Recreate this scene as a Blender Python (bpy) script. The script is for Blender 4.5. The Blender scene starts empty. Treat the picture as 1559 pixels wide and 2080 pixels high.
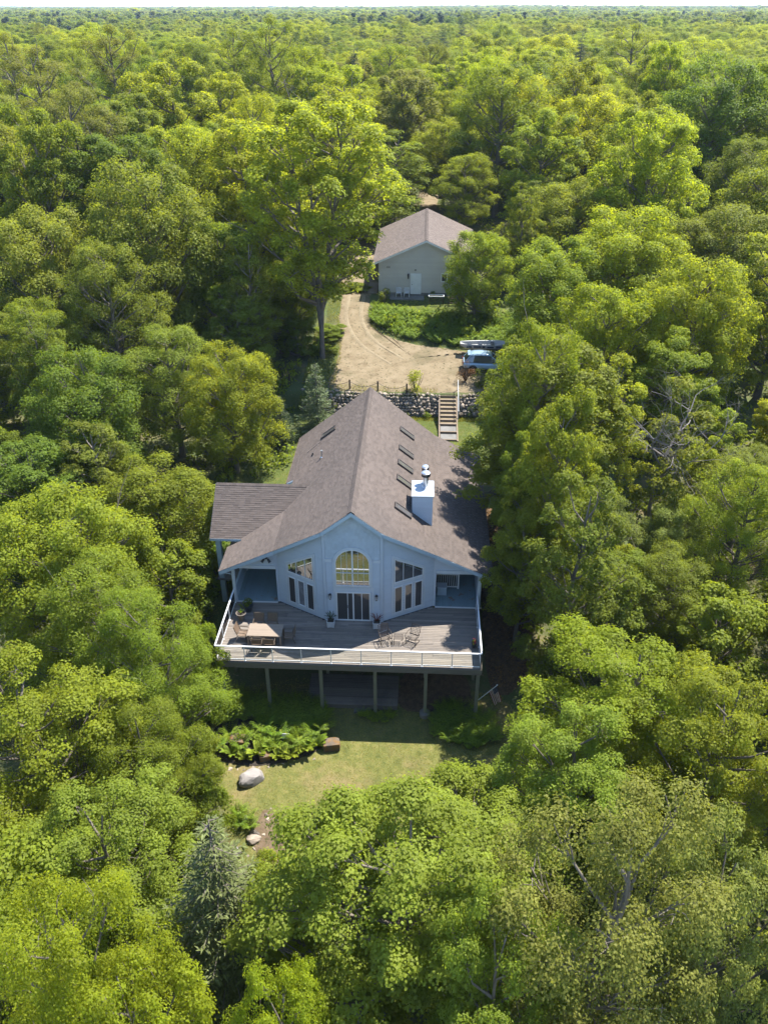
import bpy, bmesh, math, random
import numpy as np
from mathutils import Vector, Matrix
sc = bpy.context.scene
C = sc.collection

# ------------------------------------------------------------------ camera
cam_d = bpy.data.cameras.new('camera')
cam_d.sensor_fit = 'VERTICAL'; cam_d.sensor_height = 24.0; cam_d.lens = 24.0*1683/2080
cam_d.clip_start = 0.5; cam_d.clip_end = 30000
cam = bpy.data.objects.new('camera', cam_d); C.objects.link(cam)
cam.location = (0, 0, 30.2)
cam.rotation_euler = (math.radians(90-31.3676), 0, math.radians(2.7303))
sc.camera = cam

# ------------------------------------------------------------------ sky, sun, exposure
SUN = Vector((2.88, 2.97, 7.57)).normalized()
SUN_EL = math.asin(SUN.z); SUN_AZ = math.atan2(SUN.x, SUN.y)
world = bpy.data.worlds.new('World'); sc.world = world; world.use_nodes = True
wn = world.node_tree; wn.nodes.clear()
sky = wn.nodes.new('ShaderNodeTexSky'); sky.sky_type = 'NISHITA'; sky.sun_disc = False
sky.sun_elevation = SUN_EL; sky.sun_rotation = SUN_AZ
sky.altitude = 600; sky.air_density = 1.0; sky.dust_density = 0.05; sky.ozone_density = 1.0
bg = wn.nodes.new('ShaderNodeBackground'); bg.inputs[1].default_value = 0.15
wo = wn.nodes.new('ShaderNodeOutputWorld')
wn.links.new(sky.outputs[0], bg.inputs[0]); wn.links.new(bg.outputs[0], wo.inputs[0])
sun_d = bpy.data.lights.new('sun', 'SUN'); sun_d.energy = 5.0; sun_d.angle = math.radians(0.53); sun_d.color = (1.0, 0.94, 0.85)
sun = bpy.data.objects.new('sun', sun_d); C.objects.link(sun)
sun.rotation_euler = SUN.to_track_quat('Z', 'Y').to_euler(); sun.location = (60, 60, 160)
vs = sc.view_settings
sc.display_settings.display_device = 'sRGB'
vs.view_transform = 'Standard'; vs.look = 'None'; vs.gamma = 1.0; vs.use_curve_mapping = False
vs.exposure = 1.7
sc.cycles.use_denoising = True
try:
    sc.cycles.denoiser = 'OPENIMAGEDENOISE'; sc.cycles.denoising_input_passes = 'RGB_ALBEDO_NORMAL'
except Exception: pass
sc.cycles.max_bounces = 8; sc.cycles.diffuse_bounces = 4; sc.cycles.glossy_bounces = 3
sc.cycles.transmission_bounces = 6; sc.cycles.transparent_max_bounces = 8; sc.cycles.volume_bounces = 0
sc.cycles.sample_clamp_indirect = 4.0
sc.cycles.use_adaptive_sampling = False

# ------------------------------------------------------------------ material helpers
def lin(h):
    h = h.lstrip('#'); v = [int(h[i:i+2], 16)/255 for i in (0, 2, 4)]
    return tuple(((c/12.92) if c <= 0.04045 else ((c+0.055)/1.055)**2.4) for c in v)

def nt(m):
    m.use_nodes = True; t = m.node_tree; t.nodes.clear(); return t
def node(t, ty, **kw):
    n = t.nodes.new(ty)
    for k, v in kw.items():
        if k.startswith('i_'): n.inputs[k[2:].replace('_', ' ')].default_value = v
        else: setattr(n, k, v)
    return n
def mixc(t, fac, a, b, mode='MIX'):
    n = t.nodes.new('ShaderNodeMix'); n.data_type = 'RGBA'; n.blend_type = mode
    for idx, v in ((0, fac), (6, a), (7, b)):
        if hasattr(v, 'is_output') or isinstance(v, bpy.types.NodeSocket): t.links.new(v, n.inputs[idx])
        elif idx == 0: n.inputs[0].default_value = v
        else: n.inputs[idx].default_value = (*v, 1) if len(v) == 3 else v
    return n.outputs[2]
def ramp(t, sock, stops):
    n = t.nodes.new('ShaderNodeValToRGB'); e = n.color_ramp.elements
    while len(e) < len(stops): e.new(0.5)
    for el, (p, c) in zip(e, stops):
        el.position = p; el.color = (*c, 1) if not isinstance(c, float) else (c, c, c, 1)
    t.links.new(sock, n.inputs[0]); return n.outputs[0]
def noise(t, scale, detail=3, vec=None, rough=0.55, stretch=None):
    tc = t.nodes.new('ShaderNodeTexCoord'); src = tc.outputs['Object'] if vec is None else vec
    if stretch:
        mp = t.nodes.new('ShaderNodeMapping'); mp.inputs['Scale'].default_value = stretch
        t.links.new(src, mp.inputs[0]); src = mp.outputs[0]
    n = t.nodes.new('ShaderNodeTexNoise'); n.inputs['Scale'].default_value = scale
    n.inputs['Detail'].default_value = detail; n.inputs['Roughness'].default_value = rough
    t.links.new(src, n.inputs['Vector']); return n.outputs[0]

def pmat(name, c1, c2=None, rough=0.7, scale=3.0, stretch=None, bump=0.0, bscale=30, island=0.0, objrand=0.0, metal=0.0, spec=0.4, detail=4, extra=None, coat=0.0):
    """principled material: noise between two colours, small value steps between pieces, fine bump"""
    m = bpy.data.materials.new(name); t = nt(m)
    p = node(t, 'ShaderNodeBsdfPrincipled'); o = node(t, 'ShaderNodeOutputMaterial')
    t.links.new(p.outputs[0], o.inputs[0])
    c2 = c2 or tuple(x*0.85 for x in c1)
    col = mixc(t, ramp(t, noise(t, scale, detail, stretch=stretch), [(0.3, 0.0), (0.7, 1.0)]), c1, c2)
    if extra:
        ec, es, lo, hi = extra
        col = mixc(t, ramp(t, noise(t, es, 5), [(lo, 0.0), (hi, 1.0)]), col, ec)
    for amt, src in ((island, 'g'), (objrand, 'o')):
        if amt:
            if src == 'g': s = t.nodes.new('ShaderNodeNewGeometry').outputs['Random Per Island']
            else: s = t.nodes.new('ShaderNodeObjectInfo').outputs['Random']
            mr = t.nodes.new('ShaderNodeMapRange'); mr.inputs[3].default_value = 1-amt; mr.inputs[4].default_value = 1+amt
            t.links.new(s, mr.inputs[0])
            hs = t.nodes.new('ShaderNodeHueSaturation'); t.links.new(mr.outputs[0], hs.inputs['Value']); t.links.new(col, hs.inputs['Color'])
            col = hs.outputs[0]
    t.links.new(col, p.inputs['Base Color'])
    p.inputs['Roughness'].default_value = rough; p.inputs['Metallic'].default_value = metal
    p.inputs['Specular IOR Level'].default_value = spec; p.inputs['Coat Weight'].default_value = coat
    if bump:
        b = t.nodes.new('ShaderNodeBump'); b.inputs['Strength'].default_value = bump; b.inputs['Distance'].default_value = 0.02
        t.links.new(noise(t, bscale, 4, stretch=stretch), b.inputs['Height']); t.links.new(b.outputs[0], p.inputs['Normal'])
    return m

def leafmat(name, col, trans, hue=0.02, val=0.25, tr=0.45, tree=0.10, gloss=0.14):
    col = (col[0]*1.40, col[1]*1.22, col[2]*0.6); trans = (trans[0]*1.74, trans[1]*1.52, trans[2]*0.6)
    """leaf: diffuse + translucent + a little gloss, each leaf and each tree a little different"""
    m = bpy.data.materials.new(name); t = nt(m)
    o = node(t, 'ShaderNodeOutputMaterial')
    isl = t.nodes.new('ShaderNodeNewGeometry').outputs['Random Per Island']
    obr = t.nodes.new('ShaderNodeObjectInfo').outputs['Random']
    def shift(c):
        r = t.nodes.new('ShaderNodeRGB'); r.outputs[0].default_value = (*c, 1)
        hs = t.nodes.new('ShaderNodeHueSaturation')
        a = node(t, 'ShaderNodeMapRange'); a.inputs[3].default_value = 0.5-hue; a.inputs[4].default_value = 0.5+hue
        t.links.new(obr, a.inputs[0]); t.links.new(a.outputs[0], hs.inputs['Hue'])
        b = node(t, 'ShaderNodeMapRange'); b.inputs[3].default_value = 1-val; b.inputs[4].default_value = 1+val
        t.links.new(isl, b.inputs[0])
        d = t.nodes.new('ShaderNodeMath'); d.operation = 'MULTIPLY_ADD'; t.links.new(obr, d.inputs[0]); d.inputs[1].default_value = 2*tree*7.31; d.inputs[2].default_value = 0
        fr = t.nodes.new('ShaderNodeMath'); fr.operation = 'PINGPONG'; t.links.new(d.outputs[0], fr.inputs[0]); fr.inputs[1].default_value = 2*tree
        ad = t.nodes.new('ShaderNodeMath'); ad.operation = 'ADD'; t.links.new(fr.outputs[0], ad.inputs[0]); ad.inputs[1].default_value = 1-tree
        mu = t.nodes.new('ShaderNodeMath'); mu.operation = 'MULTIPLY'; t.links.new(b.outputs[0], mu.inputs[0]); t.links.new(ad.outputs[0], mu.inputs[1])
        t.links.new(mu.outputs[0], hs.inputs['Value']); dr = node(t, 'ShaderNodeMapRange'); dr.inputs[1].default_value = 0.3; dr.inputs[2].default_value = 0.7; dr.inputs[3].default_value = 0.80; dr.inputs[4].default_value = 1.22; t.links.new(noise(t, 0.9, 2), dr.inputs[0]); m2 = t.nodes.new('ShaderNodeMath'); m2.operation = 'MULTIPLY'; t.links.new(mu.outputs[0], m2.inputs[0]); t.links.new(dr.outputs[0], m2.inputs[1]); t.links.new(m2.outputs[0], hs.inputs['Value']); t.links.new(r.outputs[0], hs.inputs['Color'])
        return hs.outputs[0]
    p = node(t, 'ShaderNodeBsdfPrincipled'); p.inputs['Roughness'].default_value = 0.6; p.inputs['Specular IOR Level'].default_value = gloss
    t.links.new(shift(col), p.inputs['Base Color'])
    tl = node(t, 'ShaderNodeBsdfTranslucent'); t.links.new(shift(trans), tl.inputs[0])
    mx = node(t, 'ShaderNodeMixShader'); mx.inputs[0].default_value = tr
    t.links.new(p.outputs[0], mx.inputs[1]); t.links.new(tl.outputs[0], mx.inputs[2]); t.links.new(mx.outputs[0], o.inputs[0])
    return m

def glassmat(name, tint=(0.015, 0.02, 0.025), refl=0.35, ior=1.5):
    m = bpy.data.materials.new(name); t = nt(m); o = node(t, 'ShaderNodeOutputMaterial')
    p = node(t, 'ShaderNodeBsdfPrincipled'); p.inputs['Base Color'].default_value = (*tint, 1)
    p.inputs['Roughness'].default_value = 0.5
    g = node(t, 'ShaderNodeBsdfGlossy'); g.inputs['Roughness'].default_value = 0.015; g.inputs[0].default_value = (0.9, 0.95, 1, 1)
    fr = node(t, 'ShaderNodeFresnel'); fr.inputs[0].default_value = ior
    a = node(t, 'ShaderNodeMath', operation='ADD'); a.inputs[1].default_value = refl; t.links.new(fr.outputs[0], a.inputs[0]); a.use_clamp = True
    b = t.nodes.new('ShaderNodeBump'); b.inputs['Strength'].default_value = 0.03; b.inputs['Distance'].default_value = 0.02
    t.links.new(noise(t, 1.2, 1), b.inputs['Height']); t.links.new(b.outputs[0], g.inputs['Normal'])
    mx = node(t, 'ShaderNodeMixShader'); t.links.new(a.outputs[0], mx.inputs[0]); t.links.new(p.outputs[0], mx.inputs[1]); t.links.new(g.outputs[0], mx.inputs[2])
    t.links.new(mx.outputs[0], o.inputs[0]); return m
def clearglass(name):
    m = bpy.data.materials.new(name); t = nt(m); o = node(t, 'ShaderNodeOutputMaterial')
    tr = node(t, 'ShaderNodeBsdfTransparent'); tr.inputs[0].default_value = (0.96, 0.98, 0.975, 1)
    g = node(t, 'ShaderNodeBsdfGlossy'); g.inputs['Roughness'].default_value = 0.02
    fr = node(t, 'ShaderNodeFresnel'); fr.inputs[0].default_value = 1.22
    mx = node(t, 'ShaderNodeMixShader'); t.links.new(fr.outputs[0], mx.inputs[0]); t.links.new(tr.outputs[0], mx.inputs[1]); t.links.new(g.outputs[0], mx.inputs[2])
    t.links.new(mx.outputs[0], o.inputs[0]); return m

M = {}
M['shingle'] = pmat('roof_shingle', (0.087, 0.070, 0.061), (0.078, 0.064, 0.056), 0.9, 0.25, island=0.16, spec=0.2, bump=0.3, bscale=60, extra=((0.056, 0.047, 0.043), 0.16, 0.45, 0.95))
M['shingle_garage'] = pmat('garage_shingle', (0.106, 0.086, 0.074), (0.092, 0.074, 0.065), 0.9, 0.35, island=0.2, spec=0.2, bump=0.3, bscale=60)
M['ridge'] = pmat('ridge_cap', (0.065, 0.050, 0.046), (0.051, 0.041, 0.038), 0.9, 2, island=0.12, spec=0.2)
M['siding'] = pmat('blue_grey_siding', (0.369, 0.414, 0.468), (0.339, 0.383, 0.436), 0.55, 0.8, island=0.03, spec=0.35)
M['shake'] = pmat('blue_grey_shake', (0.352, 0.402, 0.449), (0.309, 0.359, 0.410), 0.6, 1.5, island=0.07, spec=0.35)
M['trim'] = pmat('pale_trim_paint', (0.422, 0.462, 0.503), (0.381, 0.422, 0.462), 0.45, 1.5)
M['fascia'] = pmat('fascia_paint', (0.282, 0.352, 0.401), (0.253, 0.320, 0.373), 0.5, 1.0)
M['white'] = pmat('white_paint', (0.530, 0.537, 0.537), (0.476, 0.486, 0.490), 0.4, 2.0)
M['whitemetal'] = pmat('white_rail_metal', (0.578, 0.586, 0.592), (0.535, 0.541, 0.556), 0.35, 2.0)
M['glass'] = glassmat('window_glass', refl=0.27)
M['glass_dark'] = glassmat('dark_window_glass', (0.022, 0.022, 0.024), 0.04, 1.3)
M['skyglass'] = glassmat('skylight_glass', (0.06, 0.055, 0.05), 0.10)
M['railglass'] = clearglass('railing_glass')
M['skyframe'] = pmat('skylight_frame', (0.046, 0.038, 0.034), rough=0.5)
M['metal'] = pmat('galvanised_metal', (0.620, 0.630, 0.640), (0.500, 0.500, 0.510), 0.3, 6, metal=0.9)
M['capmetal'] = pmat('pale_metal_cap', (0.313, 0.341, 0.365), (0.284, 0.313, 0.341), 0.4, 3)
M['black'] = pmat('black_metal', (0.015, 0.015, 0.016), rough=0.45)
M['darkwire'] = pmat('dark_wire', (0.031, 0.022, 0.017), rough=0.5)
M['deck'] = pmat('weathered_deck_board', (0.170, 0.144, 0.119), (0.129, 0.114, 0.099), 0.8, 2.2, stretch=(1, 9, 9), objrand=0.22, bump=0.25, bscale=14, spec=0.25, extra=((0.101, 0.091, 0.084), 0.9, 0.5, 0.72))
M['timber'] = pmat('green_grey_timber', (0.174, 0.177, 0.133), (0.130, 0.133, 0.104), 0.8, 3, stretch=(6, 6, 1), bump=0.2, bscale=14, spec=0.2)
M['beamwood'] = pmat('weathered_beam', (0.142, 0.128, 0.107), (0.107, 0.100, 0.085), 0.8, 2, stretch=(1, 6, 6), bump=0.2, bscale=14, spec=0.2)
M['porchfloor'] = pmat('worn_porch_paint', (0.158, 0.232, 0.257), (0.129, 0.194, 0.218), 0.55, 4, stretch=(9, 1, 1), island=0.06, extra=((0.166, 0.131, 0.103), 2.2, 0.60, 0.66))
M['table'] = pmat('table_wood', (0.201, 0.158, 0.118), (0.170, 0.134, 0.101), 0.6, 3, stretch=(1, 7, 7), objrand=0.08)
M['sling'] = pmat('tan_sling', (0.124, 0.084, 0.054), (0.104, 0.072, 0.047), 0.7, 20)
M['slingframe'] = pmat('bronze_frame', (0.104, 0.077, 0.050), rough=0.45, metal=0.2)
M['planter'] = pmat('white_planter', (0.421, 0.427, 0.433), (0.351, 0.357, 0.363), 0.5, 5)
M['urn'] = pmat('stone_urn', (0.119, 0.099, 0.082), (0.084, 0.072, 0.059), 0.8, 8)
M['pot'] = pmat('dark_pot', (0.031, 0.034, 0.040), rough=0.4)
M['concrete'] = pmat('concrete', (0.154, 0.149, 0.140), (0.116, 0.114, 0.107), 0.9, 2, bump=0.15, bscale=20, spec=0.2, extra=((0.079, 0.074, 0.068), 0.9, 0.55, 0.8))
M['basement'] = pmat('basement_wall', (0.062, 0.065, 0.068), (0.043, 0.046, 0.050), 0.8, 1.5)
M['stone'] = pmat('field_stone', (0.227, 0.188, 0.147), (0.126, 0.106, 0.087), 0.85, 4, objrand=0.32, island=0.15, bump=0.35, bscale=9, spec=0.25)
M['boulder'] = pmat('granite_boulder', (0.221, 0.205, 0.193), (0.164, 0.149, 0.141), 0.85, 2.5, bump=0.4, bscale=7, spec=0.25, extra=((0.105, 0.101, 0.096), 3.0, 0.56, 0.72))
M['lichen'] = pmat('lichen_rock', (0.100, 0.074, 0.049), (0.074, 0.059, 0.044), 0.9, 4, bump=0.4, bscale=9, extra=((0.149, 0.074, 0.015), 2.2, 0.45, 0.62))
M['bark'] = pmat('grey_brown_bark', (0.155, 0.135, 0.11), (0.095, 0.08, 0.066), 0.9, 5, stretch=(3, 3, 0.6), bump=0.6, bscale=9, spec=0.15, objrand=0.2)
M['paler_bark'] = pmat('pale_bark', (0.186, 0.171, 0.152), (0.118, 0.105, 0.093), 0.9, 5, stretch=(3, 3, 0.6), bump=0.5, bscale=9, spec=0.15)
M['deadwood'] = pmat('dead_grey_wood', (0.190, 0.173, 0.159), (0.134, 0.120, 0.109), 0.9, 6, spec=0.15)
M['chairplastic'] = pmat('white_plastic', (0.490, 0.496, 0.503), rough=0.4)
M['siding_garage'] = pmat('grey_garage_siding', (0.385, 0.36, 0.325), (0.35, 0.328, 0.297), 0.6, 0.8, island=0.03)
M['plywood'] = pmat('tan_plywood', (0.145, 0.121, 0.093), (0.121, 0.101, 0.077), 0.8, 1.2, stretch=(4, 1, 1))
M['stairwood'] = pmat('stair_timber', (0.177, 0.135, 0.095), (0.125, 0.095, 0.070), 0.85, 3, stretch=(1, 6, 6), objrand=0.15)
M['rope'] = pmat('rope', (0.099, 0.081, 0.062), rough=0.9)
M['postwood'] = pmat('brown_post', (0.081, 0.053, 0.034), (0.056, 0.037, 0.025), 0.85, 4)
M['carpaint'] = pmat('blue_grey_car_paint', (0.26, 0.37, 0.46), (0.25, 0.36, 0.45), 0.28, 1, metal=0.2, coat=0.8, spec=0.5)
M['carglass'] = glassmat('car_glass', (0.01, 0.012, 0.015), 0.05)
M['tyre'] = pmat('tyre_rubber', (0.012, 0.012, 0.013), rough=0.85)
M['rim'] = pmat('alloy_rim', (0.217, 0.223, 0.236), rough=0.35, metal=0.8)
M['plastic_dark'] = pmat('dark_plastic', (0.015, 0.016, 0.017), rough=0.6)
M['redlamp'] = pmat('red_lamp', (0.186, 0.009, 0.009), rough=0.2)
M['hull'] = pmat('white_hull', (0.296, 0.296, 0.287), (0.258, 0.258, 0.254), 0.35, 2)
M['hull_mark'] = pmat('navy_hull_mark', (0.019, 0.028, 0.046), rough=0.4)
M['soil'] = pmat('dark_soil', (0.031, 0.023, 0.017), (0.019, 0.015, 0.011), 0.95, 6, bump=0.5)
M['flagred'] = pmat('flag_red', (0.156, 0.015, 0.020), rough=0.8)
M['flagwhite'] = pmat('flag_white', (0.416, 0.405, 0.393), rough=0.8)
M['flagblue'] = pmat('flag_blue', (0.015, 0.022, 0.061), rough=0.8)
# leaves
M['leaf_bright'] = leafmat('bright_green_leaf', (0.092, 0.132, 0.020), (0.245, 0.305, 0.022), 0.012, 0.20, 0.45)
M['leaf_mid'] = leafmat('mid_green_leaf', (0.078, 0.114, 0.018), (0.195, 0.255, 0.020), 0.012, 0.20, 0.42)
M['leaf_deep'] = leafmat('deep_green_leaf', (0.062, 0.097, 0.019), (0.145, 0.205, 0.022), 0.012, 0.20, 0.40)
M['leaf_olive'] = leafmat('olive_leaf', (0.086, 0.120, 0.030), (0.172, 0.226, 0.028), 0.014, 0.20, 0.42)
M['leaf_yellow'] = leafmat('yellow_green_leaf', (0.106, 0.145, 0.018), (0.280, 0.338, 0.018), 0.012, 0.20, 0.48)
M['leaf_lime'] = leafmat('fresh_lime_leaf', (0.098, 0.143, 0.034), (0.240, 0.322, 0.038), 0.008, 0.18, 0.45)
M['leaf_pale'] = leafmat('pale_green_leaf', (0.098, 0.135, 0.055), (0.17, 0.225, 0.06), 0.012, 0.20, 0.40)
M['leaf_tan'] = leafmat('tan_olive_leaf', (0.088, 0.108, 0.042), (0.160, 0.188, 0.042), 0.012, 0.20, 0.40)
M['needle'] = leafmat('spruce_needle', (0.059, 0.084, 0.049), (0.074, 0.098, 0.041), 0.012, 0.35, 0.2, gloss=0.2)
M['needle_blue'] = leafmat('blue_spruce_needle', (0.070, 0.105, 0.085), (0.06, 0.09, 0.06), 0.01, 0.35, 0.2, gloss=0.2)
M['needle_dark'] = leafmat('dark_spruce_needle', (0.026, 0.045, 0.026), (0.03, 0.05, 0.02), 0.01, 0.3, 0.2, gloss=0.2)
M['fern'] = leafmat('fern_frond', (0.075, 0.13, 0.022), (0.18, 0.27, 0.025), 0.012, 0.3, 0.4)
M['hosta'] = leafmat('hosta_leaf', (0.10, 0.15, 0.03), (0.22, 0.30, 0.03), 0.015, 0.3, 0.35)
M['redleaf'] = leafmat('red_spiky_leaf', (0.085, 0.03, 0.035), (0.1, 0.03, 0.03), 0.02, 0.3, 0.25)
M['grassblade'] = leafmat('grass_blade', (0.14, 0.15, 0.04), (0.22, 0.22, 0.04), 0.02, 0.4, 0.3)
M['brownleaf'] = leafmat('brown_dead_leaf', (0.085, 0.049, 0.026), (0.078, 0.046, 0.019), 0.02, 0.35, 0.25)
M['flowerred'] = pmat('red_petal', (0.279, 0.019, 0.019), rough=0.6)

def groundmat(name, stops, scale, speck=None, big=None, bump=0.5, bscale=8):
    m = bpy.data.materials.new(name); t = nt(m)
    p = node(t, 'ShaderNodeBsdfPrincipled'); o = node(t, 'ShaderNodeOutputMaterial'); t.links.new(p.outputs[0], o.inputs[0])
    p.inputs['Roughness'].default_value = 0.95; p.inputs['Specular IOR Level'].default_value = 0.15
    col = ramp(t, noise(t, scale, 8, rough=0.68), stops)
    if big:
        c, s, lo, hi = big; col = mixc(t, ramp(t, noise(t, s, 5, rough=0.6), [(lo, 0.0), (hi, 1.0)]), col, c)
    if speck:
        c, s, lo, hi = speck; col = mixc(t, ramp(t, noise(t, s, 3), [(lo, 0.0), (hi, 1.0)]), col, c)
    t.links.new(col, p.inputs['Base Color'])
    b = t.nodes.new('ShaderNodeBump'); b.inputs['Strength'].default_value = bump; b.inputs['Distance'].default_value = 0.05
    t.links.new(noise(t, bscale, 6), b.inputs['Height']); t.links.new(b.outputs[0], p.inputs['Normal'])
    return m
M['forest_floor'] = groundmat('forest_floor', [(0.3, (0.039, 0.039, 0.021)), (0.5, (0.072, 0.078, 0.029)), (0.7, (0.130, 0.098, 0.058))], 0.9, big=((0.058, 0.078, 0.026), 0.15, 0.45, 0.6), speck=((0.182, 0.130, 0.085), 9, 0.62, 0.7))
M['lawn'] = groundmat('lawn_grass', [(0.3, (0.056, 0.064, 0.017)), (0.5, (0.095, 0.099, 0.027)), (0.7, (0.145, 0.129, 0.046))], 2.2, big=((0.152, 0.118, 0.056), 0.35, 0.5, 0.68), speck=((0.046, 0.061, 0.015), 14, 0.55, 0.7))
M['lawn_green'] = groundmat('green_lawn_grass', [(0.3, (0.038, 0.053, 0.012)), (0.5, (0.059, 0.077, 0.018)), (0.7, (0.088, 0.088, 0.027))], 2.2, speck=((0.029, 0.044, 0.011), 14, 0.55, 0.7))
M['gravel'] = groundmat('sandy_gravel', [(0.3, (0.107, 0.081, 0.049)), (0.5, (0.155, 0.123, 0.077)), (0.7, (0.186, 0.150, 0.100))], 1.1, big=((0.089, 0.076, 0.042), 0.32, 0.53, 0.70), speck=((0.052, 0.047, 0.024), 4.5, 0.60, 0.68), bump=0.5, bscale=5)
M['leaf_litter'] = groundmat('leaf_litter', [(0.3, (0.030, 0.022, 0.015)), (0.5, (0.079, 0.052, 0.030)), (0.7, (0.134, 0.090, 0.054))], 3.5, speck=((0.174, 0.109, 0.059), 16, 0.6, 0.7))

M['track'] = groundmat('worn_track', [(0.3, (0.136, 0.108, 0.070)), (0.5, (0.166, 0.135, 0.088)), (0.7, (0.191, 0.160, 0.107))], 2.0, speck=((0.084, 0.071, 0.042), 6, 0.6, 0.7))
M['sand'] = groundmat('sandy_soil', [(0.3, (0.079, 0.055, 0.035)), (0.5, (0.109, 0.079, 0.052)), (0.7, (0.134, 0.099, 0.069))], 2.5, speck=((0.040, 0.042, 0.015), 7, 0.55, 0.66))
# ------------------------------------------------------------------ mesh helpers
class MB:
    def __init__(s): s.v = []; s.f = []; s.m = []
    def add(s, vs, fs, mi=0):
        b = len(s.v); s.v += [tuple(p) for p in vs]
        for f in fs: s.f.append(tuple(b+i for i in f)); s.m.append(mi)
        return s
    def box(s, x0, x1, y0, y1, z0, z1, mi=0, mat=None):
        vs = [(x0, y0, z0), (x1, y0, z0), (x1, y1, z0), (x0, y1, z0), (x0, y0, z1), (x1, y0, z1), (x1, y1, z1), (x0, y1, z1)]
        if mat is not None: vs = [tuple(mat @ Vector(p)) for p in vs]
        return s.add(vs, [(3, 2, 1, 0), (4, 5, 6, 7), (0, 1, 5, 4), (1, 2, 6, 5), (2, 3, 7, 6), (3, 0, 4, 7)], mi)
    def beam(s, p0, p1, w, h, mi=0, up=(0, 0, 1)):
        p0 = Vector(p0); p1 = Vector(p1); d = (p1-p0).normalized(); u = Vector(up)
        if abs(d.dot(u)) > 0.98: u = Vector((0, 1, 0))
        a = d.cross(u).normalized()*(w/2); b = a.cross(d).normalized()*(h/2)
        vs = [p0-a-b, p0+a-b, p0+a+b, p0-a+b, p1-a-b, p1+a-b, p1+a+b, p1-a+b]
        return s.add(vs, [(0, 1, 2, 3), (7, 6, 5, 4), (0, 4, 5, 1), (1, 5, 6, 2), (2, 6, 7, 3), (3, 7, 4, 0)], mi)
    def tube(s, pts, rad, n=8, mi=0, cap=True):
        pts = [Vector(p) for p in pts]; rad = rad if hasattr(rad, '__len__') else [rad]*len(pts); b = len(s.v)
        ref = None
        for i, p in enumerate(pts):
            d = (pts[min(i+1, len(pts)-1)]-pts[max(i-1, 0)]).normalized()
            if ref is None: ref = Vector((1, 0, 0)) if abs(d.x) < 0.9 else Vector((0, 1, 0))
            a = (ref-d*ref.dot(d)).normalized(); c = d.cross(a); ref = a
            for k in range(n):
                t = 2*math.pi*k/n; s.v.append(tuple(p+(a*math.cos(t)+c*math.sin(t))*rad[i]))
        for i in range(len(pts)-1):
            for k in range(n):
                s.f.append((b+i*n+k, b+i*n+(k+1) % n, b+(i+1)*n+(k+1) % n, b+(i+1)*n+k)); s.m.append(mi)
        if cap:
            s.f.append(tuple(b+k for k in reversed(range(n)))); s.m.append(mi)
            e = b+(len(pts)-1)*n; s.f.append(tuple(e+k for k in range(n))); s.m.append(mi)
        return s
    def lathe(s, prof, c=(0, 0, 0), n=20, mi=0):
        b = len(s.v)
        for r, z in prof:
            for k in range(n):
                t = 2*math.pi*k/n; s.v.append((c[0]+r*math.cos(t), c[1]+r*math.sin(t), c[2]+z))
        for i in range(len(prof)-1):
            for k in range(n): s.f.append((b+i*n+k, b+i*n+(k+1) % n, b+(i+1)*n+(k+1) % n, b+(i+1)*n+k)); s.m.append(mi)
        s.f.append(tuple(b+k for k in reversed(range(n)))); s.m.append(mi)
        e = b+(len(prof)-1)*n; s.f.append(tuple(e+k for k in range(n))); s.m.append(mi)
        return s
    def prism(s, poly, d, mi=0):
        """closed planar polygon (3D points) pushed along vector d"""
        n = len(poly); d = Vector(d); vs = [Vector(p) for p in poly]+[Vector(p)+d for p in poly]
        s.add(vs, [tuple(range(n)), tuple(reversed(range(n, 2*n)))]+[(i, i+n, (i+1) % n+n, (i+1) % n) for i in range(n)], mi); return s
    def build(s, name, mats, parent=None, smooth=False, bevel=0):
        me = bpy.data.meshes.new(name)
        off = Vector((0, 0, 0))
        q = parent
        while q is not None: off = off+q.location; q = q.parent
        me.from_pydata([tuple(Vector(p)-off) for p in s.v], [], s.f)
        mats = mats if isinstance(mats, (list, tuple)) else [mats]
        for m in mats: me.materials.append(m)
        if len(mats) > 1: me.polygons.foreach_set('material_index', s.m)
        bm = bmesh.new(); bm.from_mesh(me); bmesh.ops.recalc_face_normals(bm, faces=bm.faces)
        if bevel: bmesh.ops.bevel(bm, geom=bm.edges[:], offset=bevel, segments=1, affect='EDGES', clamp_overlap=True)
        bm.to_mesh(me); bm.free()
        if smooth: me.polygons.foreach_set('use_smooth', [True]*len(me.polygons))
        o = bpy.data.objects.new(name, me); C.objects.link(o)
        if parent is not None: o.parent = parent
        return o

def npmesh(name, V, F, mats, smooth=False):
    """fast mesh from numpy arrays of equal-sided faces"""
    me = bpy.data.meshes.new(name); V = np.asarray(V, np.float32); F = np.asarray(F, np.int32); n = F.shape[1]
    me.vertices.add(len(V)); me.vertices.foreach_set('co', V.ravel())
    me.loops.add(F.size); me.loops.foreach_set('vertex_index', F.ravel())
    me.polygons.add(len(F)); me.polygons.foreach_set('loop_start', np.arange(0, F.size, n, dtype=np.int32))
    if smooth: me.polygons.foreach_set('use_smooth', np.ones(len(F), bool))
    for m in (mats if isinstance(mats, (list, tuple)) else [mats]): me.materials.append(m)
    me.update(calc_edges=True); return me
def addobj(name, me, parent=None, loc=(0, 0, 0), rz=0):
    o = bpy.data.objects.new(name, me); C.objects.link(o); o.location = loc; o.rotation_euler[2] = rz
    if parent is not None: o.parent = parent
    return o
def tag(o, label=None, cat=None, group=None, kind=None):
    if label: o['label'] = label
    if cat: o['category'] = cat
    if group: o['group'] = group
    if kind: o['kind'] = kind
    return o
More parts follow.
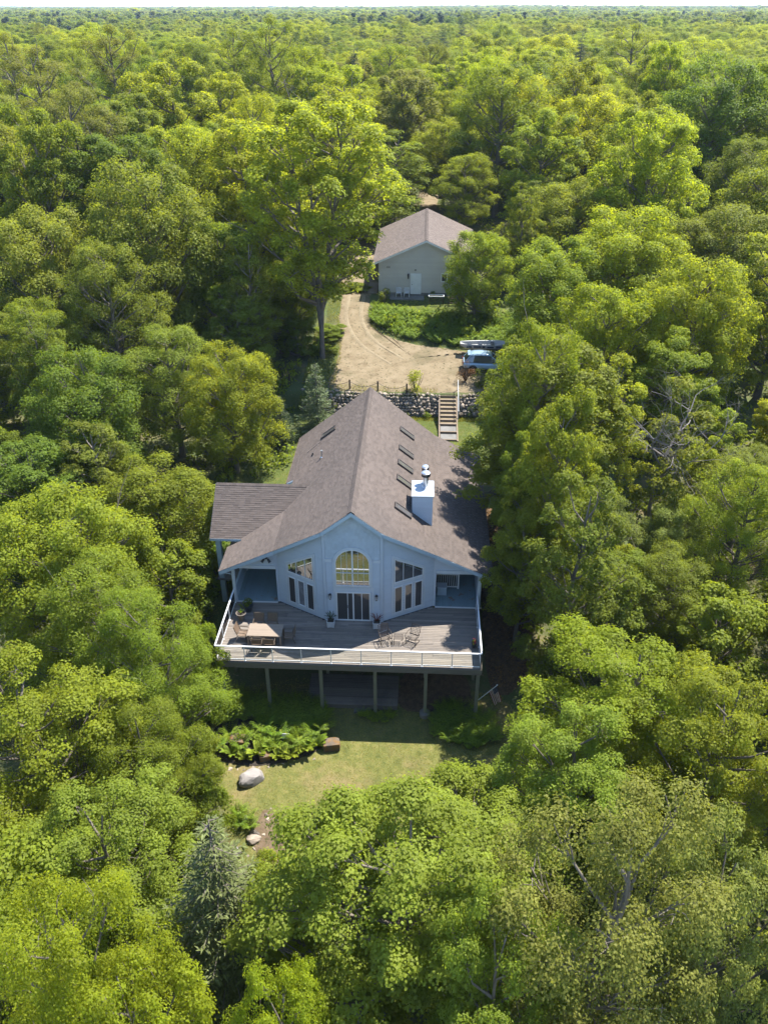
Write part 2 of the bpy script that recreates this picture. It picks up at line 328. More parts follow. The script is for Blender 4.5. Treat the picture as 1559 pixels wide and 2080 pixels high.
def thing(name, loc, label, cat, group=None, rz=0):
    o = bpy.data.objects.new(name, None); C.objects.link(o); o.location = loc; o.rotation_euler[2] = rz
    o.empty_display_size = 0.3
    return tag(o, label, cat, group)
def copy_tree(o, parent=None, loc=None, rz=None, scale=None, label=None, group=None):
    c = o.copy(); C.objects.link(c)
    if parent is not None: c.parent = parent
    for ch in o.children: copy_tree(ch, c)
    if loc is not None: c.location = loc
    if rz is not None: c.rotation_euler[2] = rz
    if scale is not None: c.scale = scale if hasattr(scale, '__len__') else (scale,)*3
    if label: c['label'] = label
    if group: c['group'] = group
    return c
rnd = random.Random(7); rng = np.random.default_rng(7)

# ------------------------------------------------------------------ terrain
_PY = [-400, -40, 0, 10, 20, 27, 34, 36]; _PZ = [-10, -10, -9, -7.2, -5.2, -4.0, -3.75, -3.75]
_BY = [36, 40, 47, 52, 64]; _BZ = [-3.75, -2.6, -0.5, -0.22, -0.2]
_UY = [66.7, 67.2, 72, 80, 85.3, 102, 125, 150, 400, 9000]; _UZ = [1.55, 1.62, 2.1, 3.25, 4.2, 4.3, 5.0, 5.0, 4, 4]
_ALLY = np.array(_PY+_BY[1:]+[66.25]+_UY); _ALLZ = np.array(_PZ+_BZ[1:]+[-0.15]+_UZ)
_SMY = np.array(_PY+[47, 56, 72]+_UY[3:]); _SMZ = np.array(_PZ+[-1.5, 0.0, 2.1]+_UZ[3:])
def terrain(x, y):
    x = np.asarray(x, float); y = np.asarray(y, float)
    a = np.interp(y, _ALLY, _ALLZ); b = np.interp(y, _SMY, _SMZ)
    w = np.clip((np.abs(x+1.8)-9.0)/4.0, 0, 1); w = w*w*(3-2*w)
    z = a*(1-w)+b*w
    far = np.clip((np.hypot(x, y)-110)/150, 0, 1)
    z = z+far*(1.6*np.sin(x*0.011+1)*np.cos(y*0.009)+1.0*np.sin(x*0.027+y*0.019))
    side = np.clip((np.abs(x+2)-16)/12, 0, 1)*(1-far)
    z = z+side*0.45*(np.sin(x*0.31+0.4*y)+np.cos(y*0.23-0.2*x))
    ridge = np.clip((y-1800)/3500, 0, 1)
    return z+ridge*(9+5*np.sin(x*0.0011+0.6)+2*np.sin(x*0.004))
def tz(x, y): return float(terrain(x, y))
def graded(lo, hi, flo, fhi, step, growth=1.16):
    mid = list(np.arange(flo, fhi+1e-6, step)); a = []; d = step; p = flo
    while p > lo: d *= growth; p -= d; a.append(max(p, lo))
    b = []; d = step; p = fhi
    while p < hi: d *= growth; p += d; b.append(min(p, hi))
    return np.array(a[::-1]+mid+b)
gx = graded(-9000, 9000, -45, 45, 0.75); gy = np.unique(np.concatenate([graded(-400, 12000, -10, 150, 0.75), [66.25, 66.4, 66.55, 66.7, 66.8]]))
X, Y = np.meshgrid(gx, gy); Z = terrain(X, Y); nx, ny = len(gx), len(gy)
I = np.arange(nx*ny).reshape(ny, nx)
F = np.stack([I[:-1, :-1], I[:-1, 1:], I[1:, 1:], I[1:, :-1]], -1).reshape(-1, 4)
tag(addobj('ground', npmesh('ground', np.stack([X, Y, Z], -1).reshape(-1, 3), F, M['forest_floor'], True)), 'dark forest floor under the trees', kind='structure')

def smooth_loop(pts, n=6, jit=0.0, seed=1):
    r = np.random.default_rng(seed); P = np.array(pts, float); out = []
    N = len(P)
    for i in range(N):
        p0, p1, p2, p3 = P[i-1], P[i], P[(i+1) % N], P[(i+2) % N]
        for k in range(n):
            t = k/n; out.append(0.5*((2*p1)+(-p0+p2)*t+(2*p0-5*p1+4*p2-p3)*t*t+(-p0+3*p1-3*p2+p3)*t**3))
    out = np.array(out)
    return out+r.normal(0, jit, out.shape)
def blob(name, pts, mat, lift, label, kind='structure', rings=14, jit=0.06, seed=1, n=8):
    L = smooth_loop(pts, n, jit, seed); c = L.mean(0); N = len(L); V = []
    for k in range(1, rings+1):
        q = c+(L-c)*(k/rings); V.append(q)
    V = np.concatenate([c[None]]+V); Vz = terrain(V[:, 0], V[:, 1])+lift
    Vz[-N:] -= lift+0.05
    faces = [(0, 1+i, 1+(i+1) % N) for i in range(N)]
    for k in range(rings-1):
        for i in range(N):
            a = 1+k*N+i; b = 1+k*N+(i+1) % N; faces.append((a, a+N, b+N)); faces.append((a, b+N, b))
    o = addobj(name, npmesh(name, np.column_stack([V, Vz]), faces, mat, True)); return tag(o, label, kind=kind)
def strip(name, cl, w, mat, lift, label, nc=10):
    P = []; cl = np.array(cl, float); N = len(cl); w = np.array(w, float)
    for i in range(N-1):
        p0, p1, p2, p3 = cl[max(i-1, 0)], cl[i], cl[i+1], cl[min(i+2, N-1)]
        for k in range(8):
            t = k/8; P.append((*(0.5*((2*p1)+(-p0+p2)*t+(2*p0-5*p1+4*p2-p3)*t*t+(-p0+3*p1-3*p2+p3)*t**3)), w[i]*(1-t)+w[i+1]*t))
    P = np.array(P); d = np.gradient(P[:, :2], axis=0); d /= np.linalg.norm(d, axis=1)[:, None]; nrm = np.column_stack([d[:, 1], -d[:, 0]])
    V = []
    for j in range(nc+1):
        s = (j/nc-0.5)*P[:, 2]+(rng.normal(0, 0.13, len(P)) if j in (0, nc) else 0)
        q = P[:, :2]+nrm*s[:, None]; V.append(np.column_stack([q, terrain(q[:, 0], q[:, 1])+lift-(lift+0.05 if j in (0, nc) else 0)]))
    V = np.stack(V, 1); n = len(P); I = np.arange(n*(nc+1)).reshape(n, nc+1)
    F = np.stack([I[:-1, :-1], I[:-1, 1:], I[1:, 1:], I[1:, :-1]], -1).reshape(-1, 4)
    return tag(addobj(name, npmesh(name, V.reshape(-1, 3), F, mat, True)), label, kind='structure')
FRONT_LAWN = [(-9.6, 27.2), (-8.2, 24.3), (-5, 23.5), (-1, 24), (3, 25), (6.5, 28), (6.8, 33), (5, 35.6), (0, 36.5), (-6, 36.5), (-10.5, 35.5), (-13, 34), (-11, 30.5)]
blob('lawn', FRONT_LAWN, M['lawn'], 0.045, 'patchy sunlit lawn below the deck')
blob('sandy_patch', [(-7.3, 27.3), (-6.6, 26.9), (-6.0, 25.8), (-5.7, 24.8), (-6.4, 24.4), (-7.2, 24.8), (-7.7, 26.0)], M['sand'], 0.06, 'bare sandy soil around the fern bed by the boulder', jit=0.03)
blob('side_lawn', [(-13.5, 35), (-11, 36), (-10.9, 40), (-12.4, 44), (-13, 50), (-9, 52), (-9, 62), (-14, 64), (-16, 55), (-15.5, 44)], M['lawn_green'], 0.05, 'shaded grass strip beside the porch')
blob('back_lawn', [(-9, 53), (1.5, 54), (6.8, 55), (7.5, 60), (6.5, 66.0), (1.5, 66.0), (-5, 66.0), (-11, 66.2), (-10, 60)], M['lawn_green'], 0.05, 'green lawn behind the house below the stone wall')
blob('leaf_litter', [(4.4, 36), (6.5, 36.5), (7.2, 42), (7, 50), (4.6, 52), (4.2, 44)], M['leaf_litter'], 0.06, 'brown leaf litter along the chimney side of the house')
blob('dirt_patch', [(-0.7, 34.2), (2.8, 34.1), (3.4, 35.5), (2.8, 37.0), (-0.5, 37.0)], M['leaf_litter'], 0.09, 'bare brown dirt under the deck', jit=0.05)
blob('gravel_court', [(-8.2, 67.0), (-4, 66.75), (1.5, 66.75), (6, 67.2), (9.5, 68.5), (9.5, 73.6), (5.2, 74.5), (2.5, 75.3), (-0.8, 76.1), (-3.3, 77.5), (-5.2, 79.4), (-6.4, 80.5), (-8.2, 79.5), (-8.0, 73)], M['gravel'], 0.05, 'sandy gravel parking court above the stone wall', n=10)
strip('driveway', [(-5.9, 76.5), (-6.9, 81), (-7.0, 86), (-7.3, 92), (-7.6, 98), (-6.8, 106), (-3.8, 114), (-0.8, 122), (0.3, 132), (0.8, 145), (1.2, 158)], [4.2, 3.2, 3.2, 4.6, 5.6, 5.2, 4.2, 3.8, 3.6, 3.4, 3.2], M['gravel'], 0.056, 'sandy gravel driveway curving past the garage')
TRK = [(-2.2, 72.5), (-5.3, 76.3), (-6.9, 81), (-7.0, 86), (-7.3, 92), (-7.4, 98), (-6.6, 106), (-3.7, 114), (-0.8, 122)]
def offset(cl, d):
    c = np.array(cl, float); t = np.gradient(c, axis=0); t /= np.linalg.norm(t, axis=1)[:, None]; return [tuple(q) for q in c+np.column_stack([t[:, 1], -t[:, 0]])*d]
for d_ in (-0.75, 0.75): strip('wheel_track', offset(TRK, d_), [0.4, 0.75, 0.8, 0.75, 0.7, 0.7, 0.6, 0.6, 0.5], M['track'], 0.066, 'paler wheel track worn into the gravel driveway', 4)
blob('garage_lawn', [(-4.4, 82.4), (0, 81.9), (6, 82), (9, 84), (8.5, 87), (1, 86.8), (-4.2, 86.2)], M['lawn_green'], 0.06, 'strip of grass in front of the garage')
# ------------------------------------------------------------------ roofs and walls
def poly_span(poly, v):
    """u-interval of a polygon [(u,v)] at height v"""
    us = []
    for i in range(len(poly)):
        (u0, v0), (u1, v1) = poly[i], poly[(i+1) % len(poly)]
        if (v0 <= v < v1) or (v1 <= v < v0): us.append(u0+(u1-u0)*(v-v0)/(v1-v0))
    us.sort(); return [(us[i], us[i+1]) for i in range(0, len(us)-1, 2)]
def shingles(mb, O, U, D, poly, expo=0.14, tabw=0.31, th=0.024, seed=1):
    """tabs in courses on the plane O + u*U + v*D (v runs down the slope); every tab is its own tilted piece"""
    r = random.Random(seed); O = Vector(O); U = Vector(U).normalized(); D = Vector(D).normalized(); N = U.cross(D)
    if N.z < 0: N = -N
    vmin = min(p[1] for p in poly); vmax = max(p[1] for p in poly); v = vmin; k = 0
    while v < vmax:
        v1 = min(v+expo, vmax); vm = (v+v1)/2
        for a, b in poly_span(poly, vm):
            u = a-((k*0.137) % 1)*tabw
            while u < b:
                w = tabw*r.uniform(0.85, 1.15); l = max(u, a); rr = min(u+w-0.006, b); u += w
                if rr-l < 0.03: continue
                e = th*r.uniform(0.75, 1.35); dv = r.uniform(-0.006, 0.006)
                p = [O+U*l+D*(v-0.02)+N*0.004, O+U*rr+D*(v-0.02)+N*0.004, O+U*rr+D*(v1+dv)+N*e, O+U*l+D*(v1+dv)+N*e,
                     O+U*rr+D*(v1+dv), O+U*l+D*(v1+dv)]
                mb.add(p, [(0, 1, 2, 3), (3, 2, 4, 5)])
        v += expo; k += 1
def siding(mb, O, U, poly, lap=0.17, proud=0.03, out=None):
    """lapped boards on a vertical wall; u along the wall, v up"""
    O = Vector(O); U = Vector(U).normalized(); N = Vector(out).normalized()
    v = min(p[1] for p in poly); vmax = max(p[1] for p in poly)
    while v < vmax:
        v1 = min(v+lap, vmax)
        s0 = poly_span(poly, v+0.001); s1 = poly_span(poly, v1-0.001)
        for (a, b) in s0:
            a1, b1 = (s1[0] if len(s1) == 1 and len(s0) == 1 else (a, b))
            Z0 = Vector((0, 0, v)); Z1 = Vector((0, 0, v1))
            mb.add([O+U*a+Z0+N*proud, O+U*b+Z0+N*proud, O+U*b1+Z1+N*0.003, O+U*a1+Z1+N*0.003, O+U*a+Z0, O+U*b+Z0], [(0, 1, 2, 3), (4, 5, 1, 0)])
        v += lap
def shakes(mb, O, U, poly, out, expo=0.19, seed=3):
    r = random.Random(seed); O = Vector(O); U = Vector(U).normalized(); N = Vector(out).normalized()
    v = min(p[1] for p in poly); vmax = max(p[1] for p in poly)
    while v < vmax:
        v1 = min(v+expo, vmax)
        for a, b in poly_span(poly, (v+v1)/2):
            u = a-r.uniform(0, 0.1)
            while u < b:
                w = r.uniform(0.10, 0.2); l = max(a, u); q = min(b, u+w-0.006); u += w
                if q-l < 0.02: continue
                e = r.uniform(0.016, 0.036); d = r.uniform(0, 0.012)
                mb.add([O+U*l+Vector((0, 0, v-d))+N*e, O+U*q+Vector((0, 0, v-d))+N*e, O+U*q+Vector((0, 0, v1))+N*0.004, O+U*l+Vector((0, 0, v1))+N*0.004,
                        O+U*l+Vector((0, 0, v-d)), O+U*q+Vector((0, 0, v-d))], [(0, 1, 2, 3), (4, 5, 1, 0)])
        v += expo

XC = -3.5; ZR = 7.57; P1 = 0.787; P2 = 0.469
def zmain(s): return ZR-P1*s if s <= 4.6 else ZR-P1*4.6-P2*(s-4.6)
YF = 36.95; YB = 53.65; YE = 38.5
house = thing('house', (XC, 45, 0), 'blue grey house with brown shingled gable roof and a prow of tall windows', 'house')
# --- basement and floor plates
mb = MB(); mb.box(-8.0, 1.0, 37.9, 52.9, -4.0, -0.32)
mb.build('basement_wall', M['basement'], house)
mb = MB(); mb.box(-8.02, 1.02, 37.55, 53.0, -0.3, -0.02); mb.build('floor_slab', M['basement'], house)
# --- walls (solid cores with lapped boards on them)
hs = 4.58; hc = 1.6; yw = 37.4; ya = 39.05; yr = 53.1
core = MB()
T = 0.16
def wallcore(p, q, polyz, inward):
    core.prism([(p[0]+(q[0]-p[0])*t, p[1]+(q[1]-p[1])*t, z) for t, z in polyz], Vector(inward)*T)
top = lambda s: zmain(s)-0.10
Lc = (XC-hc, yw); Rc = (XC+hc, yw); La = (XC-hs, ya); Ra = (XC+hs, ya)
wallcore(Lc, Rc, [(0, 0), (1, 0), (1, top(hc)), (0.5, top(0)), (0, top(hc))], (0, 1, 0))
nL = Vector((-(ya-yw), -(hs-hc), 0)).normalized(); nR = Vector(((ya-yw), -(hs-hc), 0)).normalized()
wallcore(La, Lc, [(0, 0), (1, 0), (1, top(hc)), (0, top(hs))], -nL)
wallcore(Rc, Ra, [(0, 0), (1, 0), (1, top(hc)), (0, top(hs))][0:2]+[(1, top(hs)), (0, top(hc))], -nR)
core.box(XC-hs, XC-hs+T, ya, yr, 0, top(hs)); core.box(XC+hs-T, XC+hs, ya, yr, 0, top(hs))
core.prism([(XC-hs, yr, 0), (XC+hs, yr, 0), (XC+hs, yr, top(hs)), (XC, yr, top(0)), (XC-hs, yr, top(hs))], (0, -T, 0))
wall = core.build('wall', M['siding'], house)
sd = MB()
siding(sd, (Lc[0], yw, 0), (1, 0, 0), [(0.1, 0.02), (3.1, 0.02), (3.1, 4.08), (0.1, 4.08)], out=(0, -1, 0))
aL = Vector((hs-hc, -(ya-yw), 0)).normalized(); aR = Vector((hs-hc, ya-yw, 0)).normalized(); WL = math.hypot(hs-hc, ya-yw)
siding(sd, (La[0], ya, 0), aL, [(0.1, 0.02), (WL-0.1, 0.02), (WL-0.1, top(hc+0.1)-0.1), (0.1, top(hs-0.1)-0.1)], out=nL)
siding(sd, (Rc[0], yw, 0), aR, [(0.1, 0.02), (WL-0.1, 0.02), (WL-0.1, top(hs-0.1)-0.1), (0.1, top(hc+0.1)-0.1)], out=nR)
siding(sd, (XC-hs, yr, 0), (0, -1, 0), [(0.1, 0.02), (yr-ya-0.1, 0.02), (yr-ya-0.1, top(hs)-0.05), (0.1, top(hs)-0.05)], out=(-1, 0, 0))
siding(sd, (XC+hs, ya, 0), (0, 1, 0), [(0.1, 0.02), (yr-ya-0.1, 0.02), (yr-ya-0.1, top(hs)-0.05), (0.1, top(hs)-0.05)], out=(1, 0, 0))
tag(sd.build('siding_board', M['siding'], wall), kind='stuff')
sk = MB(); shakes(sk, (Lc[0], yw, 0), (1, 0, 0), [(0.1, 4.32), (3.1, 4.32), (3.1, top(hc)-0.02), (1.6, top(0)-0.15), (0.1, top(hc)-0.02)], (0, -1, 0))
tag(sk.build('gable_shake', M['shake'], wall), kind='stuff')
# corner boards and belt
for (x, y, s) in ((Lc[0], yw, hc), (Rc[0], yw, hc)):
    cb = MB(); cb.box(x-0.07, x+0.07, y-0.045, y+0.05, 0.0, top(s)-0.02); cb.build('corner_board', M['siding'], house)
for (x, y, s) in ((La[0], ya, hs), (Ra[0], ya, hs)):
    cb = MB(); cb.box(x-0.07, x+0.07, y-0.06, y+0.05, 0.0, top(s)-0.02); cb.build('corner_board', M['siding'], house)
for x0, x1 in ((Lc[0]+0.075, XC-1.16), (XC+1.10, Rc[0]-0.075)):
    cb = MB(); cb.box(x0, x1, yw-0.05, yw+0.01, 4.09, 4.29); cb.build('belt_board', M['trim'], house)

# --- main roof: slab + shingles
roof = MB()
def slab(poly, th=0.14):
    roof.prism(poly, (0, 0, -th))
for sg in (-1, 1):
    X_ = lambda s: XC+sg*s
    ymain = [(0, YF), (1.65, YF), (4.6, YE)]
    e = 5.1 if sg < 0 else 4.6
    if sg < 0:
        pts = [(X_(0), YF, ZR), (X_(1.65), YF, zmain(1.65)), (X_(4.6), YE, zmain(4.6)), (X_(4.6), YB, zmain(4.6)), (X_(0), YB, ZR)]
        slab(pts if sg > 0 else pts[::-1])
        slab([(X_(4.6), 46.6, zmain(4.6)), (X_(5.1), 46.9, ZR-P1*5.1), (X_(5.1), YB, ZR-P1*5.1), (X_(4.6), YB, zmain(4.6))])
        slab([(X_(4.6), YE, zmain(4.6)), (X_(7.85), YE, zmain(7.85)), (X_(7.85), 41.0, zmain(7.85)), (X_(7.0), 41.15, zmain(7.0)), (X_(7.0), 44.0, zmain(7.0)), (X_(4.6), 44.0, zmain(4.6))])
    else:
        slab([(X_(0), YF, ZR), (X_(1.65), YF, zmain(1.65)), (X_(4.6), YE, zmain(4.6)), (X_(4.6), YB, zmain(4.6)), (X_(0), YB, ZR)])
        slab([(X_(4.6), YE, zmain(4.6)), (X_(7.85), YE, zmain(7.85)), (X_(7.85), YB, zmain(7.85)), (X_(4.6), YB, zmain(4.6))])
# wing roof
WY = 44.2; WZ = 5.03; WP = 0.785; WE0 = 41.37; WE1 = 47.03; WX0 = -12.47
zw = lambda y: WZ-WP*abs(y-WY)
def xv(y): return XC-(ZR-zw(y))/P1  # where a wing height meets the main slope
slab([(WX0, WE0, zw(WE0)), (xv(WE0)+0.8, WE0, zw(WE0)), (xv(WY)+0.1, WY, WZ), (WX0, WY, WZ)], 0.12)
slab([(WX0, WY, WZ), (xv(WY)+0.1, WY, WZ), (xv(WE1)+0.2, WE1, zw(WE1)), (WX0, WE1, zw(WE1))], 0.12)
roof_o = roof.build('roof', M['fascia'], house)
sh = MB()
c1 = math.hypot(1, P1); c2 = math.hypot(1, P2)
for sg in (-1, 1):
    D = Vector((sg, 0, -P1)); U = Vector((0, 1, 0)); O = (XC, 0, ZR+0.004)
    smax = 5.1 if sg < 0 else 4.62
    if sg < 0:
        poly = [(YF-0.03, 0.05*c1), (YF-0.03, 1.65*c1), (YE-0.03, 4.62*c1), (YB+0.03, 4.62*c1), (YB+0.03, 0.05*c1)]
        shingles(sh, O, U, D, poly, seed=11)
        shingles(sh, O, U, D, [(46.75, 4.62*c1), (47.0, 5.13*c1), (YB+0.03, 5.13*c1), (YB+0.03, 4.62*c1)], seed=12)
    else:
        poly = [(YF-0.03, 0.05*c1), (YF-0.03, 1.65*c1), (YE-0.03, 4.62*c1), (YB+0.03, 4.62*c1), (YB+0.03, 0.05*c1)]
        shingles(sh, O, U, D, poly, seed=13)
    D2 = Vector((sg, 0, -P2)); O2 = (XC+sg*4.6, 0, zmain(4.6)+0.004)
    if sg < 0: poly = [(YE-0.03, 0.02), (YE-0.03, 3.28*c2), (41.0, 3.28*c2), (41.15, 2.4*c2), (41.15, 2.399*c2), (43.9, 2.39*c2), (43.9, 0.02)]
    else: poly = [(YE-0.03, 0.02), (YE-0.03, 3.28*c2), (YB+0.03, 3.28*c2), (YB+0.03, 0.02)]
    shingles(sh, O2, U, D2, poly, seed=15+sg)
tag(sh.build('shingle', M['shingle'], roof_o), kind='stuff')
sw = MB(); cw = math.hypot(1, WP)
shingles(sw, (0, WY, WZ+0.004), (1, 0, 0), (0, -1, -WP), [(WX0-0.03, 0.03), (xv(WY), 0.03), (xv(WE0)+0.75, 2.86*cw), (WX0-0.03, 2.86*cw)], 0.14, 0.32, 0.017, seed=21)
shingles(sw, (0, WY, WZ+0.004), (1, 0, 0), (0, 1, -WP), [(WX0-0.03, 0.03), (xv(WY), 0.03), (xv(WE1), 2.86*cw), (WX0-0.03, 2.86*cw)], 0.14, 0.32, 0.017, seed=22)
tag(sw.build('wing_shingle', M['shingle'], roof_o), kind='stuff')
# ridge caps: each cap a folded piece
rc = MB()
def ridgecaps(mb, p0, p1, side, drop, w=0.16, step=0.2, lift=0.045):
    p0 = Vector(p0); p1 = Vector(p1); n = int((p1-p0).length/step); side = Vector(side)
    for i in range(n):
        a = p0+(p1-p0)*(i/n); b = p0+(p1-p0)*((i+1.25)/n); l0, l1 = lift, lift-0.017
        for sgn in (-1, 1):
            o = side*sgn*w; dz = Vector((0, 0, -drop*w))
            mb.add([a+Vector((0, 0, l0)), a+o+dz+Vector((0, 0, l0)), b+o+dz+Vector((0, 0, l1)), b+Vector((0, 0, l1)), a, a+o+dz, b+o+dz], [(0, 1, 2, 3), (4, 5, 1, 0), (1, 5, 6, 2)])
ridgecaps(rc, (XC, YF-0.02, ZR), (XC, YB, ZR), (1, 0, 0), P1, 0.20, lift=0.075)
ridgecaps(rc, (WX0, WY, WZ), (xv(WY), WY, WZ), (0, 1, 0), WP, 0.14)
tag(rc.build('ridge_cap', M['shingle'], roof_o), kind='stuff')
# raised ridge vent roll under the caps
rv = MB(); rv.tube([(XC, YF+0.5, ZR-0.02), (XC, YB-0.3, ZR-0.02)], 0.05, 8); rv.build('ridge_vent', M['shingle'], roof_o)
# fascia along rakes
def fascia(a, b, h=0.24, t=0.045):
    fb = MB(); a = Vector(a); b = Vector(b); n = (b-a).cross(Vector((0, 0, 1))).normalized()*t
    if n.y > 0: n = -n
    fb.prism([a+Vector((0, 0, -0.012)), b+Vector((0, 0, -0.012)), b-Vector((0, 0, h)), a-Vector((0, 0, h))], n); fb.build('fascia_board', M['fascia'], house)
for sg in (-1, 1):
    q = [(XC+sg*s, y, zmain(s)) for s, y in ((0.0, YF), (1.65, YF), (4.6, YE), (7.85, YE))]
    for i in range(3): fascia(q[i], q[i+1])
    q = [(XC+sg*s, YB, zmain(s)) for s in (0, 4.6)]
    fb = MB(); fb.prism([(q[0][0], YB, q[0][2]-0.01), (q[1][0], YB, q[1][2]-0.01), (q[1][0], YB, q[1][2]-0.22), (q[0][0], YB, q[0][2]-0.22)], (0, 0.045, 0)); fb.build('fascia_board', M['fascia'], house)
fb = MB(); fb.box(WX0-0.02, xv(WE0)+0.7, WE0-0.05, WE0-0.003, zw(WE0)-0.17, zw(WE0)-0.012); fb.build('fascia_board', M['fascia'], house)
for y0, y1 in ((WE0, WY), (WY, WE1)):
    fb = MB(); fb.prism([(WX0, y0, zw(y0)-0.012), (WX0, y1, zw(y1)-0.012), (WX0, y1, zw(y1)-0.2), (WX0, y0, zw(y0)-0.2)], (-0.045, 0, 0)); fb.build('fascia_board', M['fascia'], house)
# gutters and downspouts
for sg, y0, y1 in ((-1, YE, 41.0), (1, YE, YB)):
    x = XC+sg*7.80; z = zmain(7.85)-0.13
    g = MB(); g.prism([(x-0.06, y0, z-0.1), (x+0.06, y0, z-0.1), (x+0.075, y0, z), (x-0.075, y0, z)], (0, y1-y0, 0)); g.build('gutter', M['fascia'], house)
    g = MB(); xx = XC+sg*7.25; g.tube([(x, YE+0.3, z-0.08), (x-sg*0.1, YE+0.36, z-0.2), (xx, YE+0.55, z-0.45), (xx, YE+0.55, -3.2 if sg < 0 else -3.2)], 0.045, 6)
    g.build('downspout', M['trim'], house)
g = MB(); g.prism([(XC-5.15, 47.0, ZR-P1*5.1-0.16), (XC-5.03, 47.0, ZR-P1*5.1-0.16), (XC-5.03, 47.0, ZR-P1*5.1-0.04), (XC-5.18, 47.0, ZR-P1*5.1-0.04)], (0, YB-47, 0)); g.build('gutter', M['postwood'], house)

# --- front windows
def onL(t, z, o=0.0):   # t from the middle corner outwards
    p = Vector((Lc[0], yw, z))-aL*t+nL*o; return p
def onR(t, z, o=0.0): return Vector((Rc[0], yw, z))+aR*t+nR*o
def framed(on, poly, parent, name='window', w=0.09, o0=0.0, o1=0.05, glass='glass', bars=(), mat='white', barw=0.03):
    """polygonal window: a bordered frame (with depth), a pane behind it, and bars; returns the frame object"""
    c = (sum(p[0] for p in poly)/len(poly), sum(p[1] for p in poly)/len(poly))
    n = len(poly); inner = []
    area = sum(poly[i][0]*poly[(i+1) % n][1]-poly[(i+1) % n][0]*poly[i][1] for i in range(n))
    q = poly if area > 0 else poly[::-1]
    for i in range(n):
        p0, p1, p2 = q[i-1], q[i], q[(i+1) % n]
        d1 = Vector((p1[0]-p0[0], p1[1]-p0[1])).normalized(); d2 = Vector((p2[0]-p1[0], p2[1]-p1[1])).normalized()
        n1 = Vector((-d1.y, d1.x)); n2 = Vector((-d2.y, d2.x)); bis = (n1+n2); k = w/max(0.3, (1+n1.dot(n2)))
        inner.append((p1[0]+bis.x*k, p1[1]+bis.y*k))
    m = MB(); V = [on(*p, o1) for p in q]+[on(*p, o1) for p in inner]+[on(*p, o0) for p in q]+[on(*p, o0) for p in inner]
    fs = []
    for i in range(n):
        j = (i+1) % n
        fs += [(i, j, n+j, n+i), (2*n+i, i, j, 2*n+j)[::-1], (n+i, n+j, 3*n+j, 3*n+i)]
    m.add(V, fs)
    for (a, b, bw) in bars:
        m.beam(on(*a, o1-0.02), on(*b, o1-0.02), bw, 0.03, up=tuple(on(0, 0, 1)-on(0, 0, 0)))
    fr = m.build(name, M[mat], parent)
    g = MB(); g.add([on(*p, o0+0.016) for p in inner], [tuple(range(n))]); g.build('pane', M[glass], fr)
    return fr
for on, sgn in ((onL, -1), (onR, 1)):
    cas = MB()
    out = [(0.60, 0.20), (2.74, 0.20), (2.74, 3.06), (0.60, 4.42)]
    ring = framed(on, out, house, 'window_casing', 0.115, 0.0, 0.045, 'glass_dark', mat='trim')
    for ch in list(ring.children): bpy.data.objects.remove(ch)
    back = MB(); back.add([on(*p, 0.018) for p in out], [(0, 1, 2, 3)]); back.build('mullion_board', M['trim'], ring)
    framed(on, [(0.74, 2.46), (2.60, 2.46), (2.60, 3.0), (0.74, 4.19)], house, 'window', 0.06, 0.02, 0.07, 'glass',
           bars=[((1.32, 2.48), (1.32, 3.82), 0.025), ((1.95, 2.48), (1.95, 3.42), 0.025)])
    for a, b in ((0.77, 1.27), (1.42, 1.92), (2.07, 2.57)):
        framed(on, [(a, 0.34), (b, 0.34), (b, 2.16), (a, 2.16)], house, 'window', 0.045, 0.02, 0.07, 'glass_dark')
# arched window
def onC(x, z, o=0.0): return Vector((XC-0.03+x, yw-o, z))
ar = 0.97; zs = 3.98
arch = [(-ar, 2.46), (ar, 2.46)]+[(ar*math.cos(t), zs+ar*math.sin(t)) for t in np.linspace(0, math.pi, 17)]
arcc = [(-ar-0.13, 2.40), (ar+0.13, 2.40)]+[((ar+0.13)*math.cos(t), zs+(ar+0.13)*math.sin(t)) for t in np.linspace(0, math.pi, 17)]
ring = framed(onC, arcc, house, 'arch_casing', 0.14, 0.0, 0.045, 'glass', mat='trim')
for ch in list(ring.children): bpy.data.objects.remove(ch)
bars = [((0, 2.48), (0, zs+ar-0.03), 0.085), ((-ar, 3.38), (ar, 3.38), 0.035)]
for x in (-0.62, -0.31, 0.31, 0.62): bars.append(((x, 2.5), (x, zs+math.sqrt(ar*ar-x*x)-0.03), 0.018))
framed(onC, arch, house, 'arched_window', 0.055, 0.016, 0.07, 'glass', bars=bars)
# sliding door
door = framed(onC, [(-0.97, 0.03), (0.99, 0.03), (0.99, 2.06), (-0.97, 2.06)], house, 'sliding_door', 0.075, 0.016, 0.06, 'glass_dark', mat='white')
m = MB(); m.box(XC-0.06, XC+0.02, yw-0.055, yw-0.018, 0.1, 1.99); m.box(XC-0.36, XC-0.32, yw-0.05, yw-0.018, 0.1, 1.99); m.box(XC+0.44, XC+0.48, yw-0.05, yw-0.018, 0.1, 1.99); m.build('door_stile', M['white'], door)
m = MB(); m.box(XC-0.02, XC+0.93, yw-0.03, yw-0.02, 0.12, 1.98); m.build('reflecting_pane', M['glass'], door)
m = MB(); m.box(XC-0.35, XC-0.33, yw-0.085, yw-0.05, 0.95, 1.15); m.build('handle', M['black'], door)
m = MB(); m.box(XC-1.12, XC+1.14, yw-0.035, yw+0.0, 2.1, 2.38); m.box(XC-1.12, XC-1.02, yw-0.035, yw, 0.03, 2.1); m.box(XC+1.04, XC+1.14, yw-0.035, yw, 0.03, 2.1); m.build('door_casing', M['trim'], house)
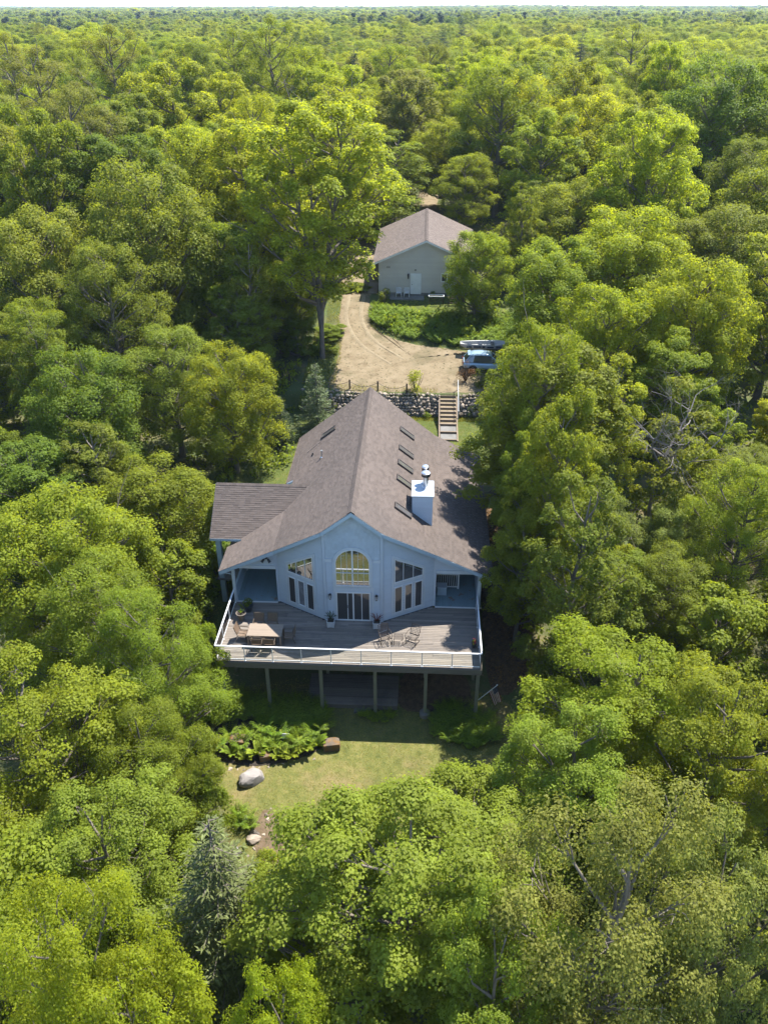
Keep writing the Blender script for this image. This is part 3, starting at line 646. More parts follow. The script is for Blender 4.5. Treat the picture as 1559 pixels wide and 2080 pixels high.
# lanterns either side of the door, floodlights under the porch roof
for x in (-4.82, -2.2):
    m = MB(); m.box(x-0.05, x+0.05, yw-0.06, yw-0.0, 1.62, 1.92); m.beam((x, yw-0.05, 1.9), (x, yw-0.16, 1.95), 0.02, 0.02)
    m.lathe([(0.01, 2.02), (0.09, 1.93), (0.09, 1.91), (0.075, 1.90)], (x, yw-0.16, 0), 8); m.lathe([(0.04, 1.60), (0.05, 1.64), (0.01, 1.55)], (x, yw-0.16, 0), 8)
    for k in range(4):
        a = math.pi/4+k*math.pi/2; m.beam((x+0.045*math.cos(a), yw-0.16+0.045*math.sin(a), 1.63), (x+0.075*math.cos(a), yw-0.16+0.075*math.sin(a), 1.91), 0.012, 0.012)
    l = m.build('lantern', M['black'], house)
    m = MB(); m.lathe([(0.036, 1.65), (0.06, 1.89)], (x, yw-0.16, 0), 8); m.build('lantern_glass', M['planter'], l)
m = MB(); fx, fz = -8.6, 3.2
m.lathe([(0.07, 0), (0.07, 0.04)], (fx, 38.80, fz), 10)
for d in (-0.16, 0.16):
    m.tube([(fx, 38.82, fz), (fx+d*0.6, 38.70, fz+0.03)], 0.025, 6); m.tube([(fx+d*0.6, 38.72, fz+0.05), (fx+d*1.5, 38.58, fz-0.12)], [0.05, 0.085], 10)
m.build('floodlight', M['black'], house)
# --- porches
for sg in (-1, 1):
    x0, x1 = sorted((XC+sg*(hs+0.07), XC+sg*7.35)); yend = 42.2 if sg < 0 else 53.0
    m = MB(); n = int((x1-x0)/0.1); w = (x1-x0)/n
    for i in range(n): m.box(x0+i*w+0.003, x0+(i+1)*w-0.003, 38.93, yend, -0.02, 0.02)
    tag(m.build('porch_floor', M['porchfloor'], house), kind='stuff')
    m = MB(); m.box(x0, x1, 38.86, 38.925, -0.03, 0.035); m.build('porch_edge', M['white'], house)
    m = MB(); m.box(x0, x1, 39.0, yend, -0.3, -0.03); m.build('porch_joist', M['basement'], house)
    # porch gable infill and beam
    m = MB(); s0, s1 = hs+0.05, 7.45
    m.prism([(XC+sg*s0, 38.95, 2.62), (XC+sg*s1, 38.95, 2.5), (XC+sg*s1, 38.95, zmain(s1)-0.13), (XC+sg*s0, 38.95, zmain(s0)-0.13)], (0, 0.1, 0)); m.build('porch_gable', M['siding'], house)
    m = MB(); m.box(x0, XC+sg*7.3 if sg > 0 else x1, 38.9, 39.1, 2.4, 2.61) if sg > 0 else m.box(XC-7.3, x1, 38.9, 39.1, 2.4, 2.61); m.build('porch_beam', M['trim'], house)
    for yy in ((38.95, 42.1) if sg < 0 else (38.95, 43.5, 48.5, 52.9)):
        m = MB(); xx = XC+sg*7.15; m.box(xx-0.085, xx+0.085, yy-0.085, yy+0.085, 0.02, zmain(7.15)-0.15); m.box(xx-0.11, xx+0.11, yy-0.11, yy+0.11, 0.02, 0.2)
        m.build('porch_post', M['trim'], house, bevel=0.008)
        m = MB(); m.box(xx-0.08, xx+0.08, yy-0.08, yy+0.08, tz(xx, yy)-0.3, -0.03); m.build('porch_pier', M['timber'], house)
m = MB(); m.box(XC-7.2, XC-hs, 42.2, 42.34, 0.0, 3.0); m.build('porch_back_wall', M['siding'], house)
framed(lambda x, z, o=0.0: Vector((x, 42.2-o, z)), [(-9.55, 0.06), (-8.3, 0.06), (-8.3, 2.1), (-9.55, 2.1)], house, 'porch_door', 0.08, 0.01, 0.05, 'glass_dark', bars=[((-8.92, 0.1), (-8.92, 2.05), 0.06)])
m = MB(); m.box(XC-7.13, XC-7.09, 39.1, 42.1, 0.1, 1.05); m.box(XC-7.17, XC-7.05, 39.1, 42.1, 1.05, 1.11); m.build('porch_half_wall', M['fascia'], house)
m = MB(); m.box(XC+7.10, XC+7.16, 39.2, 46.5, 0.1, 2.3); m.build('porch_screen_wall', M['siding'], house)
# wing: walls and the outer post
m = MB(); m.box(-11.2, XC-hs, 42.5, 46.6, -0.3, 2.75); m.build('wing_wall', M['siding'], house)
for yy in (41.75, 46.5):
    m = MB(); m.box(-12.25, -11.95, yy-0.15, yy+0.15, tz(-12, yy), 2.72); m.build('wing_post', M['fascia'], house, bevel=0.01)
m = MB(); m.box(-12.4, -10.8, 41.55, 46.9, -0.45, -0.32); m.build('wing_step', M['concrete'], house)
# balustrade on the chimney-side porch
bl = MB(); bx0, bx1, by = 1.13, 2.55, 40.75
bl.box(bx0, bx1, by-0.035, by+0.035, 1.02, 1.09); bl.box(bx0, bx1, by-0.03, by+0.03, 0.12, 0.17); bl.box(bx1-0.05, bx1+0.05, by-0.05, by+0.05, 0.02, 1.15)
bal = bl.build('balustrade', M['white'], house)
for i in range(10):
    m = MB(); x = bx0+0.1+i*0.13; m.box(x-0.018, x+0.018, by-0.018, by+0.018, 0.17, 1.02); m.build('baluster', M['white'], bal)
m = MB(); m.box(1.1, 2.5, 40.85, 43.2, -0.015, 0.026); m.build('stairwell_shade_plate', M['plastic_dark'], house)  # flat dark plate on the floor, coloured as the shade of an open stairwell

# --- roof fittings
def skylight(y, sg, s0=2.14, L=0.95, W=0.60):
    """long side runs down the slope"""
    D = Vector((sg, 0, -P1)).normalized(); U = Vector((0, 1, 0)); N = Vector((sg*P1, 0, 1)).normalized()
    O = Vector((XC+sg*s0, y, zmain(s0)))
    def P(u, v, n): return O+U*u+D*v+N*n
    Ls = L*c1; fr = 0.07; m = MB()
    for (u0, u1, v0, v1) in ((-W, -W+fr, 0, Ls), (-fr, 0, 0, Ls), (-W+fr, -fr, 0, fr), (-W+fr, -fr, Ls-fr, Ls)):
        vs_ = [P(u, v, n) for n in (0, 0.13) for u, v in ((u0, v0), (u1, v0), (u1, v1), (u0, v1))]
        m.add(vs_, [(3, 2, 1, 0), (4, 5, 6, 7), (0, 1, 5, 4), (1, 2, 6, 5), (2, 3, 7, 6), (3, 0, 4, 7)])
    f = m.build('skylight', M['skyframe'], house)
    m = MB(); m.add([P(-W+fr, fr, 0.10), P(-fr, fr, 0.10), P(-fr, Ls-fr, 0.10), P(-W+fr, Ls-fr, 0.10)], [(0, 1, 2, 3)]); m.build('pane', M['skyglass'], f)
for y in (50.95, 48.2, 46.2, 44.2, 40.9): skylight(y, 1)
skylight(50.9, -1)
ch = MB(); ch.box(-0.33, 0.85, 41.2, 42.97, 3.6, 6.12); chim = ch.build('chimney', M['siding'], house)
m = MB(); siding(m, (-0.33, 41.2, 0), (1, 0, 0), [(0.0, 4.0), (1.18, 4.0), (1.18, 6.12), (0, 6.12)], 0.18, out=(0, -1, 0))
siding(m, (-0.33, 42.97, 0), (0, -1, 0), [(0.0, 4.0), (1.77, 4.0), (1.77, 6.12), (0, 6.12)], 0.18, out=(-1, 0, 0)); tag(m.build('chimney_siding', M['siding'], chim), kind='stuff')
m = MB(); m.box(-0.39, 0.91, 41.14, 43.03, 6.12, 6.20); m.prism([(-0.33, 41.2, 6.2), (0.85, 41.2, 6.2), (0.85, 42.97, 6.2), (-0.33, 42.97, 6.2)], (0, 0, 0.02)); m.build('chimney_cap', M['capmetal'], chim, bevel=0.012)
for (x, y, h, r) in ((0.42, 42.25, 0.85, 0.15), (0.38, 42.74, 0.98, 0.12)):
    m = MB(); m.lathe([(r*1.5, 6.215), (r*1.5, 6.25), (r, 6.27), (r, 6.22+h), (r*1.02, 6.22+h)], (x, y, 0), 16)
    fl = m.build('flue_pipe', M['metal'], chim, smooth=False)
    m = MB(); m.lathe([(r*1.05, 6.22+h*0.84), (r*1.75, 6.22+h*0.86), (r*1.75, 6.22+h+0.02)], (x, y, 0), 16); m.build('flue_band', M['plastic_dark'], fl)
    m = MB(); m.lathe([(r*1.78, 6.22+h+0.022), (r*1.8, 6.22+h+0.10), (r*1.3, 6.22+h+0.15), (0.02, 6.22+h+0.17)], (x, y, 0), 16); m.build('flue_cap', M['metal'], fl)
m = MB(); z = zmain(2.75); m.lathe([(0.13, z-0.1), (0.12, z+0.02), (0.06, z+0.06), (0.06, z+0.42), (0.075, z+0.42), (0.075, z+0.5)], (-6.25, 47.2, 0), 12); m.build('vent_pipe', M['metal'], house)
m = MB(); z = zmain(3.54); m.lathe([(0.12, z-0.1), (0.10, z+0.04), (0.05, z+0.07), (0.05, z+0.2)], (-7.04, 48.6, 0), 12); m.build('vent_pipe', M['plastic_dark'], house)
m = MB(); m.beam((-6.6, 50.0, zmain(3.1)+0.03), (-7.6, 49.7, zmain(4.1)+0.03), 0.03, 0.02); m.build('roof_cable', M['plastic_dark'], house)

# ------------------------------------------------------------------ raised deck
deck = thing('deck', (XC, 36.2, -0.6), 'raised weathered timber deck with white metal and glass railing', 'deck')
DX0, DX1, DY0 = -10.72, 3.62, 33.6
bw = 0.145; y = DY0+0.01; row = 0
pl_mesh = {}
def plank(x0, x1, y):
    L = round(x1-x0, 2)
    if L not in pl_mesh:
        m = MB(); m.box(-L/2, L/2, 0, bw-0.012, -0.035, 0); o = m.build('deck_plank', M['deck'], None, bevel=0.004); pl_mesh[L] = o.data; bpy.data.objects.remove(o)
    o = bpy.data.objects.new('deck_plank', pl_mesh[L]); C.objects.link(o); o.parent = deck
    o.location = ((x0+x1)/2-XC, y-36.2, 0.6+rnd.uniform(-0.004, 0.003))
def prow(y):  # x half-width free of the house at this y
    if y < yw: return 0
    return hc+(hs-hc)*(y-yw)/(ya-yw)
while y < 38.86-bw:
    cuts = [DX0]+sorted(rnd.sample([-8.6, -7.4, -6.2, -5.0, -3.8, -2.6, -1.4, -0.2, 1.0, 2.2], 2))+[DX1]
    h = prow(y+bw) if y+bw > yw-0.02 else None
    for a, b in zip(cuts[:-1], cuts[1:]):
        a2, b2 = a+0.003, b-0.003
        if h is None: plank(a2, b2, y)
        else:
            if a2 < XC-h: plank(a2, round(min(b2, XC-h-0.02), 2), y)
            if b2 > XC+h: plank(round(max(a2, XC+h+0.02), 2), b2, y)
    y += bw
m = MB(); m.box(DX0+0.05, DX1-0.05, DY0+0.12, 37.3, -0.3, -0.04)
for k in range(15):
    pass
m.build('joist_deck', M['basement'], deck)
m = MB(); m.box(DX0, DX1, DY0-0.03, DY0+0.02, -0.40, -0.04); m.box(DX0, DX1, DY0+0.021, DY0+0.10, -0.44, -0.06); m.build('rim_beam', M['beamwood'], deck, bevel=0.006)
for x in (DX0, DX1):
    m = MB(); m.box(x-0.025, x+0.025, DY0+0.11, 38.85, -0.36, -0.04); m.build('side_beam', M['beamwood'], deck)
footz = -3.75
for x in (-10.52, -8.0, -5.06, -2.1, 0.66, 3.47):
    m = MB(); m.box(x-0.09, x+0.09, DY0+0.11, DY0+0.29, -3.9, -0.41); m.build('post', M['timber'], deck, bevel=0.01)
for x in (-10.52, -5.06, 0.66, 3.47):
    m = MB(); m.box(x-0.09, x+0.09, 36.6, 36.78, -3.9, -0.31); m.build('post', M['timber'], deck, bevel=0.01)
m = MB(); m.lathe([(0.30, -3.9), (0.29, -3.46), (0.24, -3.44)], (0.66, DY0+0.2, 0), 14); m.build('concrete_footing', M['concrete'], deck)
# railing
def railrun(pts_posts, axis):
    top_, bot = 0.98, 0.10
    for i, p in enumerate(pts_posts):
        m = MB(); m.box(p[0]-0.022, p[0]+0.022, p[1]-0.022, p[1]+0.022, 0.0, top_); m.box(p[0]-0.05, p[0]+0.05, p[1]-0.05, p[1]+0.05, 0.0, 0.012); m.build('rail_post', M['whitemetal'], deck)
    a, b = pts_posts[0], pts_posts[-1]
    m = MB(); m.beam((*a, top_+0.025), (*b, top_+0.025), 0.085, 0.05); m.build('top_rail', M['whitemetal'], deck, bevel=0.008)
    for p, q in zip(pts_posts[:-1], pts_posts[1:]):
        d = (Vector(q)-Vector(p)).normalized()*0.03; p2 = Vector(p)+d; q2 = Vector(q)-d
        m = MB(); m.beam((p2.x, p2.y, bot), (q2.x, q2.y, bot), 0.04, 0.04); m.build('bottom_rail', M['whitemetal'], deck)
        m = MB(); m.beam((p2.x, p2.y, (bot+top_)/2), (q2.x, q2.y, (bot+top_)/2), 0.008, top_-bot-0.05); m.build('glass_panel', M['railglass'], deck)
fx = [-10.66, -9.11, -7.60, -6.05, -4.45, -2.83, -1.22, 0.42, 2.02, 3.56]
railrun([(x, 33.68) for x in fx], 0)
railrun([(-10.66, yy) for yy in (33.68, 35.4, 37.1, 38.75)], 1)
railrun([(3.56, yy) for yy in (33.68, 35.4, 37.1, 38.75)], 1)
# lower platform under the deck
pf = thing('platform', (-3.4, 35.2, -3.75), 'low grey plank platform on the ground under the deck', 'platform')
for i in range(17):
    m = MB(); yy = 34.12+i*0.145; m.box(-6.0, -0.86, yy, yy+0.135, -3.42, -3.39); m.build('plank', M['deck'], pf)
m = MB(); m.box(-5.98, -0.88, 34.13, 34.17, -3.76, -3.43); m.box(-5.98, -0.88, 36.5, 36.54, -3.76, -3.43); m.build('skirt', M['beamwood'], pf)
m = MB(); m.box(-3.3, -2.4, 33.75, 34.05, -3.76, -3.60); m.build('step', M['concrete'], pf)
# ------------------------------------------------------------------ deck furniture
tb = thing('dining_table', (-8.26, 35.43, 0), 'tan slatted wooden dining table standing on the deck', 'table')
for i in range(12):
    m = MB(); w = 1.9/12; x0 = -9.21; yy = 34.90+i*1.06/12; m.box(-9.21, -7.31, yy, yy+1.06/12-0.008, 0.715, 0.745); m.build('table_slat', M['table'], tb)
m = MB(); m.box(-9.15, -7.37, 34.95, 34.99, 0.63, 0.712); m.box(-9.15, -7.37, 35.87, 35.91, 0.63, 0.712); m.box(-9.15, -9.11, 34.99, 35.87, 0.63, 0.712); m.box(-7.41, -7.37, 34.99, 35.87, 0.63, 0.712); m.build('apron', M['table'], tb)
for x in (-9.15, -7.37):
    for y in (34.96, 35.90):
        m = MB(); m.box(x-0.04, x+0.04, y-0.04, y+0.04, 0, 0.63); m.build('leg', M['table'], tb)
def dining_chair():
    t = thing('dining_chair', (0, 0, 0), 'x', 'chair', 'sling chairs around the dining table')
    m = MB()   # chair faces +Y, back at -Y
    m.add([(-0.25, -0.22, 0.41), (0.25, -0.22, 0.41), (0.25, 0.0, 0.395), (-0.25, 0.0, 0.395), (0.25, 0.24, 0.43), (-0.25, 0.24, 0.43)], [(0, 1, 2, 3), (3, 2, 4, 5)])
    m.add([(-0.25, -0.22, 0.40), (0.25, -0.22, 0.40), (0.25, 0.0, 0.385), (-0.25, 0.0, 0.385), (0.25, 0.24, 0.42), (-0.25, 0.24, 0.42)], [(3, 2, 1, 0), (5, 4, 2, 3)])
    m.build('seat', M['sling'], t)
    m = MB(); m.prism([(-0.25, -0.24, 0.46), (0.25, -0.24, 0.46), (0.25, -0.33, 0.70), (-0.25, -0.33, 0.70)], (0, -0.012, 0)); m.prism([(-0.25, -0.331, 0.702), (0.25, -0.331, 0.702), (0.25, -0.40, 0.93), (-0.25, -0.40, 0.93)], (0, -0.012, 0))
    m.build('backrest', M['sling'], t)
    for s in (-1, 1):
        m = MB(); m.tube([(s*0.28, 0.27, 0.44), (s*0.28, -0.02, 0.40), (s*0.28, -0.22, 0.42), (s*0.28, -0.34, 0.70), (s*0.28, -0.42, 0.96)], 0.02, 6); m.build('side_frame', M['slingframe'], t)
        m = MB(); m.tube([(s*0.29, 0.27, 0), (s*0.29, 0.25, 0.60), (s*0.295, 0.20, 0.645), (s*0.295, -0.27, 0.63)], 0.02, 6); m.build('leg', M['slingframe'], t)
        m = MB(); m.tube([(s*0.285, -0.36, 0), (s*0.285, -0.22, 0.44)], 0.02, 6); m.build('leg', M['slingframe'], t)
    m = MB(); m.tube([(-0.28, -0.42, 0.955), (0.28, -0.42, 0.955)], 0.018, 6); m.build('top_bar', M['slingframe'], t)
    return t
dc = dining_chair()
spots = [(-8.62, 34.78, 0.02, 'tan sling chair at the table front near the railing, beside the urn end'), (-7.93, 34.80, -0.03, 'tan sling chair at the table front near the railing, toward the door end'),
         (-8.80, 36.25, math.pi+0.05, 'tan sling chair on the house side of the table, beside the urn end'), (-8.06, 36.28, math.pi-0.04, 'shaded sling chair on the house side of the table, toward the door end'),
         (-9.55, 35.50, -math.pi/2-0.12, 'sling chair at the table end next to the stone urn'), (-6.98, 35.42, math.pi/2+0.15, 'sling chair at the shaded table end facing the urn end')]
for i, (x, y, r, lb) in enumerate(spots):
    if i == 0: dc.location = (x, y, 0); dc.rotation_euler[2] = r; dc['label'] = lb
    else: copy_tree(dc, None, (x, y, 0), r, None, lb)
def wire_chair():
    t = thing('wire_chair', (0, 0, 0), 'x', 'chair', 'dark wire patio chairs on the sunny deck')
    def lattice(P, nu, nv):
        m = MB()
        for i in range(nu+1): m.tube([P(i/nu, j/6) for j in range(7)], 0.008 if 0 < i < nu else 0.017, 5)
        for j in range(nv+1): m.tube([P(0, j/nv), P(1, j/nv)], 0.008 if 0 < j < nv else 0.017, 5)
        return m
    lattice(lambda u, v: Vector((-0.27+0.54*u, -0.25+0.52*v, 0.40+0.03*v-0.04*math.sin(v*3.14))), 6, 6).build('seat', M['darkwire'], t)
    lattice(lambda u, v: Vector((-0.27+0.54*u, -0.26-0.22*v, 0.42+0.52*v+(0.03 if 0.2 < u < 0.8 and v == 1 else 0))), 6, 6).build('backrest', M['darkwire'], t)
    for s in (-1, 1):
        m = MB(); m.tube([(s*0.30, -0.38, 0.64), (s*0.33, -0.1, 0.66), (s*0.33, 0.22, 0.64), (s*0.31, 0.28, 0.56), (s*0.30, 0.2, 0.30), (s*0.30, 0.26, 0.03)], 0.017, 6); m.build('arm', M['darkwire'], t)
        m = MB(); m.tube([(s*0.28, 0.30, 0.015), (s*0.28, -0.34, 0.015), (s*0.28, -0.30, 0.08), (s*0.28, 0.1, 0.38)], 0.017, 6); m.build('runner', M['darkwire'], t)
    return t
wc = wire_chair(); wc.location = (-1.62, 35.55, 0); wc.rotation_euler[2] = math.pi+0.35; wc['label'] = 'dark wire patio chair nearer the house door, beside the small wire table'
copy_tree(wc, None, (-0.12, 35.6, 0), math.pi-0.45, None, 'dark wire patio chair nearer the flag side of the deck, beside the small wire table')
t = thing('wire_table', (-0.9, 35.6, 0), 'small square wire side table between the two patio chairs', 'table'); m = MB()
for i in range(9):
    a = -0.23+0.46*i/8; m.tube([(-0.9+a, 35.37, 0.42), (-0.9+a, 35.83, 0.42)], 0.007 if 0 < i < 8 else 0.016, 5); m.tube([(-1.13, 35.6+a, 0.42), (-0.67, 35.6+a, 0.42)], 0.007 if 0 < i < 8 else 0.016, 5)
m.build('top', M['darkwire'], t)
for sx in (-1, 1):
    for sy in (-1, 1):
        m = MB(); m.tube([(-0.9+sx*0.22, 35.6+sy*0.22, 0.42), (-0.9+sx*0.25, 35.6+sy*0.25, 0)], 0.014, 5); m.build('leg', M['darkwire'], t)

# ------------------------------------------------------------------ leaf plants
def leafquads(P, Nn, T, L, W, fold=0.25):
    """kites: P centre, Nn normal, T tip direction, L length, W width -> V, F"""
    n = len(P); Nn = Nn/np.linalg.norm(Nn, axis=1)[:, None]; T = T-Nn*(T*Nn).sum(1)[:, None]; T /= np.linalg.norm(T, axis=1)[:, None]+1e-9
    B = np.cross(Nn, T); L = np.broadcast_to(L, n)[:, None]; W = np.broadcast_to(W, n)[:, None]
    V = np.stack([P-T*L*0.5, P-T*L*0.02+B*W*0.5+Nn*W*fold, P+T*L*0.5-Nn*L*0.12, P-T*L*0.02-B*W*0.5+Nn*W*fold], 1).reshape(-1, 3)
    return V, np.arange(4*n).reshape(n, 4)
def unit(a): return a/(np.linalg.norm(a, axis=-1, keepdims=True)+1e-9)
def rosette_mesh(name, mat, n, h, spread, L, W, seed, arch=1.0):
    """arching strap or fern leaves from one base, each made of 4 segments"""
    r = np.random.default_rng(seed); V = []; F = []
    for i in range(n):
        a = r.uniform(0, 2*math.pi); sp = spread*r.uniform(0.5, 1.1); hh = h*r.uniform(0.7, 1.15); w = W*r.uniform(0.8, 1.2)
        d = np.array([math.cos(a), math.sin(a), 0]); s = np.array([-math.sin(a), math.cos(a), 0]); b = len(V)
        for k, (t, ww) in enumerate(((0.0, 0.25), (0.35, 0.9), (0.65, 1.0), (0.88, 0.6), (1.0, 0.05))):
            c = d*sp*t+np.array([0, 0, hh*(math.sin(min(t*1.9, 2.3)*0.9))*(1 if arch else t)])
            V += [c-s*w*ww/2+np.array([0, 0, w*0.15]), c, c+s*w*ww/2+np.array([0, 0, w*0.15])]
        for k in range(4):
            q = b+3*k; F += [(q, q+1, q+4, q+3), (q+1, q+2, q+5, q+4)]
    return npmesh(name, V, F, mat)
def fern_mesh(name, mat, n, h, spread, seed):
    r = np.random.default_rng(seed); P = []; Nn = []; T = []; Ls = []
    for i in range(n):
        a = r.uniform(0, 2*math.pi); sp = spread*r.uniform(0.6, 1.1); hh = h*r.uniform(0.7, 1.1); d = np.array([math.cos(a), math.sin(a), 0]); s = np.array([-math.sin(a), math.cos(a), 0])
        for t in np.linspace(0.15, 1, 11):
            c = d*sp*t+np.array([0, 0, hh*math.sin(min(1.0, t*0.75)*2.2)]); l = 0.30*spread*(1-t)**0.6*min(1, t*4)+0.03
            for q in (-1, 1):
                P.append(c+s*q*l*0.5); Nn.append(np.array([0, 0, 1])+d*0.4*t+s*q*0.2); T.append(s*q+d*0.4); Ls.append(l)
    V, F = leafquads(np.array(P), np.array(Nn), np.array(T), np.array(Ls), np.array(Ls)*0.36, 0.05)
    return npmesh(name, V, F, mat)
def bush_mesh(name, mat, n, rx, rz, leaf, seed, lobes=9):
    r = np.random.default_rng(seed); cs = unit(r.normal(size=(lobes, 3)))*[rx*0.6, rx*0.6, rz*0.5]+[0, 0, rz*0.55]; cs[:, 2] = np.abs(cs[:, 2])
    k = r.integers(0, lobes, n); d = unit(r.normal(size=(n, 3))+[0, 0, 0.5]); rad = rx*0.48*r.uniform(0.55, 1.0, n)[:, None]
    P = cs[k]+d*rad; P[:, 2] = np.abs(P[:, 2]); Nn = d+[0, 0, 0.6]+r.normal(0, 0.4, (n, 3)); T = d+r.normal(0, 0.7, (n, 3))-[0, 0, 0.3]
    L = leaf*r.uniform(0.7, 1.3, n); V, F = leafquads(P, Nn, T, L, L*0.6, 0.15); return npmesh(name, V, F, mat)
def grass_field(name, pts, mat, h, label, w=0.02, seed=4, lean=0.5):
    r = np.random.default_rng(seed); pts = np.asarray(pts); n = len(pts); a = r.uniform(0, 2*np.pi, n); hh = h*r.uniform(0.5, 1.3, n)
    b = np.column_stack([pts, terrain(pts[:, 0], pts[:, 1])+0.03]); s = np.column_stack([np.cos(a), np.sin(a), 0*a])*(w/2)
    tip = b+np.column_stack([r.normal(0, lean, n)*hh, r.normal(0, lean, n)*hh, hh])
    V = np.stack([b-s, b+s, tip], 1).reshape(-1, 3); return tag(addobj(name, npmesh(name, V, np.arange(3*n).reshape(n, 3), mat)), label, kind='stuff')
def inpoly(p, poly):
    x, y = p[:, 0], p[:, 1]; c = np.zeros(len(p), bool); n = len(poly)
    for i in range(n):
        (x0, y0), (x1, y1) = poly[i], poly[(i+1) % n]
        if y0 == y1: continue
        q = ((y0 > y) != (y1 > y)) & (x < (x1-x0)*(y-y0)/(y1-y0)+x0); c ^= q
    return c
def scatter(poly, n, seed):
    r = np.random.default_rng(seed); P = np.array(poly); lo, hi = P.min(0), P.max(0); q = r.uniform(lo, hi, (n, 2)); return q[inpoly(q, poly)]

# planters, urn and pots
def planter(x, y, label):
    t = thing('planter_box', (x, y, 0), label, 'planter', 'white planter boxes beside the door')
    m = MB(); w = 0.20; m.prism([(x-w, y-w, 0.03), (x+w, y-w, 0.03), (x+w, y+w, 0.03), (x-w, y+w, 0.03)], (0, 0, 0.36)); b = m.build('box', M['planter'], t, bevel=0.01)
    for z in (0.07, 0.15, 0.23, 0.31):
        m = MB(); m.box(x-w-0.012, x+w+0.012, y-w-0.012, y-w-0.002, z, z+0.065); m.build('slat', M['planter'], b)
    m = MB(); m.box(x-w-0.02, x+w+0.02, y-w-0.02, y+w+0.02, 0.39, 0.415); m.build('rim', M['planter'], t)
    m = MB(); m.box(x-w+0.02, x+w-0.02, y-w+0.02, y+w-0.02, 0.415, 0.425); m.build('soil', M['soil'], t)
    for (u, v) in ((-1, -1), (1, -1), (-1, 1), (1, 1)):
        m = MB(); m.box(x+u*0.16-0.03, x+u*0.16+0.03, y+v*0.16-0.03, y+v*0.16+0.03, 0.0, 0.03); m.build('foot', M['planter'], t)
    return t
for x, y, lb, sd_ in ((-4.78, 36.85, 'white slatted planter box with spiky plant, on the dining table side of the door', 3), (-2.16, 36.85, 'white slatted planter box with reddish plant, on the wire chair side of the door', 5)):
    planter(x, y, lb)
    tag(addobj('spiky_plant', rosette_mesh('spiky_plant', M['redleaf'] if x > -3 else M['needle_dark'], 34, 0.42, 0.38, 0.5, 0.035, sd_), None, (x, y, 0.42)), ('dark red spiky plant in the white box beside the wire chairs' if x > -3 else 'dark green spiky plant in the white box beside the dining table'), 'plant')
t = thing('stone_urn', (-9.98, 37.15, 0), 'stone grey urn on the deck between the table and the dark pot', 'urn'); m = MB()
m.lathe([(0.16, 0), (0.17, 0.05), (0.13, 0.09), (0.15, 0.14), (0.25, 0.42), (0.27, 0.47), (0.30, 0.48), (0.30, 0.52), (0.25, 0.52), (0.24, 0.46), (0.02, 0.45)], (-9.98, 37.15, 0), 22); m.build('body', M['urn'], t, smooth=False)
m = MB(); m.lathe([(0.23, 0.462), (0.02, 0.475)], (-9.98, 37.15, 0), 18); m.build('soil', M['soil'], t)
tag(addobj('urn_plant', rosette_mesh('urn_plant', M['fern'], 9, 0.22, 0.2, 0.3, 0.05, 9), None, (-9.98, 37.2, 0.45)), 'few green shoots growing in the stone urn', 'plant')
t = thing('plant_pot', (-9.72, 38.0, 0), 'dark blue plant pot by the porch edge', 'plant pot'); m = MB()
m.lathe([(0.17, 0), (0.20, 0.05), (0.27, 0.38), (0.29, 0.40), (0.29, 0.45), (0.25, 0.45), (0.24, 0.40), (0.02, 0.39)], (-9.72, 38.0, 0), 20); m.build('body', M['pot'], t)
tag(addobj('pot_plant', bush_mesh('pot_plant', M['leaf_deep'], 260, 0.30, 0.42, 0.10, 8), None, (-9.72, 38.0, 0.38)), 'dark leafy plant growing in the dark blue pot', 'plant')
tag(addobj('trailing_plant', rosette_mesh('trailing_plant', M['leaf_pale'], 16, 0.25, 0.5, 0.4, 0.04, 19), None, (-10.0, 38.1, 0.02)), 'pale trailing plant on the deck beside the dark blue pot', 'plant')
t = thing('flower_pot', (3.28, 35.4, 0), 'small pot of red flowers by the railing on the flag side', 'flower pot'); m = MB(); m.lathe([(0.10, 0), (0.15, 0.22), (0.165, 0.24), (0.13, 0.24), (0.01, 0.22)], (3.28, 35.4, 0), 14); m.build('body', M['pot'], t)
addobj('foliage', bush_mesh('pot_foliage', M['leaf_mid'], 90, 0.17, 0.2, 0.07, 31), t, (0, 0, 0.22)); addobj('blossom', bush_mesh('pot_blossom', M['flowerred'], 40, 0.17, 0.26, 0.06, 33), t, (0, 0, 0.28))
m = MB(); m.tube([(-1.99, 36.36, 0.02), (-1.52, 36.66, 0.02)], 0.018, 6); tag(m.build('pale_stick', M['planter'], None), 'short pale stick lying on the deck behind the wire chairs', 'stick')
t = thing('storage_box', (1.55, 40.2, 0.02), 'pale grey storage box on the porch before the white balustrade', 'storage box')
m = MB(); m.box(1.27, 1.83, 39.98, 40.45, 0.03, 0.58); m.build('body', M['fascia'], t, bevel=0.012)
m = MB(); m.box(1.25, 1.85, 39.95, 40.48, 0.582, 0.63); m.build('lid', M['siding'], t, bevel=0.012)

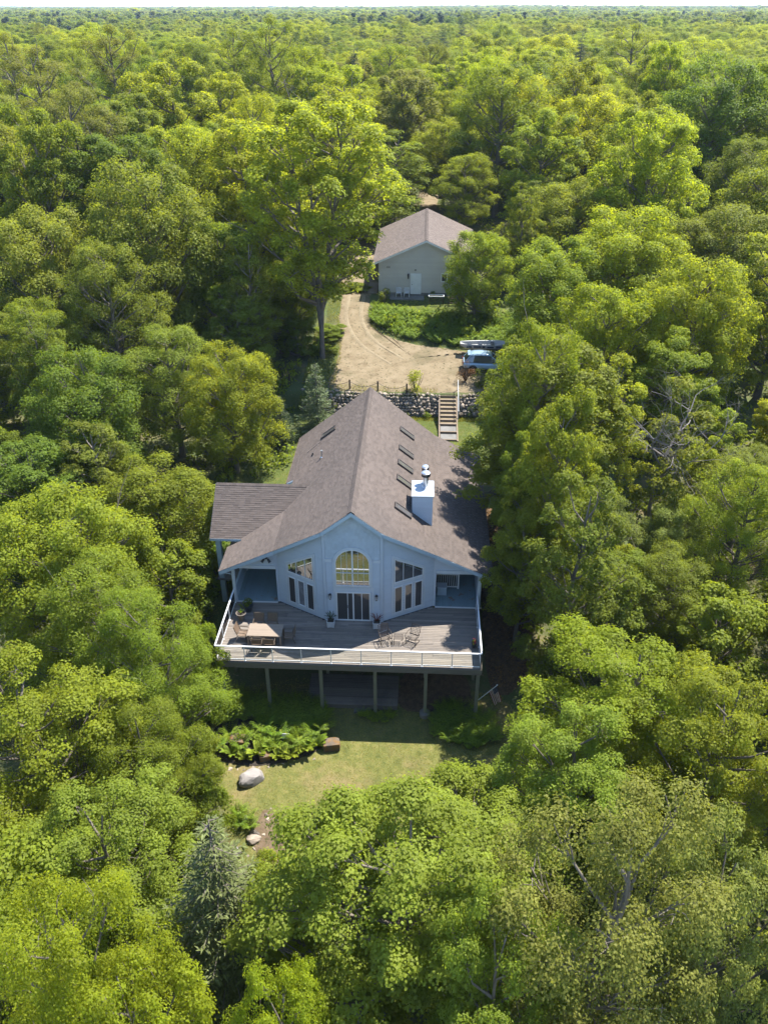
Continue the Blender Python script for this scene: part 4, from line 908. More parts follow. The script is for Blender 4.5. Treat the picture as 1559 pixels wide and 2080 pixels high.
# flag on its pole beside the deck post
fl = thing('flag', (3.75, 34.2, -3.75), 'striped national flag hanging from a slanted white pole beside the deck', 'flag')
p0 = Vector((3.58, 33.75, -2.35)); p1 = Vector((4.5, 33.55, -1.05))
m = MB(); m.tube([p0, p1], 0.018, 8); m.lathe([(0.035, 0), (0.045, 0.03), (0.01, 0.07)], tuple(p1), 8); m.build('pole', M['whitemetal'], fl)
def flagpt(u, v):  # u along pole from the tip down (hoist), v along the fly, hanging down
    base = p1+(p0-p1).normalized()*(0.06+0.66*u)
    drop = Vector((0.30, 0.10, -1.0)).normalized()*v*1.25
    fold = 0.07*math.sin(u*9+v*3)*v
    return base+drop*(1-0.12*u)+Vector((0.10*u*v+0.35*fold, fold, 0))
m = MB(); NU, NV = 13, 18
for i in range(NU):
    for j in range(NV):
        b = [flagpt(i/NU, j/NV), flagpt((i+1)/NU, j/NV), flagpt((i+1)/NU, (j+1)/NV), flagpt(i/NU, (j+1)/NV)]
        canton = i < 7 and j < 7
        mi = 2 if canton else (0 if i % 2 == 0 else 1)
        m.add(b, [(0, 1, 2, 3)], mi)
        if canton and (i+j) % 2 == 0:
            c = (b[0]+b[2])/2; a1 = (b[1]-b[0])*0.28; a2 = (b[3]-b[0])*0.28; n_ = a1.cross(a2).normalized()*0.006
            for sg in (1, -1): m.add([c+a1*math.cos(k*math.pi/5)*(1 if k % 2 == 0 else 0.45)+a2*math.sin(k*math.pi/5)*(1 if k % 2 == 0 else 0.45)+n_*sg for k in range(10)], [tuple(range(10))], 1)
m.build('cloth', [M['flagred'], M['flagwhite'], M['flagblue']], fl)

# ------------------------------------------------------------------ stones
def stone_mesh(name, seed, mat, sub=2, rough=0.16):
    bm = bmesh.new(); bmesh.ops.create_icosphere(bm, subdivisions=sub, radius=0.5); r = np.random.default_rng(seed)
    f = r.normal(0, 1, (5, 3)); ph = r.uniform(0, 6, 5)
    cut = [(unit(r.normal(size=3)), r.uniform(0.30, 0.42)) for _ in range(5)]
    for v in bm.verts:
        p = np.array(v.co); d = 1+rough*sum(math.sin(2.2*(p@f[k])*2+ph[k]) for k in range(5))/2.2; p = p*d
        for n_, h in cut:
            e = p@n_-h
            if e > 0: p = p-n_*e*0.8
        v.co = p
    me = bpy.data.meshes.new(name); bm.to_mesh(me); bm.free(); me.materials.append(mat); return me
stone_mes = [stone_mesh('stone', i, M['stone'], 1) for i in range(8)]
def put_stone(parent, x, y, z, sx, sy, sz, name='stone'):
    o = bpy.data.objects.new(name, rnd.choice(stone_mes)); C.objects.link(o); o.parent = parent
    pl = parent.location if parent is not None else Vector((0, 0, 0))
    o.location = Vector((x, y, z))-pl; o.scale = (sx, sy, sz); o.rotation_euler = (rnd.uniform(-.5, .5), rnd.uniform(-.5, .5), rnd.uniform(0, 6.28)); return o
def stone_wall(x0, x1, label, yf):
    t = thing('stone_wall', ((x0+x1)/2, 66, -0.2), label, 'stone wall'); n = 0
    rows = 7; filler = MB()
    for k in range(rows):
        f = k/(rows-1); z = 0.2+1.36*f; x = x0+rnd.uniform(0, .2)
        while x < x1:
            w = rnd.choice([rnd.uniform(0.18, 0.32), rnd.uniform(0.26, 0.52)])*(1.1-0.2*f); yy = yf(x)-0.95*(1-f)+rnd.uniform(-.12, .12)+0.25
            put_stone(t, x+w/2, yy, z+rnd.uniform(-.05, .05), w*1.12, w*1.0, w*0.85); n += 1; x += w*0.93
    bk = MB(); xs = np.linspace(x0-0.1, x1+0.1, 14)
    for a, b in zip(xs[:-1], xs[1:]): bk.prism([(a, yf(a)-0.75, -0.4), (b, yf(b)-0.75, -0.4), (b, yf(b)+0.45, 1.45), (a, yf(a)+0.45, 1.45)], (0, 0.4, 0))
    bk.build('wall_core', M['concrete'], t); return n
yfl = lambda x: 66.3+0.05*max(0, -x-4)**1.3
nw1 = stone_wall(-10.6, 1.55, 'low retaining wall of round field stones behind the house', yfl)
nw2 = stone_wall(3.15, 7.2, 'shaded retaining wall of field stones beyond the stair handrail', yfl)

# timber stairs
st = thing('garden_stairs', (2.35, 64, -0.2), 'timber edged garden stairs climbing through the stone wall', 'stairs')
SX0, SX1 = 1.68, 3.05
treads = [(61.1, 1.15), (62.25, 1.15)]+[(63.4+0.46*i, 0.46) for i in range(9)]
z = -0.18
for i, (y0, dp) in enumerate(treads):
    z += 0.165
    m = MB(); m.box(SX0, SX1, y0, y0+0.15, z-0.2, z); m.build('riser_timber', M['stairwood'], st, bevel=0.01)
    m = MB(); m.box(SX0+0.03, SX1-0.03, y0+0.151, y0+dp+0.02, z-0.25, z-0.022); m.build('tread_slab', M['concrete'] if dp > 1 else M['gravel'], st)
for x in (SX0-0.06, SX1+0.06):
    m = MB(); m.prism([(x-0.055, 61.0, -0.3), (x-0.055, 63.4, 0.0), (x-0.055, 67.5, 1.5), (x-0.055, 67.5, 1.72), (x-0.055, 63.4, 0.22), (x-0.055, 61.0, -0.08)], (0.11, 0, 0)); m.build('side_timber', M['stairwood'], st)
m = MB(); pts = [(3.2, 64.2, 0.3), (3.2, 67.4, 1.6)]
for p in pts: m.tube([p, (p[0], p[1], p[2]+0.95)], 0.035, 8)
m.tube([(3.2, 64.0, 1.2), (3.2, 67.5, 2.58)], 0.032, 8); m.build('handrail', M['planter'], st)
# rope fence above the wall
rf = thing('rope_fence', (-4.5, 67, 1.6), 'brown posts joined by sagging rope along the top of the stone wall', 'rope fence')
posts = [(-11.6, 68.1), (-8.9, 67.7), (-6.2, 67.25), (-3.74, 67.1), (-1.22, 66.75)]
for x, y in posts:
    m = MB(); z = tz(x, y); m.tube([(x, y, z-0.2), (x, y, z+0.85)], [0.075, 0.07], 8); m.lathe([(0.085, 0), (0.085, 0.05), (0.03, 0.07)], (x, y, z+0.85), 8); m.build('post', M['postwood'], rf)
for (a, b) in zip(posts[:-1], posts[1:]):
    m = MB(); m.tube([(a[0]+(b[0]-a[0])*t, a[1]+(b[1]-a[1])*t, tz(*a)*(1-t)+tz(*b)*t+0.75-0.42*math.sin(math.pi*t)) for t in np.linspace(0, 1, 10)], 0.022, 5); m.build('rope', M['rope'], rf)

# ------------------------------------------------------------------ garage
GX, GY0, GY1, GZ = 0.2, 86.3, 101.2, 4.3
gar = thing('garage', (GX, 93, GZ), 'grey sided garage with brown gable roof beyond the gravel court', 'garage')
ge, gr, gp = 3.28, 5.74, 0.435   # wall height, ridge height, pitch
gw = 4.74
gz = lambda s: GZ+gr-gp*s
m = MB(); m.prism([(GX-gw, GY0, GZ-0.4), (GX+gw, GY0, GZ-0.4), (GX+gw, GY0, gz(gw)-0.2), (GX, GY0, gz(0)-0.2), (GX-gw, GY0, gz(gw)-0.2)], (0, GY1-GY0, 0)); gwall = m.build('wall', M['siding_garage'], gar)
m = MB(); siding(m, (GX-gw, GY0, GZ), (1, 0, 0), [(0.08, 0.3), (2*gw-0.08, 0.3), (2*gw-0.08, gr-gp*gw-0.25), (gw, gr-0.25), (0.08, gr-gp*gw-0.25)], 0.2, 0.02, out=(0, -1, 0))
siding(m, (GX-gw, GY1, GZ), (0, -1, 0), [(0.08, 0.3), (GY1-GY0-0.08, 0.3), (GY1-GY0-0.08, gr-gp*gw-0.25), (0.08, gr-gp*gw-0.25)], 0.2, 0.02, out=(-1, 0, 0)); tag(m.build('siding_board', M['siding_garage'], gwall), kind='stuff')
for x in (GX-gw, GX+gw):
    m = MB(); m.box(x-0.06, x+0.06, GY0-0.035, GY0+0.06, GZ+0.1, gz(gw)-0.2); m.build('corner_board', M['siding_garage'], gar)
m = MB(); m.box(GX-gw-0.02, GX+gw+0.02, GY0-0.025, GY0+0.1, GZ-0.4, GZ+0.29); m.build('foundation', M['concrete'], gar)
m = MB(); se = 5.45
for sg in (-1, 1): m.prism([(GX, GY0-0.4, gz(0)), (GX+sg*se, GY0-0.4, gz(se)), (GX+sg*se, GY0-0.4, gz(se)-0.13), (GX, GY0-0.4, gz(0)-0.13)], (0, GY1-GY0+0.8, 0))
groof = m.build('roof', M['white'], gar)
m = MB(); cg = math.hypot(1, gp)
for sg in (-1, 1): shingles(m, (GX, 0, gz(0)+0.004), (0, 1, 0), (sg, 0, -gp), [(GY0-0.43, 0.02), (GY0-0.43, se*cg+0.03), (GY1+0.43, se*cg+0.03), (GY1+0.43, 0.02)], 0.15, 0.33, 0.018, seed=40+sg)
tag(m.build('shingle', M['shingle_garage'], groof), kind='stuff')
m = MB(); ridgecaps(m, (GX, GY0-0.43, gz(0)), (GX, GY1+0.4, gz(0)), (1, 0, 0), gp, 0.2, 0.22); tag(m.build('ridge_cap', M['shingle_garage'], groof), kind='stuff')
for sg in (-1, 1):
    m = MB(); m.prism([(GX, GY0-0.40, gz(0)-0.015), (GX+sg*se, GY0-0.40, gz(se)-0.015), (GX+sg*se, GY0-0.40, gz(se)-0.19), (GX, GY0-0.40, gz(0)-0.19)], (0, -0.04, 0)); m.build('fascia_board', M['white'], gar)
m = MB(); m.tube([(GX-gw-0.1, GY0+0.15, gz(se)-0.1), (GX-gw-0.1, GY0+0.15, GZ-0.1)], 0.045, 6); m.build('downspout', M['white'], gar)
m = MB(); dx = -0.8; m.box(dx-0.56, dx+0.56, GY0-0.06, GY0-0.02, GZ+0.16, GZ+2.3); d = m.build('door_frame', M['white'], gar)
m = MB(); m.box(dx-0.46, dx+0.46, GY0-0.085, GY0-0.062, GZ+0.18, GZ+2.2)
for px_ in (-0.22, 0.22):
    for pz, ph in ((0.35, 0.5), (1.0, 0.55), (1.7, 0.38)): m.box(dx+px_-0.16, dx+px_+0.16, GY0-0.095, GY0-0.086, GZ+pz, GZ+pz+ph)
dd = m.build('door', M['white'], gar)
m = MB(); m.lathe([(0.035, 0), (0.04, 0.05)], (dx-0.38, GY0-0.13, GZ+1.15), 8); m.build('handle', M['black'], dd)
onG = lambda x, z, o=0.0: Vector((x, GY0-0.02-o, z))
framed(onG, [(1.8, GZ+1.45), (3.1, GZ+1.45), (3.1, GZ+2.35), (1.8, GZ+2.35)], gar, 'window', 0.09, 0.0, 0.05, 'glass_dark', bars=[((2.45, GZ+1.5), (2.45, GZ+2.3), 0.07)])
m = MB(); lx = -1.58; m.box(lx-0.05, lx+0.05, GY0-0.08, GY0-0.02, GZ+1.85, GZ+2.15); m.lathe([(0.05, 1.78), (0.08, 2.2), (0.1, 2.22), (0.02, 2.36)], (lx, GY0-0.18, GZ), 8); m.build('lantern', M['black'], gar)
m = MB(); m.lathe([(0.04, 0), (0.08, 0.02), (0.08, 0.08), (0.02, 0.12)], (-0.85, GY0-0.1, GZ+2.62), 8); m.build('security_light', M['black'], gar)
for x in (-3.75, -3.55):
    m = MB(); m.box(x-0.03, x+0.03, GY0-0.09, GY0-0.02, GZ+2.85, GZ+3.0); m.build('wall_vent', M['plastic_dark'], gar)
# yard things in front of the garage
m = MB(); m.box(-5.9, -4.88, 86.9, 90.7, 4.1, 4.36); tag(m.build('concrete_pad', M['plywood'], None, bevel=0.02), 'tan slab on the ground along the driveway side of the garage', 'slab')
m = MB(); m.box(-3.5, 0.1, 84.9, 86.2, 3.9, 4.33); tag(m.build('doorstep_slab', M['concrete'], None, bevel=0.02), 'concrete landing before the white garage door', 'landing')
def plastic_chair(x, y, rz, label):
    z = 4.33; t = thing('plastic_chair', (x, y, z), label, 'chair', 'white plastic chairs at the garage', rz); 
    P = MB(); P.prism([(-0.24, -0.24, 0.40), (0.24, -0.24, 0.40), (0.22, 0.22, 0.42), (-0.22, 0.22, 0.42)], (0, 0, 0.025))
    def bld(mb, n):
        o = mb.build(n, M['chairplastic'], None); o.parent = t; return o
    bld(P, 'seat'); P = MB()
    for i in range(5): a = -0.19+i*0.095; P.beam((a, 0.22, 0.44), (a*1.05, 0.33, 0.80), 0.055, 0.018)
    P.beam((-0.25, 0.33, 0.82), (0.25, 0.33, 0.82), 0.03, 0.09); bld(P, 'backrest')
    for s in (-1, 1):
        P = MB(); P.tube([(s*0.27, -0.27, 0), (s*0.26, -0.22, 0.63), (s*0.27, 0.28, 0.66), (s*0.24, 0.33, 0.8)], 0.028, 6); bld(P, 'arm')
        P = MB(); P.tube([(s*0.26, 0.32, 0), (s*0.22, 0.22, 0.42)], 0.028, 6); bld(P, 'leg')
    return t
plastic_chair(-2.55, 85.75, 0.08, 'white plastic armchair farther from the garage door'); plastic_chair(-1.72, 85.75, -0.06, 'white plastic armchair nearer the garage door')
def work_frame(x, y, label, nm, mtop):
    z = tz(x, y); t = thing(nm, (x, y, z), label, 'rack')
    for dx_ in (-0.72, 0.72):
        for dy in (-0.3, 0.3): m = MB(); m.box(x+dx_-0.035, x+dx_+0.035, y+dy-0.035, y+dy+0.035, z-0.1, z+0.85); m.build('leg', M['postwood'], t)
    m = MB(); m.box(x-0.8, x+0.8, y-0.37, y-0.29, z+0.85, z+0.93); m.box(x-0.8, x+0.8, y+0.29, y+0.37, z+0.85, z+0.93); m.box(x-0.8, x-0.72, y-0.285, y+0.285, z+0.85, z+0.93); m.box(x+0.72, x+0.8, y-0.285, y+0.285, z+0.85, z+0.93); m.build('top_rail', mtop, t)
    for q in (0.3, 0.55):
        m = MB(); m.box(x-0.72, x+0.72, y-0.02, y+0.02, z+q, z+q+0.06); m.build('cross_bar', M['postwood'], t)
work_frame(1.35, 84.3, 'open frame rack with white top rails below the garage window', 'timber_rack', M['white']); work_frame(3.35, 83.9, 'brown timber frame rack beside the white railed rack', 'timber_rack', M['postwood'])

# ------------------------------------------------------------------ parked car and boat
def profile_loft(secs, n_half):
    pass
car = thing('parked_car', (5.95, 71.3, tz(5.95, 71.3)), 'blue grey hatchback wagon parked at the shaded end of the gravel court', 'car')
cz = tz(5.95, 71.3)+0.03; cx0 = 3.72; CL = 4.65; cy = 71.35; CW = 0.90
# side profile stations: x, half width low, z bottom, z belt, half width belt
st_ = [(0.0, 0.70, 0.42, 0.92, 0.66), (0.06, 0.82, 0.30, 1.0, 0.76), (0.30, 0.88, 0.26, 1.02, 0.84), (0.9, 0.90, 0.24, 1.0, 0.87), (1.6, 0.90, 0.22, 0.98, 0.88), (2.4, 0.90, 0.22, 0.95, 0.88), (3.1, 0.90, 0.22, 0.93, 0.86), (3.7, 0.89, 0.24, 0.88, 0.82), (4.3, 0.84, 0.28, 0.78, 0.74), (4.6, 0.72, 0.34, 0.66, 0.60), (4.65, 0.62, 0.42, 0.58, 0.5)]
m = MB(); rings = []
for (x, wl, zb, zt, wt) in st_:
    zm = (zb+zt)/2; rings.append([(cx0+x, cy-wl*0.93, cz+zb), (cx0+x, cy-wl, cz+zm-0.08), (cx0+x, cy-wl, cz+zm+0.12), (cx0+x, cy-wt, cz+zt), (cx0+x, cy, cz+zt+0.03), (cx0+x, cy+wt, cz+zt), (cx0+x, cy+wl, cz+zm+0.12), (cx0+x, cy+wl, cz+zm-0.08), (cx0+x, cy+wl*0.93, cz+zb)])
vs_ = [p for r_ in rings for p in r_]; k9 = 9; fs = []
for i in range(len(rings)-1):
    for j in range(k9): fs.append((i*k9+j, i*k9+(j+1) % k9, (i+1)*k9+(j+1) % k9, (i+1)*k9+j))
fs += [tuple(range(k9)), tuple((len(rings)-1)*k9+j for j in reversed(range(k9)))]
m.add(vs_, fs); body = m.build('body', M['carpaint'], car, smooth=True)
md = body.modifiers.new('s', 'SUBSURF'); md.levels = 1; md.render_levels = 1
# cabin: glass greenhouse with painted roof and pillars
gl = [(0.22, 0.80, 1.00), (0.62, 0.66, 1.56), (1.5, 0.68, 1.63), (2.35, 0.66, 1.56), (3.2, 0.80, 0.95)]
m = MB(); low = [(0.12, 0.80, 0.99), (0.9, 0.85, 0.99), (1.7, 0.86, 0.97), (2.5, 0.85, 0.94), (3.3, 0.78, 0.92)]
hi = [(0.60, 0.62, 1.54), (1.05, 0.66, 1.60), (1.6, 0.67, 1.62), (2.1, 0.66, 1.58), (2.5, 0.62, 1.50)]
vs_ = []; 
for (a, b) in zip(low, hi): vs_ += [(cx0+a[0], cy-a[1], cz+a[2]), (cx0+b[0], cy-b[1], cz+b[2]), (cx0+b[0], cy+b[1], cz+b[2]), (cx0+a[0], cy+a[1], cz+a[2])]
fs = []
for i in range(4): fs += [(4*i, 4*i+4, 4*i+5, 4*i+1), (4*i+2, 4*i+6, 4*i+7, 4*i+3)]
fs += [(0, 1, 2, 3), (16, 19, 18, 17)]
m.add(vs_, fs); m.build('window_glass', M['carglass'], car)
m = MB(); n = len(hi); vs_ = []
for b in hi:
    for wv, zz in ((-1.03, 0.0), (-0.6, 0.05), (0, 0.07), (0.6, 0.05), (1.03, 0.0)): vs_.append((cx0+b[0]+(0.05 if b is hi[-1] else (-0.06 if b is hi[0] else 0)), cy+b[1]*wv, cz+b[2]+zz))
fs = [(i*5+j, i*5+j+1, (i+1)*5+j+1, (i+1)*5+j) for i in range(n-1) for j in range(4)]
m.add(vs_, fs); rp = m.build('roof', M['carpaint'], car, smooth=True); md = rp.modifiers.new('t', 'SOLIDIFY'); md.thickness = 0.04; md.offset = 0
for sy in (-1, 1):
    for i in (0, 1, 2, 4):
        m = MB(); a, b = low[i], hi[i]; m.beam((cx0+a[0], cy+sy*(a[1]+0.008), cz+a[2]), (cx0+b[0], cy+sy*(b[1]+0.008), cz+b[2]), 0.07 if i in (0, 4) else 0.04, 0.05, up=(1, 0, 0)); m.build('pillar', M['carpaint'] if i in (0, 4) else M['plastic_dark'], car)
    m = MB(); m.tube([(cx0+0.75, cy+sy*0.60, cz+1.60), (cx0+0.9, cy+sy*0.60, cz+1.70), (cx0+2.0, cy+sy*0.60, cz+1.70), (cx0+2.15, cy+sy*0.60, cz+1.61)], 0.022, 6); m.build('roof_rail', M['plastic_dark'], car)
    m = MB(); m.box(cx0+0.35, cx0+4.25, cy+sy*0.90-0.015, cy+sy*0.90+0.015, cz+0.24, cz+0.36); m.build('side_skirt', M['plastic_dark'], car)
    m = MB(); m.prism([(cx0-0.01, cy+sy*0.50, cz+0.78), (cx0-0.01, cy+sy*0.70, cz+0.78), (cx0+0.04, cy+sy*0.76, cz+0.98), (cx0-0.0, cy+sy*0.52, cz+0.95)], (-0.04, 0, 0)); m.build('tail_lamp', M['redlamp'], car)
    m = MB(); m.lathe([(0.02, 0), (0.10, 0.02), (0.10, 0.12), (0.03, 0.16)], (cx0+2.75, cy+sy*0.98, cz+0.93), 8); m.build('door_mirror', M['plastic_dark'], car)
    for wx in (0.88, 3.55):
        m = MB(); yc = cy+sy*0.80; n = 22
        ring = lambda rr, yy: [(cx0+wx+rr*math.cos(2*math.pi*k/n), yy, cz+0.335+rr*math.sin(2*math.pi*k/n)) for k in range(n)]
        prof = [(0.22, yc-0.11), (0.30, yc-0.115), (0.335, yc-0.09), (0.335, yc+0.09), (0.30, yc+0.115), (0.22, yc+0.11)]; vs_ = []
        for rr, yy in prof: vs_ += ring(rr, yy)
        m.add(vs_, [(i*n+k, i*n+(k+1) % n, (i+1)*n+(k+1) % n, (i+1)*n+k) for i in range(5) for k in range(n)]); w = m.build('wheel', M['tyre'], car)
        m = MB(); yo = yc+sy*0.10
        for k in range(5):
            a = 2*math.pi*k/5; m.beam((cx0+wx, yo, cz+0.335), (cx0+wx+0.215*math.cos(a), yo, cz+0.335+0.215*math.sin(a)), 0.055, 0.025, up=(0, 1, 0))
        m.add(ring(0.225, yo-0.02*sy), [tuple(range(n))]); m.build('rim', M['rim'], w)
        m = MB(); vs_ = [(cx0+wx+r_*math.cos(a), cy+sy*0.905, cz+0.335+r_*math.sin(a)) for r_ in (0.345, 0.42) for a in np.linspace(-0.15, math.pi+0.15, 13)]
        m.add(vs_, [(i, i+1, i+14, i+13) for i in range(12)]); m.build('wheel_arch', M['plastic_dark'], car)
m = MB(); m.box(cx0-0.03, cx0+0.05, cy-0.75, cy+0.75, cz+0.34, cz+0.55); m.build('bumper', M['plastic_dark'], car, bevel=0.015)
m = MB(); m.prism([(cx0+0.42, cy-0.6, cz+1.56), (cx0+0.42, cy+0.6, cz+1.56), (cx0+0.65, cy+0.62, cz+1.62), (cx0+0.65, cy-0.62, cz+1.62)], (0, 0, 0.03)); m.build('spoiler', M['carpaint'], car)
m = MB(); m.box(cx0-0.015, cx0+0.0, cy-0.25, cy+0.25, cz+0.66, cz+0.78); m.build('number_plate', M['white'], car)
# boat on a low trailer behind the car
bt = thing('small_boat', (5.9, 74.2, tz(5.9, 74.2)), 'white hulled small boat with navy markings standing behind the car', 'boat')
bz = tz(5.9, 74.2)+0.55; m = MB(); S = []
for i, t in enumerate(np.linspace(0, 1, 11)):
    x = 3.55+4.6*t; w = 0.72*math.sin(math.pi*min(1, 0.12+t*0.55+0.0))**0.7 if t < 0.65 else 0.72*(1-((t-0.65)/0.35)**2)**0.6+0.02
    z0 = bz+0.10+0.25*(1-min(1, t/0.2))**2+0.28*max(0, (t-0.75)/0.25)**2; zt = bz+0.62+0.10*max(0, t-0.6)
    S.append([(x, 74.2-w, zt), (x, 74.2-w*0.9, z0+0.18), (x, 74.2-w*0.45, z0), (x, 74.2+w*0.45, z0), (x, 74.2+w*0.9, z0+0.18), (x, 74.2+w, zt), (x, 74.2+w*0.9, zt-0.03), (x, 74.2+w*0.75, z0+0.2), (x, 74.2-w*0.75, z0+0.2), (x, 74.2-w*0.9, zt-0.03)])
vs_ = [p for s_ in S for p in s_]; n = 10
m.add(vs_, [(i*n+j, i*n+(j+1) % n, (i+1)*n+(j+1) % n, (i+1)*n+j) for i in range(10) for j in range(n)]+[tuple(range(10)), tuple(100+j for j in range(10))]); m.build('hull', M['hull'], bt)
for i, (x, w, h) in enumerate(((4.1, 0.5, 0.16), (4.75, 0.7, 0.2), (5.55, 0.25, 0.2), (6.0, 0.6, 0.14), (6.8, 0.5, 0.18))):
    m = MB(); m.box(x, x+w, 73.455, 73.485, bz+0.36, bz+0.36+h); m.build('hull_mark', M['hull_mark'], bt)
for x in (4.3, 5.3, 6.4):
    m = MB(); m.box(x, x+0.28, 73.62, 74.78, bz+0.46, bz+0.50); m.build('thwart', M['hull_mark'], bt)
m = MB(); m.beam((3.6, 74.2, bz-0.05), (8.6, 74.2, bz-0.05), 0.08, 0.08); m.beam((5.6, 73.4, bz-0.1), (5.6, 75.0, bz-0.1), 0.08, 0.08); m.build('trailer_frame', M['plastic_dark'], bt)
for sy in (73.35, 75.05):
    m = MB(); m.tube([(5.6, sy-0.08, bz-0.27), (5.6, sy+0.08, bz-0.27)], 0.27, 16); m.build('trailer_wheel', M['tyre'], bt)

# ------------------------------------------------------------------ garden beds, rocks, shrubs
def rock(name, x, y, r, mat, label, cat='rock', sc=(1, 1, 0.8), seed=1, z=0):
    me = stone_mesh(name, seed, mat, 3, 0.12); o = addobj(name, me, None, (x, y, tz(x, y)+r*sc[2]*0.55+z), seed*1.7); o.scale = (r*2*sc[0], r*2*sc[1], r*2*sc[2]); return tag(o, label, cat)
rock('boulder', -8.15, 28.95, 0.56, M['boulder'], 'large pale granite boulder at the lawn edge', 'boulder', (0.85, 1.3, 0.72), 3)
rock('boulder', -8.5, 24.1, 0.42, M['boulder'], 'grey boulder near the spruce top below the lawn', 'boulder', (1, 0.9, 0.9), 5)
def ledge(x, y, w, d, h, rz, label, seed):
    r = np.random.default_rng(seed); bm = bmesh.new(); bmesh.ops.create_cube(bm, size=1.0); bmesh.ops.subdivide_edges(bm, edges=bm.edges[:], cuts=3, use_grid_fill=True)
    for v in bm.verts:
        q = np.array(v.co); rr_ = np.linalg.norm(q); v.co = q*(1-0.16*max(0, rr_-0.5)/0.37)+r.normal(0, 0.022, 3)
    me = bpy.data.meshes.new('ledge_rock'); bm.to_mesh(me); bm.free(); me.materials.append(M['lichen']); o = addobj('ledge_rock', me, None, (x, y, tz(x, y)+h*0.42), rz); o.scale = (w, d, h); tag(o, label, 'rock')
ledge(-4.3, 31.25, 0.95, 0.6, 0.6, 0.15, 'square rock with orange lichen at the lawn end of the hosta bed', 8)
ledge(-9.3, 31.3, 1.0, 0.7, 0.6, -0.1, 'lichen covered rock at the wooded end of the hosta bed', 9)
ledge(-7.75, 30.35, 0.6, 0.5, 0.5, 0.3, 'orange tinged rock in the middle of the hosta bed', 12)
rock('garden_stone', -7.55, 25.6, 0.34, M['stone'], 'brown stone at the tip of the fern bed by the boulder', 'rock', (1.2, 0.8, 0.6), 13)
rock('garden_stone', -8.2, 24.9, 0.26, M['boulder'], 'pale blue grey stone below the fern bed', 'rock', (1.2, 0.8, 0.7), 14)
rock('garden_stone', -7.1, 26.9, 0.13, M['stone'], 'small pale stone on the sandy edge of the fern bed', 'rock', (0.8, 1.3, 0.8), 15)
edge = thing('stone_edging', (-6.3, 30, -3.8), 'row of half buried stones edging the hosta bed', 'stone edging')
for i in range(14):
    f = i/13; put_stone(edge, -9.9+5.2*f+rnd.uniform(-.1, .1), 29.55+1.15*f**1.6+rnd.uniform(-.1, .1), tz(-7, 30)-0.06, *(rnd.uniform(0.28, 0.5) for _ in range(2)), rnd.uniform(0.2, 0.3))
edge2 = thing('stone_edging', (-7.4, 25.6, -4.3), 'row of small stones around the sandy fern bed', 'stone edging')
for i in range(9):
    a = i/8; put_stone(edge2, -6.95-1.5*a+0.5*math.sin(a*3), 27.2-3.1*a+rnd.uniform(-.1, .1), tz(-7.4, 27.2-3.1*a)-0.02, *(rnd.uniform(0.2, 0.36) for _ in range(2)), 0.2)
HBED = [(-10.6, 30.3), (-8.5, 29.75), (-6.4, 30.2), (-4.9, 31.0), (-4.4, 32.0), (-6.0, 33.0), (-9.0, 33.2), (-11, 32.5)]
blob('planting_bed', HBED, M['soil'], 0.075, 'dark soil of the hosta bed', jit=0.05)
ferns = [fern_mesh('fern_plant', M['fern'], 15, 0.62, 0.62, s) for s in (1, 2, 3)]
hostas = [rosette_mesh('hosta_plant', M['hosta'], 26, 0.36, 0.46, 0.4, 0.19, s) for s in (4, 5)]
BED = [('hosta_plant', -9.6, 30.5), ('hosta_plant', -8.75, 30.25), ('fern_plant', -9.1, 30.95), ('hosta_plant', -8.2, 30.6), ('hosta_plant', -7.05, 30.45), ('fern_plant', -6.95, 31.0), ('hosta_plant', -6.4, 30.55), ('fern_plant', -7.7, 31.35), ('hosta_plant', -5.7, 30.95), ('fern_plant', -6.1, 31.4), ('hosta_plant', -5.1, 31.3), ('fern_plant', -5.3, 31.9), ('hosta_plant', -6.6, 31.9), ('fern_plant', -8.6, 31.75), ('hosta_plant', -10.2, 31.1), ('fern_plant', -9.9, 31.8),
       ('hosta_plant', -7.5, 30.95), ('hosta_plant', -8.1, 31.3), ('fern_plant', -6.5, 31.05), ('fern_plant', -7.25, 31.75), ('hosta_plant', -5.6, 31.75), ('hosta_plant', -9.0, 31.75), ('fern_plant', -10.5, 30.7), ('fern_plant', -4.85, 32.3), ('fern_plant', -5.9, 32.3), ('fern_plant', -8.1, 32.2)]
ordn = ['first', 'second', 'third', 'fourth', 'fifth', 'sixth', 'seventh', 'eighth', 'ninth', 'tenth', 'eleventh', 'twelfth', 'thirteenth', 'fourteenth']
cnt = {}
for nm, x, y in sorted(BED, key=lambda b: -b[1]):
    cnt[nm] = cnt.get(nm, -1)+1; k = cnt[nm]
    lb = ('broad leaved bright hosta' if nm[0] == 'h' else 'feathery green fern')+f', {ordn[k]} from the lichen rock along the bed'
    o = addobj(nm, rnd.choice(hostas if nm[0] == 'h' else ferns), None, (x, y, tz(x, y)+0.08), rnd.uniform(0, 6)); o.scale = (rnd.uniform(1.1, 1.5),)*3
    tag(o, lb, 'plant', 'hostas in the stone edged bed' if nm[0] == 'h' else 'ferns in the stone edged bed')
for k, (x, y) in enumerate([(-8.5, 26.9), (-7.95, 26.75), (-8.3, 26.3), (-7.75, 26.2)]):
    o = addobj('fern_plant', ferns[k % 3], None, (x, y, tz(x, y)+0.03), k*1.3); o.scale = (0.95,)*3
    tag(o, f'yellow green fern below the large boulder, {ordn[k]} counting away from the boulder', 'plant', 'ferns below the boulder')
t = thing('garden_sign', (-6.75, 31.3, tz(-6.75, 31.3)), 'small pale plaque on a stake among the hostas', 'garden sign'); m = MB(); zz = tz(-6.75, 31.3)
